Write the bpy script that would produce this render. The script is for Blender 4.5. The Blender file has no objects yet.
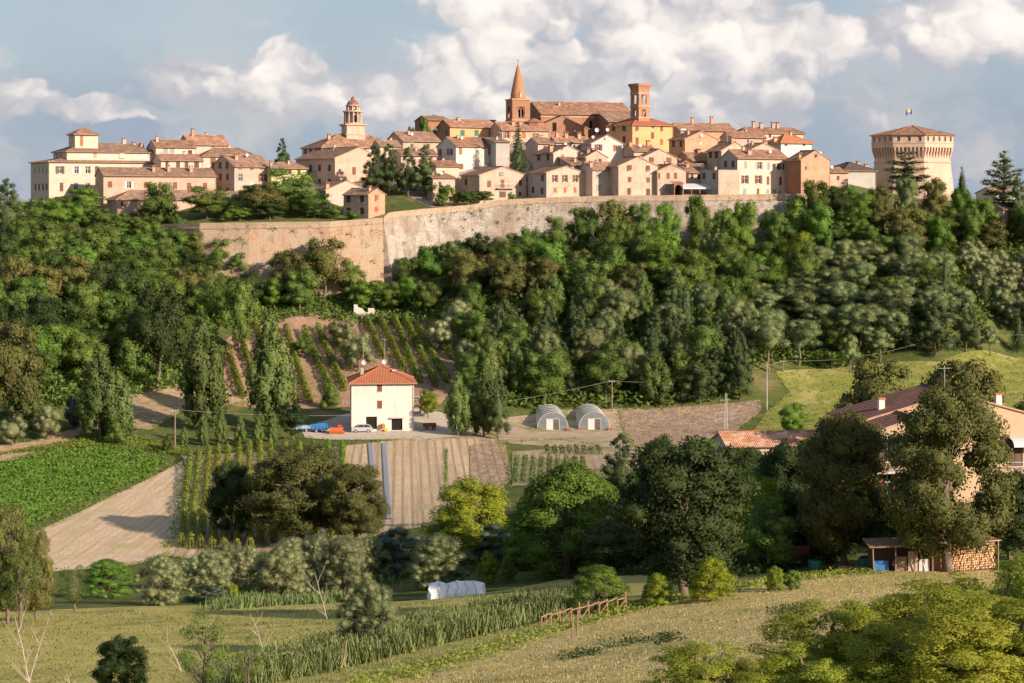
import bpy, bmesh, math, random
import numpy as np
from mathutils import Vector, Matrix
R = math.radians
F = 2000.0; HY = 200.0
sc = bpy.context.scene
col = sc.collection
# ---------------------------------------------------------------- camera
cam_d = bpy.data.cameras.new('camera'); cam = bpy.data.objects.new('camera', cam_d); col.objects.link(cam)
cam.location = (0, 0, 0); cam.rotation_euler = (R(90), 0, 0)
cam_d.lens = F / 1024 * 36; cam_d.sensor_width = 36
cam_d.shift_y = -(341.5 - HY) / 1024
cam_d.clip_start = 0.5; cam_d.clip_end = 30000
sc.camera = cam
# ---------------------------------------------------------------- light
SUN = Vector((0.76, -0.62, 0.37)).normalized()
EL = math.asin(SUN.z); AZ = math.atan2(SUN.x, SUN.y)      # clockwise from +Y
sd = bpy.data.lights.new('sun', 'SUN'); so = bpy.data.objects.new('sun', sd); col.objects.link(so)
sd.energy = 5.0; sd.angle = R(0.5); sd.color = (1.0, 0.80, 0.63)
so.rotation_euler = SUN.to_track_quat('Z', 'Y').to_euler(); so.location = (80, -60, 120)
sc.view_settings.view_transform = 'Standard'; sc.view_settings.look = 'None'
sc.view_settings.gamma = 1.0; sc.view_settings.exposure = 0.66
sc.view_settings.use_curve_mapping = False
sc.cycles.use_denoising = True
sc.cycles.max_bounces = 5; sc.cycles.diffuse_bounces = 3; sc.cycles.transparent_max_bounces = 8
sc.cycles.transmission_bounces = 3; sc.cycles.glossy_bounces = 2
sc.cycles.use_adaptive_sampling = True; sc.cycles.adaptive_threshold = 0.02
# ---------------------------------------------------------------- sky
world = bpy.data.worlds.new('World'); sc.world = world; world.use_nodes = True
BK, BO = 1.15, .52
def build_sky():
    nt = world.node_tree; nt.nodes.clear(); L = nt.links.new
    def n(t, **k):
        x = nt.nodes.new(t)
        for a, v in k.items(): setattr(x, a, v)
        return x
    def val(s, v):
        s.default_value = v
    def m(op, a, b=None, c=None, clamp=False):
        x = n('ShaderNodeMath', operation=op, use_clamp=clamp)
        for i, q in enumerate((a, b, c)):
            if q is None: continue
            if isinstance(q, (int, float)): x.inputs[i].default_value = q
            else: L(q, x.inputs[i])
        return x.outputs[0]
    def vm(op, a, b):
        x = n('ShaderNodeVectorMath', operation=op)
        for i, q in enumerate((a, b)):
            if isinstance(q, tuple): x.inputs[i].default_value = q
            elif q is not None: L(q, x.inputs[i])
        return x
    def mr(v, a, b, c=0.0, d=1.0, t='SMOOTHSTEP'):
        x = n('ShaderNodeMapRange', interpolation_type=t); L(v, x.inputs[0])
        for i, q in enumerate((a, b, c, d)): x.inputs[i + 1].default_value = q
        return x.outputs[0]
    def mixc(f, a, b):
        x = n('ShaderNodeMix', data_type='RGBA'); 
        if isinstance(f, (int, float)): x.inputs[0].default_value = f
        else: L(f, x.inputs[0])
        for i, q in ((6, a), (7, b)):
            if isinstance(q, tuple): x.inputs[i].default_value = (*q, 1)
            else: L(q, x.inputs[i])
        return x.outputs[2]
    sky = n('ShaderNodeTexSky', sky_type='NISHITA'); sky.sun_disc = False
    sky.sun_elevation = EL; sky.sun_rotation = AZ; sky.air_density = 1.0; sky.dust_density = 1.2; sky.ozone_density = 1.2
    tc = n('ShaderNodeTexCoord'); sep = n('ShaderNodeSeparateXYZ'); L(tc.outputs['Generated'], sep.inputs[0])
    az = m('ARCTAN2', sep.outputs[0], sep.outputs[1]); elv = m('ARCSINE', sep.outputs[2])
    cmb = n('ShaderNodeCombineXYZ'); L(az, cmb.inputs[0]); L(m('MULTIPLY', elv, 1.25), cmb.inputs[1]); D = cmb.outputs[0]   # sky longitude / latitude
    def nz(vec, scale, detail, rough=.55, out=0):
        a = n('ShaderNodeTexNoise', noise_dimensions='2D'); L(vec, a.inputs['Vector']); a.inputs['Scale'].default_value = scale; a.inputs['Detail'].default_value = detail; a.inputs['Roughness'].default_value = rough
        return a.outputs[out]
    w2 = vm('SUBTRACT', nz(D, 30, 3, .6, 1), (0.5, 0.5, 0.5)); w3 = vm('SCALE', w2.outputs[0], None); w3.inputs['Scale'].default_value = 0.028
    P = vm('ADD', D, w3.outputs[0]).outputs[0]
    # cumulus banks: centre and half size in sky longitude / latitude, weight
    banks = [(560, -10, 150, 55, 1.0), (470, 62, 75, 34, .8), (690, 50, 140, 62, 1.0), (600, 80, 140, 55, .9), (770, 55, 65, 22, .8), (282, 74, 46, 28, 1.0), (180, 82, 45, 16, .8), (225,92,110,26,.8),
             (395, 98, 90, 24, .95), (520, 108, 120, 26, .8), (700, 112, 110, 24, .7), (20, 104, 50, 22, .85), (110, 108, 90, 16, .75), (840, 38, 70, 20, .62), (1000, 22, 75, 42, 1.0), (930, 50, 80, 25, .6),
             (820, 112, 90, 26, .45), (1200, 40, 100, 50, .9), (-180, 70, 150, 50, .9), (260, -190, 200, 70, .8), (900, -260, 260, 80, .8)]
    sp_ = n('ShaderNodeSeparateXYZ'); L(P, sp_.inputs[0]); X_, Y_ = sp_.outputs[0], sp_.outputs[1]
    acc = None
    for (px, py, ax, ay, wt) in banks:
        cx, cy = math.atan((px-512)/F), math.atan((HY-py)/F)*1.25
        dx = m('MULTIPLY', m('SUBTRACT', X_, cx), F/ax/1.3); dy = m('MULTIPLY', m('SUBTRACT', Y_, cy), F/ay/1.3/1.25)
        g = m('MULTIPLY_ADD', m('ADD', m('MULTIPLY', dx, dx), m('MULTIPLY', dy, dy)), -wt, wt)
        acc = m('MAXIMUM', g, 0.0) if acc is None else m('MAXIMUM', acc, g)
    # elsewhere in the sky: broad banks from plain noise
    els = m('MULTIPLY', m('MULTIPLY', mr(nz(D, 3.2, 3), .52, .66), mr(m('ABSOLUTE', az), .34, .6)), mr(elv, .9, .4))
    acc = m('MAXIMUM', acc, els)
    def vor(vec, scale, detail):
        v = n('ShaderNodeTexVoronoi', voronoi_dimensions='2D', feature='F1'); L(vec, v.inputs['Vector']); v.inputs['Scale'].default_value = scale
        v.inputs['Detail'].default_value = detail; v.inputs['Roughness'].default_value = .5
        return v.outputs['Distance']
    def billow(vec, detail):
        d = vor(vec, 26, detail)
        return m('SUBTRACT', m('MULTIPLY', nz(vec, 12, 7, .55), 1.0), m('MULTIPLY', m('MINIMUM', m('MULTIPLY', d, d), 1.0), .45))
    b0 = billow(P, 2.5)
    Ps = vm('ADD', P, (0.0052, 0.0055, 0)).outputs[0]
    b1 = billow(Ps, 1.5)
    dens = m('ADD', m('MULTIPLY', acc, 1.5), m('SUBTRACT', m('MULTIPLY', b0, BK), BO))
    cover = mr(dens, 0.06, 0.52)
    low = mr(elv, .085, .035)                       # thick grey base layer near the skyline
    wn = nz(D, 8, 5, .6)
    veil = m('MULTIPLY', mr(wn, .36, .62, .6, 1), m('MULTIPLY_ADD', low, .70, .22))
    lit = m('ADD', m('MULTIPLY', m('SUBTRACT', b0, b1), 1.5), m('MULTIPLY', m('SUBTRACT', dens, .35), .40))
    hgt = mr(elv, .040, .085, -.36, .12, 'LINEAR')
    lit = m('ADD', m('ADD', lit, hgt), m('MULTIPLY_ADD', wn, 1.5, -.28))
    lit = mr(lit, -.05, 1.35)
    ccol = mixc(lit, (3.5, 3.55, 3.9), (7.4, 6.75, 6.2))
    skyc = mixc(mr(elv, .11, .42, .72, .04), sky.outputs[0], (2.75, 3.30, 4.05))
    soft = mr(m('ADD', nz(P, 11, 5, .55), m('MULTIPLY', acc, .10)), .41, .64)
    vcol = mixc(soft, (2.40, 2.90, 3.65), (4.2, 4.05, 4.2))
    skyc = mixc(veil, skyc, vcol)
    out = mixc(cover, skyc, ccol)
    world.cycles.sampling_method = 'MANUAL'; world.cycles.sample_map_resolution = 256
    bg = n('ShaderNodeBackground'); L(out, bg.inputs[0]); bg.inputs[1].default_value = 0.093
    o = n('ShaderNodeOutputWorld'); L(bg.outputs[0], o.inputs[0])
build_sky()

# ================================================================ helpers
def xt(px, Y): return (px - 512) / F * Y
def zt(py, Y): return (HY - py) / F * Y
rnd = random.Random(11); rng = np.random.default_rng(7)

def tag(o, label=None, cat=None, group=None, kind=None):
    if label: o['label'] = label
    if cat: o['category'] = cat
    if group: o['group'] = group
    if kind: o['kind'] = kind
    return o
def empty(name, loc, rz=0):
    o = bpy.data.objects.new(name, None); col.objects.link(o); o.location = loc; o.rotation_euler = (0, 0, rz); o.empty_display_size = .3
    return o
class MB:
    def __init__(s): s.v = []; s.f = []; s.m = []; s.mats = []
    def mi(s, mat):
        if mat not in s.mats: s.mats.append(mat)
        return s.mats.index(mat)
    def add(s, vs, fs, mat):
        b = len(s.v); s.v += [tuple(v) for v in vs]; k = s.mi(mat)
        for f in fs: s.f.append(tuple(b + i for i in f)); s.m.append(k)
    def box(s, x0, x1, y0, y1, z0, z1, mat):
        s.add([(x0,y0,z0),(x1,y0,z0),(x1,y1,z0),(x0,y1,z0),(x0,y0,z1),(x1,y0,z1),(x1,y1,z1),(x0,y1,z1)],
              [(3,2,1,0),(4,5,6,7),(0,1,5,4),(1,2,6,5),(2,3,7,6),(3,0,4,7)], mat)
    def quad(s, a, b, c, d, mat): s.add([a,b,c,d], [(0,1,2,3)], mat)
    def slab(s, poly, t, mat, mat2=None):
        n = len(poly); vs = [tuple(p) for p in poly] + [(p[0],p[1],p[2]-t) for p in poly]
        s.add(vs, [tuple(range(n))], mat)
        s.add(vs, [tuple(range(2*n-1, n-1, -1))] + [(i, i+n, (i+1)%n+n, (i+1)%n) for i in range(n)], mat2 or mat)
    def tube(s, pts, rs, mat, n=6, cap=True):
        if isinstance(rs, (int, float)): rs = [rs]*len(pts)
        pts = [Vector(p) for p in pts]; vs = []; 
        for i, p in enumerate(pts):
            t = (pts[min(i+1,len(pts)-1)] - pts[max(i-1,0)]).normalized()
            a = t.orthogonal().normalized() if abs(t.z) < .9 else Vector((1,0,0)); a = (a - t*a.dot(t)).normalized(); b = t.cross(a)
            for k in range(n):
                an = 2*math.pi*k/n; vs.append(p + (a*math.cos(an)+b*math.sin(an))*rs[i])
        fs = [(i*n+k, i*n+(k+1)%n, (i+1)*n+(k+1)%n, (i+1)*n+k) for i in range(len(pts)-1) for k in range(n)]
        if cap: fs += [tuple(range(n-1,-1,-1)), tuple((len(pts)-1)*n+k for k in range(n))]
        s.add(vs, fs, mat)
    def lathe(s, prof, mat, n=16, c=(0,0,0), ph=0):
        vs = [(c[0]+r*math.cos(ph+2*math.pi*k/n), c[1]+r*math.sin(ph+2*math.pi*k/n), c[2]+z) for r, z in prof for k in range(n)]
        fs = [(i*n+k, i*n+(k+1)%n, (i+1)*n+(k+1)%n, (i+1)*n+k) for i in range(len(prof)-1) for k in range(n)]
        fs += [tuple(range(n-1,-1,-1)), tuple((len(prof)-1)*n+k for k in range(n))]
        s.add(vs, fs, mat)
    def xf(s, M):
        s.v = [tuple(M @ Vector(v)) for v in s.v]; return s
    def mesh(s, name, smooth=False):
        me = bpy.data.meshes.new(name); me.from_pydata(s.v, [], s.f)
        for m_ in s.mats: me.materials.append(m_)
        me.polygons.foreach_set('material_index', s.m)
        if smooth: me.polygons.foreach_set('use_smooth', [True]*len(s.f))
        me.update(); return me
    def build(s, name, parent=None, smooth=False, loc=None, rz=0):
        o = bpy.data.objects.new(name, s.mesh(name, smooth)); col.objects.link(o)
        if parent: o.parent = parent
        if loc is not None: o.location = loc
        o.rotation_euler = (0,0,rz)
        return o
def inst(me, name, parent=None, loc=(0,0,0), rz=0, scale=(1,1,1)):
    o = bpy.data.objects.new(name, me); col.objects.link(o); o.parent = parent
    o.location = loc; o.rotation_euler = (0,0,rz); o.scale = scale; return o

# ---------------------------------------------------------------- materials
def newmat(name):
    m_ = bpy.data.materials.new(name); m_.use_nodes = True; nt = m_.node_tree; nt.nodes.clear()
    return m_, nt
def nd(nt, t, **k):
    x = nt.nodes.new(t)
    for a, v in k.items(): setattr(x, a, v)
    return x
def noise(nt, vec, scale, detail=4, rough=.55):
    x = nd(nt, 'ShaderNodeTexNoise'); nt.links.new(vec, x.inputs['Vector']); x.inputs['Scale'].default_value = scale
    x.inputs['Detail'].default_value = detail; x.inputs['Roughness'].default_value = rough; return x.outputs[0]
def mrange(nt, v, a, b, c=0., d=1.):
    x = nd(nt, 'ShaderNodeMapRange'); nt.links.new(v, x.inputs[0])
    for i, q in enumerate((a,b,c,d)): x.inputs[i+1].default_value = q
    return x.outputs[0]
def mixcol(nt, f, a, b, blend='MIX'):
    x = nd(nt, 'ShaderNodeMix', data_type='RGBA', blend_type=blend)
    if isinstance(f, (int,float)): x.inputs[0].default_value = f
    else: nt.links.new(f, x.inputs[0])
    for i, q in ((6,a),(7,b)):
        if isinstance(q, tuple): x.inputs[i].default_value = (*q[:3],1)
        else: nt.links.new(q, x.inputs[i])
    return x.outputs[2]
def finish(m_, nt, colr, rough=.9, bump=None, bs=.3, bd=.1, spec=.2, metal=0, trans=0, tcol=None, alpha=None):
    b = nd(nt, 'ShaderNodeBsdfPrincipled'); L = nt.links.new
    if isinstance(colr, tuple): b.inputs['Base Color'].default_value = (*colr[:3],1)
    else: L(colr, b.inputs['Base Color'])
    b.inputs['Roughness'].default_value = rough; b.inputs['Specular IOR Level'].default_value = spec; b.inputs['Metallic'].default_value = metal
    if alpha is not None: b.inputs['Alpha'].default_value = alpha
    if bump is not None:
        bn = nd(nt, 'ShaderNodeBump'); bn.inputs['Strength'].default_value = bs; bn.inputs['Distance'].default_value = bd; L(bump, bn.inputs['Height']); L(bn.outputs[0], b.inputs['Normal'])
    s = b.outputs[0]
    if trans:
        t = nd(nt, 'ShaderNodeBsdfTranslucent'); 
        c_ = tcol or colr
        if isinstance(c_, tuple): t.inputs[0].default_value = (*c_[:3],1)
        else: L(c_, t.inputs[0])
        mx = nd(nt, 'ShaderNodeMixShader'); mx.inputs[0].default_value = trans; L(s, mx.inputs[1]); L(t.outputs[0], mx.inputs[2]); s = mx.outputs[0]
    o = nd(nt, 'ShaderNodeOutputMaterial'); L(s, o.inputs[0]); return m_
def coords(nt, kind='Object', scale=(1,1,1), rot=(0,0,0)):
    t = nd(nt, 'ShaderNodeTexCoord'); mp = nd(nt, 'ShaderNodeMapping'); nt.links.new(t.outputs[kind], mp.inputs[0])
    mp.inputs['Scale'].default_value = scale; mp.inputs['Rotation'].default_value = rot; return mp.outputs[0]
def plain(name, c, rough=.7, spec=.3, metal=0, var=.15, sc_=3):
    m_, nt = newmat(name); v = coords(nt); a = noise(nt, v, sc_, 3)
    d = tuple(q*(1-var) for q in c); e = tuple(min(1,q*(1+var)) for q in c)
    return finish(m_, nt, mixcol(nt, mrange(nt, a, .3, .7), d, e), rough, spec=spec, metal=metal)
def wallmat(name, c1, c2, c3, amt=.5):
    """old render / masonry: two tones in blotches plus worn patches of a third"""
    m_, nt = newmat(name); v = coords(nt); v2 = coords(nt, scale=(1,1,.35)); L = nt.links.new
    oi = nd(nt, 'ShaderNodeObjectInfo')
    a = noise(nt, v, .45, 5, .6); b = noise(nt, v, 2.6, 4, .7); s = noise(nt, v2, 1.1, 5, .7)
    c = mixcol(nt, mrange(nt, a, .38, .62), c1, c2)
    c = mixcol(nt, mrange(nt, s, .50, .64, 0, amt), c, c3)
    c = mixcol(nt, mrange(nt, b, .35, .65, 0, .30), c, tuple(q*.68 for q in c1))
    h = nd(nt, 'ShaderNodeHueSaturation'); L(c, h.inputs['Color']); L(mrange(nt, oi.outputs['Random'], 0, 1, .90, 1.08), h.inputs['Value'])
    return finish(m_, nt, h.outputs[0], .93, noise(nt, v, 5, 3), .35, .06, spec=.1)
def roofmat(name, c1, c2, c3, rows=True):
    m_, nt = newmat(name); v = coords(nt); L = nt.links.new
    oi = nd(nt, 'ShaderNodeObjectInfo')
    vo = nd(nt, 'ShaderNodeTexVoronoi'); L(v, vo.inputs['Vector']); vo.inputs['Scale'].default_value = 1.7
    sp = nd(nt, 'ShaderNodeSeparateColor'); L(vo.outputs['Color'], sp.inputs[0])
    a = noise(nt, v, .55, 5, .65)
    c = mixcol(nt, mrange(nt, sp.outputs[0], .1, .9), c1, c2)
    c = mixcol(nt, mrange(nt, a, .44, .60, 0, .85), c, c3)
    c = mixcol(nt, mrange(nt, noise(nt, v, 1.6, 5, .7), .58, .70, 0, .6), c, tuple(min(1,q*1.5+.06) for q in c2))
    wv = nd(nt, 'ShaderNodeTexWave', bands_direction='X'); L(v, wv.inputs['Vector']); wv.inputs['Scale'].default_value = 1.1; wv.inputs['Distortion'].default_value = .6
    c = mixcol(nt, mrange(nt, wv.outputs['Fac'], 0, .5, .45, 0), c, tuple(q*.5 for q in c1))
    h = nd(nt, 'ShaderNodeHueSaturation'); L(c, h.inputs['Color']); L(mrange(nt, oi.outputs['Random'], 0, 1, .82, 1.12), h.inputs['Value'])
    return finish(m_, nt, h.outputs[0], .92, wv.outputs['Fac'], .5, .12, spec=.1)
def leafmat(name, c1, c2, trans=.25, hv=.25, sat=1.0):
    """each tree its own tone (object random), leaf clumps vary, leaves let some light through"""
    m_, nt = newmat(name); L = nt.links.new; v = coords(nt)
    oi = nd(nt, 'ShaderNodeObjectInfo'); g = nd(nt, 'ShaderNodeNewGeometry')
    a = noise(nt, v, .55, 2)
    f = nd(nt, 'ShaderNodeMath', operation='ADD'); L(mrange(nt, a, .35, .65, 0, .6), f.inputs[0]); L(mrange(nt, g.outputs['Random Per Island'], 0, 1, -.1, .5), f.inputs[1])
    c = mixcol(nt, f.outputs[0], c1, c2)
    h = nd(nt, 'ShaderNodeHueSaturation'); L(c, h.inputs['Color'])
    L(mrange(nt, oi.outputs['Random'], 0, 1, .485, .515), h.inputs['Hue'])
    w_ = nd(nt, 'ShaderNodeMath', operation='FRACT'); k_ = nd(nt, 'ShaderNodeMath', operation='MULTIPLY'); L(oi.outputs['Random'], k_.inputs[0]); k_.inputs[1].default_value = 7.31; L(k_.outputs[0], w_.inputs[0])
    L(mrange(nt, w_.outputs[0], 0, 1, 1-hv, 1+hv), h.inputs['Value']); h.inputs['Saturation'].default_value = sat
    tc_ = mixcol(nt, 1.0, h.outputs[0], (1.5,1.5,.7), 'MULTIPLY')
    return finish(m_, nt, h.outputs[0], .65, spec=.15, trans=trans, tcol=tc_)

M = {}
M['cream'] = wallmat('cream_render', (.62,.485,.385), (.67,.53,.42), (.50,.37,.28))
M['pale'] = wallmat('pale_render', (.56,.43,.355), (.48,.36,.295), (.36,.265,.22))
M['white'] = wallmat('white_render', (.66,.61,.56), (.60,.55,.49), (.47,.41,.36), .6)
M['pinkbrick'] = wallmat('pale_pink_brick', (.50,.34,.26), (.57,.41,.315), (.40,.27,.205))
M['brick'] = wallmat('orange_brick', (.47,.28,.18), (.53,.35,.24), (.38,.23,.16))
M['redbrick'] = wallmat('dark_red_or_shade_brick', (.29,.155,.10), (.35,.19,.12), (.24,.13,.09))
M['tan'] = wallmat('tan_stone', (.49,.375,.29), (.56,.44,.34), (.35,.255,.195), .7)
M['stone'] = wallmat('grey_stone', (.48,.41,.33), (.40,.34,.27), (.33,.27,.21), .6)
M['ochre'] = wallmat('yellow_ochre_render', (.60,.355,.165), (.66,.40,.20), (.52,.36,.2), .3)
M['orange'] = wallmat('orange_or_shade_render', (.58,.33,.17), (.62,.38,.21), (.48,.29,.18), .3)
M['pink'] = wallmat('pink_render', (.60,.44,.37), (.64,.49,.41), (.50,.38,.31), .4)
M['grey'] = wallmat('grey_or_shade_render', (.42,.40,.37), (.36,.34,.31), (.30,.28,.26), .4)  # true grey on some houses, painted shade on other walls
M['green'] = wallmat('lichen_green_render', (.50,.48,.20), (.56,.52,.30), (.34,.38,.14), .5)
M['yellow'] = wallmat('pale_yellow_render', (.47,.345,.22), (.51,.38,.25), (.40,.30,.21), .2)
M['tile'] = roofmat('old_clay_tile', (.29,.145,.09), (.50,.29,.18), (.22,.15,.12))
M['tile2'] = roofmat('greyed_clay_tile', (.26,.15,.10), (.42,.27,.185), (.19,.145,.12))
M['tile3'] = roofmat('fresh_orange_tile', (.46,.17,.08), (.52,.22,.11), (.36,.16,.09))
M['tilered'] = roofmat('red_orange_tile', (.40,.125,.07), (.45,.16,.09), (.34,.17,.09))
M['tiledark'] = roofmat('dark_slate_brown_tile', (.10,.075,.065), (.14,.10,.085), (.09,.08,.075))
M['tilebrown'] = roofmat('mauve_brown_tile', (.21,.105,.08), (.26,.135,.10), (.17,.10,.08))
M['tilemix'] = roofmat('patched_pale_and_orange_tile', (.50,.20,.09), (.62,.48,.36), (.34,.15,.09))
M['eave'] = plain('tile_edge_and_mortar', (.42,.27,.19), .9, .1)
M['glass'] = plain('window_glass', (.035,.04,.045), .15, .5)
M['shade'] = plain('painted_interior_shade', (.02,.018,.016), .9, .1)  # near-black sheet colour standing in for the shade inside openings
M['shut_r'] = plain('red_brown_shutter', (.20,.07,.04), .6)
M['shut_o'] = plain('orange_shutter', (.36,.12,.05), .6)
M['shut_g'] = plain('green_shutter', (.03,.16,.10), .6)
M['shut_w'] = plain('white_shutter', (.62,.60,.55), .6)
M['shut_d'] = plain('dark_brown_shutter', (.10,.06,.045), .6)
M['shut_grey'] = plain('grey_shutter', (.30,.30,.29), .6)
M['frame'] = plain('stone_surround', (.50,.43,.34), .9)
M['wframe'] = plain('white_frame', (.65,.63,.58), .6)
M['wood'] = plain('weathered_wood', (.24,.17,.12), .9, .1)
M['bark'] = plain('tree_bark', (.16,.125,.095), .95, .1, var=.35, sc_=6)
M['paleb'] = plain('pale_dead_bark', (.42,.36,.30), .95, .1, var=.2, sc_=6)
M['metal'] = plain('galvanised_metal', (.45,.45,.44), .5, .5, .4)
M['concrete'] = plain('concrete', (.42,.38,.33), .95, .1)
M['blue'] = plain('blue_paint', (.03,.16,.42), .45, .5)
M['bluet'] = plain('light_blue_sheet', (.22,.38,.55), .6, .3)
M['orangep'] = plain('orange_paint', (.60,.13,.03), .45, .5)
M['redp'] = plain('red_paint', (.45,.05,.03), .5, .4)
M['silver'] = plain('silver_car_paint', (.48,.50,.52), .3, .6, .3, var=.03)
M['whitep'] = plain('white_plastic_sheet', (.52,.53,.54), .5, .4, var=.08)
M['black'] = plain('black_rubber', (.02,.02,.02), .8, .2)
M['greenp'] = plain('green_tarpaulin', (.03,.20,.13), .6, .3)
M['rust'] = plain('rusty_red_metal', (.30,.09,.04), .8, .2, var=.3)
M['yellowp'] = plain('yellow_paint', (.65,.45,.05), .5, .4)
# ================================================================ terrain
A_PTS = [(0,683,115),(200,683,112),(340,683,103),(512,683,88),(700,683,76),(900,683,66),(1024,683,62),(-200,683,115),(1200,683,62),
 (300,640,135),(0,640,140),(-200,640,140),(150,600,185),(0,610,175),(420,600,185),(300,598,202),(60,575,232),(180,545,255),(0,530,262),(-200,530,262),
 (180,465,315),(60,462,318),(0,450,328),(-200,450,328),(170,440,335),(0,420,345),(300,548,250),(300,445,335),(420,520,265),(420,440,338),(380,432,348),(450,430,352),
 (550,428,365),(510,490,285),(600,475,298),(600,430,365),(650,445,340),(740,400,388),(640,405,385),(800,430,360),(850,370,425),(760,365,425),(1000,350,430),(1020,400,385),(940,400,385),
 (1250,350,430),(1250,400,385),(560,628,122),(700,592,138),(890,570,150),(1010,570,152),(1250,565,152),(800,630,100),(620,660,98),(950,610,105),
 (560,600,150),(600,578,180),(640,568,195),(520,572,205),(870,520,178),(1000,520,178),(1250,520,178),(750,560,180),(850,500,230),(740,470,270),(900,460,290),(1100,460,290),(650,500,240),
 (20,400,355),(100,400,362),(200,400,368),(20,330,400),(120,330,400),(60,260,440),(60,215,462),(-150,300,420),(-150,240,470),(-150,210,500),
 (230,405,372),(300,405,375),(420,400,378),(440,385,388),(240,320,425),(300,315,430),(400,315,432),(440,320,425),
 (250,282,445),(330,285,446),(388,285,447),(400,262,453),(500,240,460),(600,240,460),(700,240,460),(790,238,462),
 (850,230,455),(920,240,460),(1000,230,470),(1200,240,470),(850,300,425),(950,300,430),(1200,300,430),(700,300,430),(600,300,430),(500,300,430),
 (650,380,395),(520,390,388),(750,340,415),(850,345,425)]
C_PTS = [(120,226,459),(70,212,468),(20,208,474),(-150,206,492),(850,215,470),(900,208,478),(1000,212,480),(1200,215,482),(900,195,505),(1000,203,500),(1200,205,505)]
B_PTS = [(160,224,456),(200,223,450),(250,223,448),(330,222,448),(380,218,451),(400,212,456),(440,208,461),(470,206,463),(500,200,464),(560,197.5,465),(620,196,465),(700,196,465),(790,194.5,466),(825,194,474),
 (40,207,482),(100,210,474),(230,199,472),(340,190,482),(440,172,487),(500,147,507),(580,138,522),(640,150,512),(660,172,484),(700,172,486),(760,156,502),(810,176,492),(850,190,484)] + [(x,y,473) for x,y in ((480,202),(520,199),(560,198),(600,197),(640,197),(680,197),(720,197),(760,197),(800,197))] + [(540,166,490),(600,166,490)]
W_PTS = [(x, 600, -8) for x in (-260,-100,60,220)] + [(x, 700, -35) for x in (-260,-100,60,220)]
NEAR = [(0,0,-1.7),(0,40,-11.5),(-60,0,-4),(60,0,-1),(-60,50,-16),(60,30,-8),(-140,60,-22)]
def p2w(l): return [(xt(a,c), c, zt(b,c)) for a,b,c in l]
def tps(pts, lam=.002):
    P = np.array(pts, float); X = P[:, :2] / 100; n = len(X)
    d = np.linalg.norm(X[:,None]-X[None], axis=2); K = np.where(d>0, d*d*np.log(d+1e-12), 0) + lam*np.eye(n)
    Q = np.hstack([np.ones((n,1)), X]); S = np.zeros((n+3,n+3)); S[:n,:n]=K; S[:n,n:]=Q; S[n:,:n]=Q.T
    w = np.linalg.solve(S, np.concatenate([P[:,2], np.zeros(3)]))
    def f(x, y):
        x = np.asarray(x)/100; y = np.asarray(y)/100; out = w[n] + w[n+1]*x + w[n+2]*y
        for i in range(n):
            r2 = (x-X[i,0])**2 + (y-X[i,1])**2; out = out + w[i]*.5*r2*np.log(r2+1e-12)
        return out
    return f
fA = tps(p2w(A_PTS) + p2w(C_PTS) + W_PTS + NEAR)
fB = tps(p2w(B_PTS) + p2w(C_PTS) + W_PTS)
# town wall line: px, depth, top py, base py
WALL = [(150,456,224.5,262),(200,446,223,272),(250,444,222.5,284),(330,444,221.5,287),(383,446,217.5,289),
        (388,449,212.5,280),(400,452,211,268),(440,457,207.5,256),(470,459,205,248),(500,460,199.5,245),(560,461,196.8,244),(620,461,195.3,244),(700,461,195,243),(790,462,193.8,242),(822,470,193.5,240)]
LINE = [(-1500,700),(-400,520)] + [(xt(a,b),b) for a,b in ((-150,490),(20,472),(120,459))] + [(xt(w[0],w[1]),w[1]) for w in WALL] + [(xt(900,477),477),(xt(1200,480),480),(400,520),(1500,700)]
LX = np.array([p[0] for p in LINE]); LY = np.array([p[1] for p in LINE])
o_ = np.argsort(LX); LX = LX[o_]; LY = LY[o_]
def height_raw(x, y):
    a = fA(x, y); b = fB(x, y); t = np.clip((y - np.interp(x, LX, LY) - .6)/2.2, 0, 1); t = t*t*(3-2*t)
    z = a*(1-t) + b*t
    r = np.maximum(np.maximum(np.abs(x)-230, 0)/120, np.maximum(y-620, 0)/150); r = np.maximum(r, np.maximum(-20-y, 0)/60); r = np.clip(r, 0, 1); r = r*r*(3-2*r)
    und = 2.0*np.sin(x/90+1)*np.cos(y/130)
    return z*(1-r) + (-46+4*und)*r
ST = 2.0
GX = np.arange(-240, 240+ST, ST); GY = np.arange(-20, 640+ST, ST)
GZ = height_raw(*np.meshgrid(GX, GY))
def hz(x, y):
    x = min(max(x, GX[0]+.01), GX[-1]-.01); y = min(max(y, GY[0]+.01), GY[-1]-.01)
    i = (x-GX[0])/ST; j = (y-GY[0])/ST; i0 = int(i); j0 = int(j); a = i-i0; b = j-j0
    return float(GZ[j0,i0]*(1-a)*(1-b)+GZ[j0,i0+1]*a*(1-b)+GZ[j0+1,i0]*(1-a)*b+GZ[j0+1,i0+1]*a*b)
def gp(px, py, y0=50, y1=620):
    """first ground point met by the line of sight through (px, py)"""
    Y = y0
    while Y < y1:
        if hz(xt(px,Y), Y) >= zt(py,Y): break
        Y += 1.5
    lo, hi = Y-1.5, Y
    for _ in range(12):
        m_ = (lo+hi)/2
        if hz(xt(px,m_), m_) >= zt(py,m_): hi = m_
        else: lo = m_
    return Vector((xt(px,hi), hi, hz(xt(px,hi), hi)))
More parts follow.
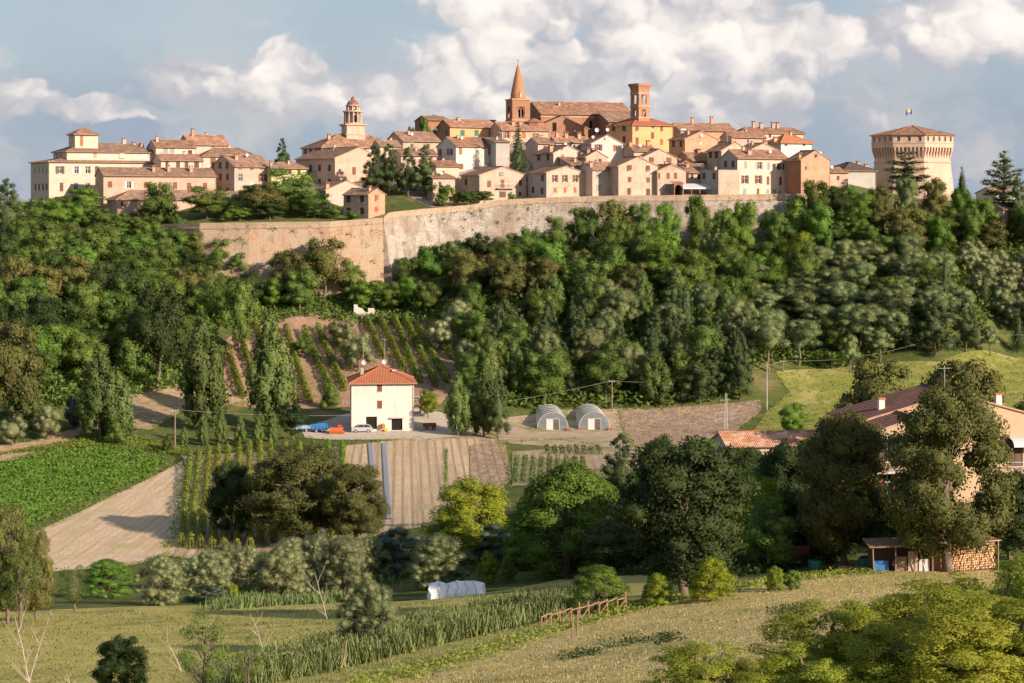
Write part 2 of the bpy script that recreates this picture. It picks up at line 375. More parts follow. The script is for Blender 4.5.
def build_terrain():
    ext = lambda s: [s*q for q in (1, 1.15, 1.4, 1.9, 2.7, 4, 7, 13, 25)]
    xs = [-v for v in reversed(ext(260))] + list(GX) + ext(260)
    ys = [-6500,-3000,-1200,-500,-200,-80,-40] + list(GY) + [660,690,720,760,800,900,1100,1500,2200,3500,6500]
    xs = np.array(xs); ys = np.array(ys); XX, YY = np.meshgrid(xs, ys); ZZ = height_raw(XX, YY)
    nx, ny = len(xs), len(ys)
    v = np.stack([XX, YY, ZZ], -1).reshape(-1,3)
    f = [(j*nx+i, j*nx+i+1, (j+1)*nx+i+1, (j+1)*nx+i) for j in range(ny-1) for i in range(nx-1)]
    me = bpy.data.meshes.new('ground'); me.from_pydata(v.tolist(), [], f); me.polygons.foreach_set('use_smooth', [True]*len(f)); me.materials.append(M['ground'])
    o = bpy.data.objects.new('ground', me); col.objects.link(o); tag(o, kind='structure')
def groundmat(name, g1, g2, dry, soil, sc1=.05, dryamt=.5):
    m_, nt = newmat(name); v = coords(nt)
    a = noise(nt, v, sc1, 6, .6); b = noise(nt, v, .5, 5, .65); c = noise(nt, v, 4, 4, .7); s = noise(nt, v, .11, 5, .6)
    k = mixcol(nt, mrange(nt, a, .42, .58), g1, g2)
    k = mixcol(nt, mrange(nt, b, .45, .65, 0, dryamt), k, dry)
    k = mixcol(nt, mrange(nt, s, .60, .68, 0, .8), k, soil)
    k = mixcol(nt, mrange(nt, c, .35, .6, .45, 0), k, tuple(q*.45 for q in g1))
    return finish(m_, nt, k, .97, c, .7, .25, spec=.05)
M['ground'] = groundmat('rough_grass', (.085,.12,.032), (.13,.165,.048), (.26,.22,.10), (.30,.22,.13))
def rowmat(name, c1, c2, c3, ang, period, amt=.8, bd=.3, dist=1.2, patch=None, wv=.35):
    """worked soil or mown grass with rows along one direction (ang, seen from above)"""
    m_, nt = newmat(name); v = coords(nt, rot=(0,0,-ang)); L = nt.links.new
    v2 = coords(nt, rot=(0,0,-ang)); sc2 = nd(nt, 'ShaderNodeVectorMath', operation='MULTIPLY'); L(v2, sc2.inputs[0]); sc2.inputs[1].default_value = (.05*dist, 1.0/period, .1)
    fa = noise(nt, sc2.outputs[0], 1.0, 5, .62)          # broken furrows: noise drawn out along the rows
    w = nd(nt, 'ShaderNodeTexWave', bands_direction='Y', wave_profile='SIN'); L(v, w.inputs['Vector']); w.inputs['Scale'].default_value = 1/period*.314; w.inputs['Distortion'].default_value = .6; w.inputs['Detail'].default_value = 3; w.inputs['Detail Scale'].default_value = .3
    a = noise(nt, v, .25, 5, .6); b = noise(nt, v, 2.2, 5, .75)
    k = mixcol(nt, mrange(nt, a, .4, .6), c1, c2)
    k = mixcol(nt, mrange(nt, fa, .36, .56, min(1, amt*1.7), 0), k, c3)
    k = mixcol(nt, mrange(nt, w.outputs['Fac'], .03, .35, min(1, amt*wv), 0), k, tuple(q*.8 for q in c3))
    k = mixcol(nt, mrange(nt, b, .35, .6, .5, 0), k, tuple(q*.6 for q in c1))
    if patch: k = mixcol(nt, mrange(nt, noise(nt, v, .12, 5, .65), .52, .64, 0, .8), k, patch)
    ad = nd(nt, 'ShaderNodeMath', operation='ADD'); L(fa, ad.inputs[0]); L(b, ad.inputs[1])
    return finish(m_, nt, k, .97, ad.outputs[0], .8, bd, spec=.05)
def field(name, poly, mat, off=.05, label=None, sub=2.0, world_pts=None):
    pts = world_pts or [gp(a, b) for a, b in poly]
    bm = bmesh.new(); vs = [bm.verts.new((p.x, p.y, 0)) for p in pts]; bm.faces.new(vs)
    bmesh.ops.triangulate(bm, faces=bm.faces[:])
    x0 = min(p.x for p in pts); x1 = max(p.x for p in pts); y0 = min(p.y for p in pts); y1 = max(p.y for p in pts)
    for gx in np.arange(math.ceil(x0/sub)*sub, x1, sub): bmesh.ops.bisect_plane(bm, geom=bm.verts[:]+bm.edges[:]+bm.faces[:], plane_co=(gx,0,0), plane_no=(1,0,0))
    for gy in np.arange(math.ceil(y0/sub)*sub, y1, sub): bmesh.ops.bisect_plane(bm, geom=bm.verts[:]+bm.edges[:]+bm.faces[:], plane_co=(0,gy,0), plane_no=(0,1,0))
    for v in bm.verts: v.co.z = hz(v.co.x, v.co.y) + off
    bmesh.ops.recalc_face_normals(bm, faces=bm.faces[:])
    for f in bm.faces:
        if f.normal.z < 0: f.normal_flip()
        f.smooth = True
    me = bpy.data.meshes.new(name); bm.to_mesh(me); bm.free(); me.materials.append(mat)
    o = bpy.data.objects.new(name, me); col.objects.link(o); tag(o, label=label, kind='structure'); return o
def adir(a, b):
    p = gp(*a); q = gp(*b); return math.atan2(q.y-p.y, q.x-p.x)
build_terrain()
# fields (outlines as pixel positions of their corners on the ground)
field('stubble_field', [(330,690),(430,662),(560,632),(625,613),(700,597),(790,580),(890,571),(1010,571),(1100,571),(1100,690)],
      rowmat('mown_dry_grass', (.56,.45,.18), (.63,.51,.235), (.38,.355,.12), adir((500,670),(800,600)), .9, .35, .15, 3, (.30,.29,.11)), .06)
field('meadow', [(-60,700),(330,690),(560,632),(640,600),(650,575),(560,580),(430,600),(330,603),(200,606),(60,610),(-60,615)],
      rowmat('short_green_meadow', (.42,.385,.12), (.51,.435,.16), (.28,.30,.085), adir((100,640),(400,615)), 1.2, .3, .12, 2.5, (.20,.23,.075)), .06)
field('ploughed_field', [(52,572),(28,548),(30,535),(110,497),(182,462),(186,470),(166,556),(130,566)],
      rowmat('dry_tilled_soil', (.64,.49,.33), (.70,.55,.38), (.48,.36,.23), adir((60,560),(160,490)), 1.1, .4, .2, 1.2, (.44,.39,.20), .8), .06)
field('crop_field', [(-60,470),(0,463),(60,447),(100,440),(168,463),(150,474),(90,498),(20,528),(-60,560)], groundmat('leafy_crop_floor', (.09,.16,.03), (.13,.21,.04), (.14,.19,.05), (.20,.17,.08), .2, .3), .06)
field('striped_field', [(182,456),(345,446),(420,438),(505,440),(512,478),(470,520),(400,530),(300,552),(200,560),(166,556),(186,470)],
      rowmat('striped_tilled_soil', (.60,.455,.30), (.68,.53,.36), (.42,.31,.20), adir((440,520),(432,445)), 1.35, .5, .2, .5, (.44,.37,.21), 1.7), .06)
field('tilled_strip', [(470,446),(505,440),(512,480),(490,492),(470,500)], rowmat('clods', (.60,.46,.32), (.48,.36,.25), (.34,.245,.165), adir((480,495),(470,445)), 1.4, .6, 1.0, 8, None, 1.0), .12)
field('vegetable_plot', [(512,452),(600,446),(640,452),(640,470),(600,482),(512,486)], rowmat('vegetable_plot_soil', (.42,.33,.22), (.48,.38,.26), (.32,.25,.15), adir((530,480),(520,450)), 1.5, .2, .3, .8, (.16,.20,.06)), .06)
field('garden_ground', [(480,420),(560,410),(640,408),(650,430),(640,450),(500,443),(455,438)], rowmat('bare_garden_soil', (.48,.37,.26), (.54,.42,.30), (.36,.28,.18), 1.2, 1.5, .3, .3, 6, (.17,.21,.06), .2), .06)
field('ploughed_plot', [(618,410),(700,406),(760,400),(762,410),(745,424),(720,440),(640,452),(628,440),(622,425)],
      rowmat('dark_clods', (.58,.44,.32), (.46,.34,.24), (.33,.24,.165), adir((640,440),(700,410)), 1.1, .6, 1.2, 12, None, .25), .12)
field('grass_field', [(766,412),(790,392),(775,372),(850,366),(940,362),(1040,345),(1100,345),(1100,440),(740,440)],
      rowmat('bright_mown_grass', (.25,.275,.065), (.33,.33,.095), (.18,.22,.05), adir((800,410),(1000,370)), 2.2, .4, .3, 2, (.42,.37,.15), .15), .06)
field('vineyard_ground', [(222,404),(226,340),(250,318),(300,311),(400,312),(450,322),(458,380),(440,405),(330,408)],
      rowmat('vineyard_soil', (.44,.275,.185), (.50,.325,.225), (.31,.195,.13), adir((304,335),(335,399)), 3.4, .2, .4, 3, (.24,.21,.10)), .06)
field('farm_yard', [(300,428),(345,414),(420,408),(455,416),(460,437),(420,440),(330,440),(305,438)], plain('yard_gravel', (.50,.43,.34), .97, .05, var=.2, sc_=1.5), .07)
field('dirt_track', [(-30,462),(0,462),(40,456),(75,437),(100,428),(84,426),(60,433),(30,442),(-30,448)], plain('track_earth', (.42,.30,.19), .97, .05, var=.25, sc_=1), .07)
field('bank_path', [(130,395),(185,383),(260,395),(250,402),(185,410),(150,430),(130,428)], plain('bank_earth', (.36,.27,.16), .97, .05, var=.3, sc_=.8), .07)

town = [Vector((xt(px,Y),Y,0)) for px,Y in [(432,462),(470,464),(500,465),(560,466),(620,466),(700,466),(790,467),(828,474),(850,484),(850,500),(820,530),(640,545),(500,540),(380,530),(290,520),(150,510),(60,495),(100,476),(215,474),(330,476),(400,478)]]
field('town_paving', None, plain('old_paving_and_earth', (.36,.29,.22), .95, .05, var=.3, sc_=.4), .08, world_pts=town)
# ================================================================ town wall
def build_wall(seg, name, label, mat):
    rootp = seg[0]; base = Vector((xt(rootp[0],rootp[1]), rootp[1], zt(rootp[3],rootp[1])))
    root = empty(name, base); tag(root, label, 'wall')
    T = [Vector((xt(a,b), b, zt(c,b))) for a,b,c,d in seg]; B = [Vector((xt(a,b), b, zt(d,b)-3)) for a,b,c,d in seg]
    mb = MB(); cap = MB()
    top = []; bot = []; back = []
    for i, (t, b) in enumerate(zip(T, B)):
        d = (T[min(i+1,len(T)-1)] - T[max(i-1,0)]); d.z = 0; d.normalize(); nrm = Vector((d.y, -d.x, 0))
        hgt = t.z - b.z
        bot.append(b + nrm*(hgt*.16)); top.append(t + nrm*0.1 - Vector((0,0,1.1))); back.append(t - nrm*1.2)
    def strip(mb, a, b, mat, n):
        for i in range(len(a)-1):
            for k in range(n):
                t0, t1 = k/n, (k+1)/n
                mb.quad(a[i].lerp(b[i],t0)-base, a[i+1].lerp(b[i+1],t0)-base, a[i+1].lerp(b[i+1],t1)-base, a[i].lerp(b[i],t1)-base, mat)
    strip(mb, bot, top, mat, 1)
    for e in (0, -1):
        q = back[e].copy(); q.z = bot[e].z
        mb.quad(bot[e]-base, top[e]-base, back[e]-base, q-base, mat)
    o = mb.build('masonry_face', root)
    # parapet: cordon moulding then a low wall
    c0 = []; c1 = []; c2 = []; c3 = []
    for i, t in enumerate(T):
        d = (T[min(i+1,len(T)-1)] - T[max(i-1,0)]); d.z = 0; d.normalize(); nrm = Vector((d.y, -d.x, 0))
        c0.append(t + nrm*.28 - Vector((0,0,1.35))); c1.append(t + nrm*.28 - Vector((0,0,1.05))); c2.append(t+nrm*.12-Vector((0,0,1.0))); c3.append(t + nrm*.12 + Vector((0,0,rnd.uniform(-.06,.06))))
    c4 = [p - Vector((0,-.7,0)) for p in c3]; c5 = [p - Vector((0,0,3)) for p in c4]
    for a, b in ((c0,c1),(c1,c2),(c2,c3),(c3,c4),(c4,c5)): strip(cap, a, b, M['wallcap'], 1)
    cap.build('parapet', root)
    return root
def stonewall(name, c1, c2, c3, c4):
    m_, nt = newmat(name); v = coords(nt, scale=(1,1,1.8)); v3 = coords(nt, scale=(1,1,.3)); L = nt.links.new
    vo = nd(nt, 'ShaderNodeTexVoronoi'); L(v, vo.inputs['Vector']); vo.inputs['Scale'].default_value = 1.3
    sp = nd(nt, 'ShaderNodeSeparateColor'); L(vo.outputs['Color'], sp.inputs[0])
    a = noise(nt, v, .13, 6, .65); b = noise(nt, v3, .7, 6, .7); g = noise(nt, v, .35, 5, .7)
    k = mixcol(nt, mrange(nt, sp.outputs[0], 0, 1), c1, c2)
    k = mixcol(nt, mrange(nt, a, .44, .58), k, c3)
    k = mixcol(nt, mrange(nt, b, .50, .66, 0, .85), k, c4)
    k = mixcol(nt, mrange(nt, g, .62, .72, 0, .6), k, (.16,.16,.07))
    return finish(m_, nt, k, .95, noise(nt, v, 2.5, 5, .7), .9, .35, spec=.05)
M['wallstone'] = stonewall('rampart_stone', (.38,.34,.29), (.52,.47,.40), (.36,.29,.23), (.20,.185,.16))
M['wallbrick'] = stonewall('rampart_brick', (.47,.31,.21), (.55,.38,.26), (.50,.40,.29), (.36,.25,.18))
M['wallcap'] = stonewall('rampart_parapet', (.50,.37,.26), (.56,.44,.32), (.45,.34,.25), (.38,.28,.2))
build_wall(WALL[:5], 'rampart', 'pinkish brick rampart below the terrace on the left, ending at a battered corner', M['wallbrick'])
build_wall(WALL[4:], 'rampart', 'long pale stone town wall climbing right beneath the front row of houses', M['wallstone'])
# wall on the far left between the trees
def lowwall():
    p = gp(22, 232); r = empty('garden_wall', p); tag(r, 'short whitish wall end among the trees left of the villa', 'wall')
    mb = MB(); mb.box(-2.0,2.2,0,.5,-1.5,3.4,M['pale']); mb.build('masonry', r); mc = MB(); mc.box(-2.1,2.3,-.08,.58,3.4,3.6,M['frame']); mc.build('coping', r)
lowwall()
# ================================================================ buildings
class Frame:
    def __init__(s, px, Y, zb, th): s.C = Vector((xt(px,Y), Y)); s.zb = zb; s.th = th; s.c = math.cos(th); s.s = math.sin(th)
    def mat(s): return Matrix.Translation((s.C.x, s.C.y, s.zb)) @ Matrix.Rotation(s.th, 4, 'Z')
    def u_of(s, px, v=0):
        t = (px-512)/F; return (t*(s.C.y + v*s.c) - (s.C.x - v*s.s))/(s.c - t*s.s)
    def v_of(s, px, u=0):
        t = (px-512)/F; return ((s.C.x + u*s.c) - t*(s.C.y+u*s.s))/(s.s + t*s.c)
    def z_of(s, py, u, v): return zt(py, s.C.y + u*s.s + v*s.c) - s.zb
def panel(mb, L, H0, H1, holes, mat, fn, depth=.28):
    """wall rectangle L wide from H0 to H1 with openings; fn maps (along, inward, up) to a point"""
    xs = sorted({0, L, *[h[0] for h in holes], *[h[1] for h in holes]}); zs = sorted({H0, H1, *[h[2] for h in holes], *[h[3] for h in holes]})
    for i in range(len(xs)-1):
        for j in range(len(zs)-1):
            cx = (xs[i]+xs[i+1])/2; cz = (zs[j]+zs[j+1])/2
            if any(h[0]<cx<h[1] and h[2]<cz<h[3] for h in holes): continue
            mb.quad(fn(xs[i],0,zs[j]), fn(xs[i+1],0,zs[j]), fn(xs[i+1],0,zs[j+1]), fn(xs[i],0,zs[j+1]), mat)
    for a,b,c,d in holes:
        mb.quad(fn(a,0,c), fn(a,depth,c), fn(a,depth,d), fn(a,0,d), mat); mb.quad(fn(b,depth,c), fn(b,0,c), fn(b,0,d), fn(b,depth,d), mat)
        mb.quad(fn(a,0,c), fn(b,0,c), fn(b,depth,c), fn(a,depth,c), mat); mb.quad(fn(a,depth,d), fn(b,depth,d), fn(b,0,d), fn(a,0,d), mat)
_wm = {}
def winmesh(style):
    """unit window 1 x 1: x -.5...5, z 0..1, y 0 is the wall face; scaled to size. returns list of (part name, mesh)"""
    if style in _wm: return _wm[style]
    mb = MB(); out = []
    fr = M['wframe'] if style in 'dwW' else M['frame']
    if style in 'rogDdwWa':
        g = M['glass'] if style != 'a' else M['shade']
        mb.quad((-.5,.24,0),(.5,.24,0),(.5,.24,1),(-.5,.24,1), g)
        if style != 'a':
            for x0,x1 in ((-.5,-.42),(-.04,.04),(.42,.5)): mb.box(x0,x1,.17,.23,0,1,fr)
            for z0,z1 in ((.94,1),(0,.06),(.62,.66)): mb.box(-.42,.42,.175,.228,z0,z1,fr)
        mb.box(-.58,.58,-.10,.02,-.07,0,M['frame'])
    out.append(('window', mb.mesh('window')))
    sm = {'r':M['shut_r'],'o':M['shut_o'],'g':M['shut_g'],'D':M['shut_d'],'w':M['shut_w'],'W':M['shut_grey']}
    # lower case b = both leaves closed
    _wm[style] = out; return out
def slats(x0, x1, y0, y1, mat):
    mb = MB()
    for a,b in ((x0,x0+.07*(x1-x0)/.5),(x1-.07*(x1-x0)/.5,x1)): mb.box(a,b,y0,y1,0,1,mat)
    n = 9
    for k in range(n):
        z = .03+k/n*.95; mb.quad((x0,y0+.004,z),(x1,y0+.004,z),(x1,y1-.004,z+.95/n),(x0,y1-.004,z+.95/n),mat)
    for z in (0,.48,.95): mb.box(x0+.01,x1-.01,y0+.001,y1-.001,z,z+.05,mat)
    return mb.mesh('shutter')
SH = {'r':'shut_r','o':'shut_o','g':'shut_g','D':'shut_d','w':'shut_w','W':'shut_grey'}
_sm = {}
def shutters(key, closed):
    k = (key, closed)
    if k not in _sm:
        mt = M[SH[key]]
        _sm[k] = [slats(-.5,-.004,.04,.09,mt), slats(.004,.5,.04,.09,mt)] if closed else [slats(-1.0,-.52,-.07,-.02,mt), slats(.52,1.0,-.07,-.02,mt)]
    return _sm[k]
def put_window(root, Mt, style, w, h):
    """style: d plain glass, a opening backed by a sheet painted as shade; r/o/g/D/w/W closed shutters of a colour; R2 forms: 'or' = open shutters red"""
    base = style[-1] if style[0] == '+' else style
    me = winmesh('d' if style[0]=='+' or base not in 'a' else 'a')[0][1]
    o = bpy.data.objects.new('window', me); col.objects.link(o); o.parent = root
    o.matrix_local = Mt @ Matrix.Diagonal((w,1,h,1))
    if base in SH:
        for s in shutters(base, style[0] != '+'):
            c = bpy.data.objects.new('shutter', s); col.objects.link(c); c.parent = o
    return o
def poly_overhang_roof(roof, W, D, ze, rise, o):
    e = min(o, .18)
    if roof == 'g':
        s = rise/(D/2); zl = ze - o*s
        return [[(-e,-o,zl),(W+e,-o,zl),(W+e,D/2,ze+rise),(-e,D/2,ze+rise)],[(W+e,D+o,zl),(-e,D+o,zl),(-e,D/2,ze+rise),(W+e,D/2,ze+rise)]]
    if roof == 'f':
        s = rise/(W/2); zl = ze - o*s
        return [[(-o,D+e,zl),(-o,-e,zl),(W/2,-e,ze+rise),(W/2,D+e,ze+rise)],[(W+o,-e,zl),(W+o,D+e,zl),(W/2,D+e,ze+rise),(W/2,-e,ze+rise)]]
    if roof == 'h':
        m_ = min(W,D)/2; s = rise/m_; zl = ze - o*s
        if W >= D: a=(m_,D/2,ze+rise); b=(W-m_+.001,D/2,ze+rise)
        else: a=(W/2,m_,ze+rise); b=(W/2,D-m_+.001,ze+rise)
        c0=(-o,-o,zl); c1=(W+o,-o,zl); c2=(W+o,D+o,zl); c3=(-o,D+o,zl)
        if W >= D: return [[c0,c1,b,a],[c2,c3,a,b],[c3,c0,a],[c1,c2,b]]
        return [[c0,c1,a],[c2,c3,b],[c3,c0,a,b],[c1,c2,b,a]]
    if roof == 's':
        s = rise/D; return [[(-o,-o,ze-o*s),(W+o,-o,ze-o*s),(W+o,D+o,ze+rise+o*s),(-o,D+o,ze+rise+o*s)]]
    if roof == 'l':   # slope falling towards the left side, high on the right
        s = rise/W; return [[(-o,D+o,ze-o*s),(-o,-o,ze-o*s),(W+o,-o,ze+rise+o*s),(W+o,D+o,ze+rise+o*s)]]
def roof_z(roof, W, D, ze, rise, u, v):
    if roof == 'g': return ze + rise*(1-abs(v-D/2)/(D/2))
    if roof == 'f': return ze + rise*(1-abs(u-W/2)/(W/2))
    if roof == 'h': return ze + rise*min(1, min(u,W-u,v,D-v)/(min(W,D)/2))
    if roof == 's': return ze + rise*v/D
    if roof == 'l': return ze + rise*u/W
    return ze
def H(label, x0, xc, x1, yb, ye, yr, Y, th=25, roof='g', wall='cream', rm='tile', fw=(), sw=(), ch=(), D=None, parent=None, cat='house', ov=.45, ground=None, side=None, maxd=16, name='house', drop=3):
    th = R(th); fr = Frame(xc, Y, zt(yb, Y), th)
    W = fr.u_of(x1)
    if D is None:
        D = fr.v_of(x0) if x0 < xc else 9
        if D < 5 or D > maxd: D = min(max(D, 5), maxd)
    ze = fr.z_of(ye, 0, 0)
    wm = M[wall]; sm_ = M[side] if side else wm; rmt = M[rm]  # side: left wall colour; several houses use it to paint shade
    if roof == 'g': rise = fr.z_of(yr, W/2, D/2) - ze
    elif roof == 'f': rise = fr.z_of(yr, W/2, 0) - ze
    elif roof == 'h': rise = fr.z_of(yr, W/2, D/2) - ze
    elif roof == 's': rise = fr.z_of(yr, W/2, D) - ze
    elif roof == 'l': rise = fr.z_of(yr, W, 0) - ze
    else: rise = 0
    half = {'g':D/2,'f':W/2,'h':min(W,D)/2,'s':D,'l':W}.get(roof, 1)
    if roof != 'x': rise = max(.12*half, min(rise, .52*half))
    if parent: root, pf = parent; T = pf.mat().inverted() @ fr.mat()
    else:
        root = empty(name, (fr.C.x, fr.C.y, fr.zb), th); tag(root, label, cat); T = Matrix.Identity(4)
    zb = -drop
    def mk(lst, side_):
        holes = []; wins = []
        for q in lst:
            px, py, st = q[:3]; kk = 1.12 if st != 'a' else .95; w = (q[3] if len(q) > 3 else 4)*Y/F*kk; h = (q[4] if len(q) > 4 else 6)*Y/F*kk
            if side_: a = fr.v_of(px); L = D; zc = fr.z_of(py, 0, a)
            else: a = fr.u_of(px); L = W; zc = fr.z_of(py, a, 0)
            if side_: w = min(max(.9, w*1.5), 1.3)
            a = min(max(a, w/2+.15), L-w/2-.15)
            hole = (a-w/2, a+w/2, zc-h/2, zc+h/2)
            if hole[0] < .05 or hole[1] > L-.05: continue
            if any(hole[0] < g[1]+.05 and hole[1] > g[0]-.05 and hole[2] < g[3]+.05 and hole[3] > g[2]-.05 for g in holes): continue
            inrect = hole[3] < ze - .05
            if inrect: holes.append(hole)
            wins.append((a, zc-h/2, w, h, st, inrect))
        return holes, wins
    hf, wf = mk(fw, False); hs, ws = mk(sw, True)
    if side_flip := False: pass
    mb = MB()
    panel(mb, W, zb, ze, hf, wm, lambda a,d,z: (a, d, z))
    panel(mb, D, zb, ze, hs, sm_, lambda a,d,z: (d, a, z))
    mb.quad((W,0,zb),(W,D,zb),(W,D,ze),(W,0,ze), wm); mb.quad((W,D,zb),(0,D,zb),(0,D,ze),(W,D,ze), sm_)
    if roof == 'g':
        for u in (0, W): mb.add([(u,0,ze),(u,D,ze),(u,D/2,ze+rise)], [(0,1,2)], sm_ if u == 0 else wm)
    if roof == 'f':
        for v in (0, D): mb.add([(0,v,ze),(W,v,ze),(W/2,v,ze+rise)], [(0,1,2)], wm)
    if roof == 's':
        mb.quad((0,D,ze),(W,D,ze),(W,D,ze+rise),(0,D,ze+rise), wm)
        for u in (0, W): mb.add([(u,0,ze),(u,D,ze),(u,D,ze+rise)], [(0,1,2)], sm_)
    if roof == 'l':
        mb.quad((W,0,ze),(W,D,ze),(W,D,ze+rise),(W,0,ze+rise), wm)
        for v in (0, D): mb.add([(0,v,ze),(W,v,ze),(W,v,ze+rise)], [(0,1,2)], wm)
    if roof == 'x':
        mb.quad((0,0,ze-.4),(W,0,ze-.4),(W,D,ze-.4),(0,D,ze-.4), rmt)
    mb.xf(T); wo = mb.build('wall', root)
    ro = None
    if roof != 'x':
        rb = MB()
        for p in poly_overhang_roof(roof, W, D, ze, rise, ov):
            p = [(a,b,c+.16) for a,b,c in p]
            rb.slab(p, .16, rmt, M['eave'])
        # ridge and hip caps
        for a, b in ridges(roof, W, D, ze+.16, rise, ov): rb.tube([a,b], .13, rmt, 6)
        rb.xf(T); ro = rb.build('roof', root)
        gb = MB(); zl = poly_overhang_roof(roof, W, D, ze, rise, ov)[0][0][2]
        if roof in 'ghs': gb.tube([(-.15,-ov-.06,zl+.05),(W+.15,-ov-.06,zl+.05)], .08, M['wood'], 5)
        if roof in 'ghs' and W > 6: gb.tube([(W-.12,-.1,zb+1),(W-.12,-.1,ze-.3),(W-.12,-ov,zl)], .06, M['frame'], 5)
        if gb.v: gb.xf(T); gb.build('gutter', root)
    else:
        rb = MB(); rb.box(-.1,W+.1,-.1,.25,ze,ze+.15,M['frame']); rb.box(-.1,.25,.253,D+.1,ze,ze+.15,M['frame']); rb.xf(T); rb.build('parapet', root)
    for wins, rot in ((wf, False), (ws, True)):
        for a, z, w, h, st, inr in wins:
            dy = 0 if inr else -.26
            L_ = Matrix.Translation((a, dy, z)) if not rot else Matrix.Translation((dy, a, z)) @ Matrix.Rotation(R(-90), 4, 'Z')
            put_window(root, T @ L_, st, w, h)
    for q in ch:
        px, fv = q[:2]; hh = q[2] if len(q) > 2 else 1.1
        v = fv*D; u = min(max(fr.u_of(px, v), .4), W-.4); z = roof_z(roof, W, D, ze, rise, u, v)
        cb = MB(); w = rnd.uniform(.32,.45); cb.box(u-w,u+w,v-.35,v+.35,z-.6,z+hh,M['brick'] if wall not in ('white','cream') else M['pinkbrick'])
        for k in (-1,1): cb.box(u+k*w*.8-.06,u+k*w*.8+.06,v-.3,v+.3,z+hh,z+hh+.3,M['brick'])
        cb.slab([(u-w-.12,v-.5,z+hh+.45),(u+w+.12,v-.5,z+hh+.45),(u+w+.12,v+.5,z+hh+.45),(u-w-.12,v+.5,z+hh+.45)], .14, M['tile3'])
        cb.xf(T); cb.build('chimney', ro or root)
    if label and Y > 440:
        hr = random.Random(int(x0*13+ye)); P_ = []
        if len(ch) < 2:
            u, v = W*hr.uniform(.2,.8), D*hr.uniform(.3,.7); z = roof_z(roof, W, D, ze, rise, u, v); cb = MB(); w = .28
            cb.box(u-w,u+w,v-w,v+w,z-.5,z+.9,M['pinkbrick']); cb.box(u-w-.1,u+w+.1,v-w-.1,v+w+.1,z+.9,z+1.02,M['tile2']); cb.xf(T); cb.build('chimney', ro or root)
        if hr.random() < .5:
            u, v = W*hr.uniform(.25,.75), D*hr.uniform(.4,.6); z = roof_z(roof, W, D, ze, rise, u, v); antenna(root, T, (u,v,z-.2), hr.uniform(1.6,2.8))
        if hr.random() < .35:
            u, v = W*hr.uniform(.2,.8), D*hr.uniform(.2,.4); z = roof_z(roof, W, D, ze, rise, u, v); dish(root, tuple(T @ Vector((u,v,z+.8))), .4)
    fr.W = W; fr.D = D; fr.ze = ze; fr.rise = rise
    return root, fr
def ridges(roof, W, D, ze, rise, o):
    zr = ze+rise
    if roof == 'g': return [((-.2,D/2,zr),(W+.2,D/2,zr))]
    if roof == 'f': return [((W/2,-.2,zr),(W/2,D+.2,zr))]
    if roof == 'h':
        m_ = min(W,D)/2; zl = ze - o*rise/m_
        a, b = (((m_,D/2,zr),(W-m_,D/2,zr)) if W >= D else ((W/2,m_,zr),(W/2,D-m_,zr)))
        if W >= D: e = [((-o,-o,zl),a),((-o,D+o,zl),a),((W+o,-o,zl),b),((W+o,D+o,zl),b)]
        else: e = [((-o,-o,zl),a),((W+o,-o,zl),a),((-o,D+o,zl),b),((W+o,D+o,zl),b)]
        if (Vector(a)-Vector(b)).length > .05: e.append((a,b))
        return e
    return []
def antenna(root, T, loc, h=3, label=None):
    mb = MB(); x,y,z = loc; mb.tube([(x,y,z),(x,y,z+h)], .035, M['metal'], 5); mb.tube([(x-.6,y,z+h-.2),(x+.6,y,z+h-.2)], .025, M['metal'], 4)
    for k in range(5): mb.tube([(x-.5+k*.25,y-.3,z+h-.2),(x-.5+k*.25,y+.3,z+h-.2)], .015, M['metal'], 4)
    mb.xf(T); return mb.build('antenna', root)
def dish(root, loc, r=.5):
    mb = MB(); n = 14; x,y,z = loc
    prof = [(.02,-.14),(.5,-.09),(.85,.02),(1,.10)]
    vs = [(x+r*q*math.cos(a), y-r*d*1.2-.2, z+r*q*math.sin(a)) for q,d in prof for a in [2*math.pi*k/n for k in range(n)]]
    fs = [(i*n+k, i*n+(k+1)%n, (i+1)*n+(k+1)%n, (i+1)*n+k) for i in range(3) for k in range(n)] + [tuple(range(n))]
    mb.add(vs, fs, M['whitep']); mb.tube([(x,y,z-r*2),(x,y,z),(x,y-.2,z)], .04, M['metal'], 5); return mb.build('satellite_dish', root)

# --- far left: the villa and its wings
villa, vf = H('large cream villa with a belvedere turret at the far left end of the town', 28,49,165, 210,162,158, 480, 30, 'h', 'cream','tile2',
  fw=[(60,170,'+D',4,7),(76.5,170,'+w',4,7),(88,170,'d',5,7),(97,170,'D',4,7),(61.5,187,'D',3.5,8),(76,187,'d',4,8),(88,187,'d',4,8),(60,203,'D',4,7),(88,203,'D',4,7)],
  sw=[(x,y,s) for y,s in ((170,'W'),(187,'D'),(204,'W')) for x in (35.5,39,43,46.5)], maxd=15, cat='villa', name='villa')
H(None, 53,67,157, 162,151.5,144, 485, 30, 'h', 'cream','tile2', fw=[(85,155,'w',6,5),(95,155,'W',3,5),(107,155,'w',6,5),(122,155,'w',5,5),(135,156,'w',4,5),(145,156,'w',5,5)],
  sw=[(57,157,'W'),(61,157,'W')], ch=[(124,.5,1.2),(134,.6,1.0),(138,.6,1.0),(142,.5,1.3)], parent=(villa,vf), maxd=11, drop=2)
H(None, 69,75,98, 152,134,128, 488, 30, 'h', 'cream','tile', fw=[(81.5,141,'o',3,9)], parent=(villa,vf), maxd=7.5, drop=3)
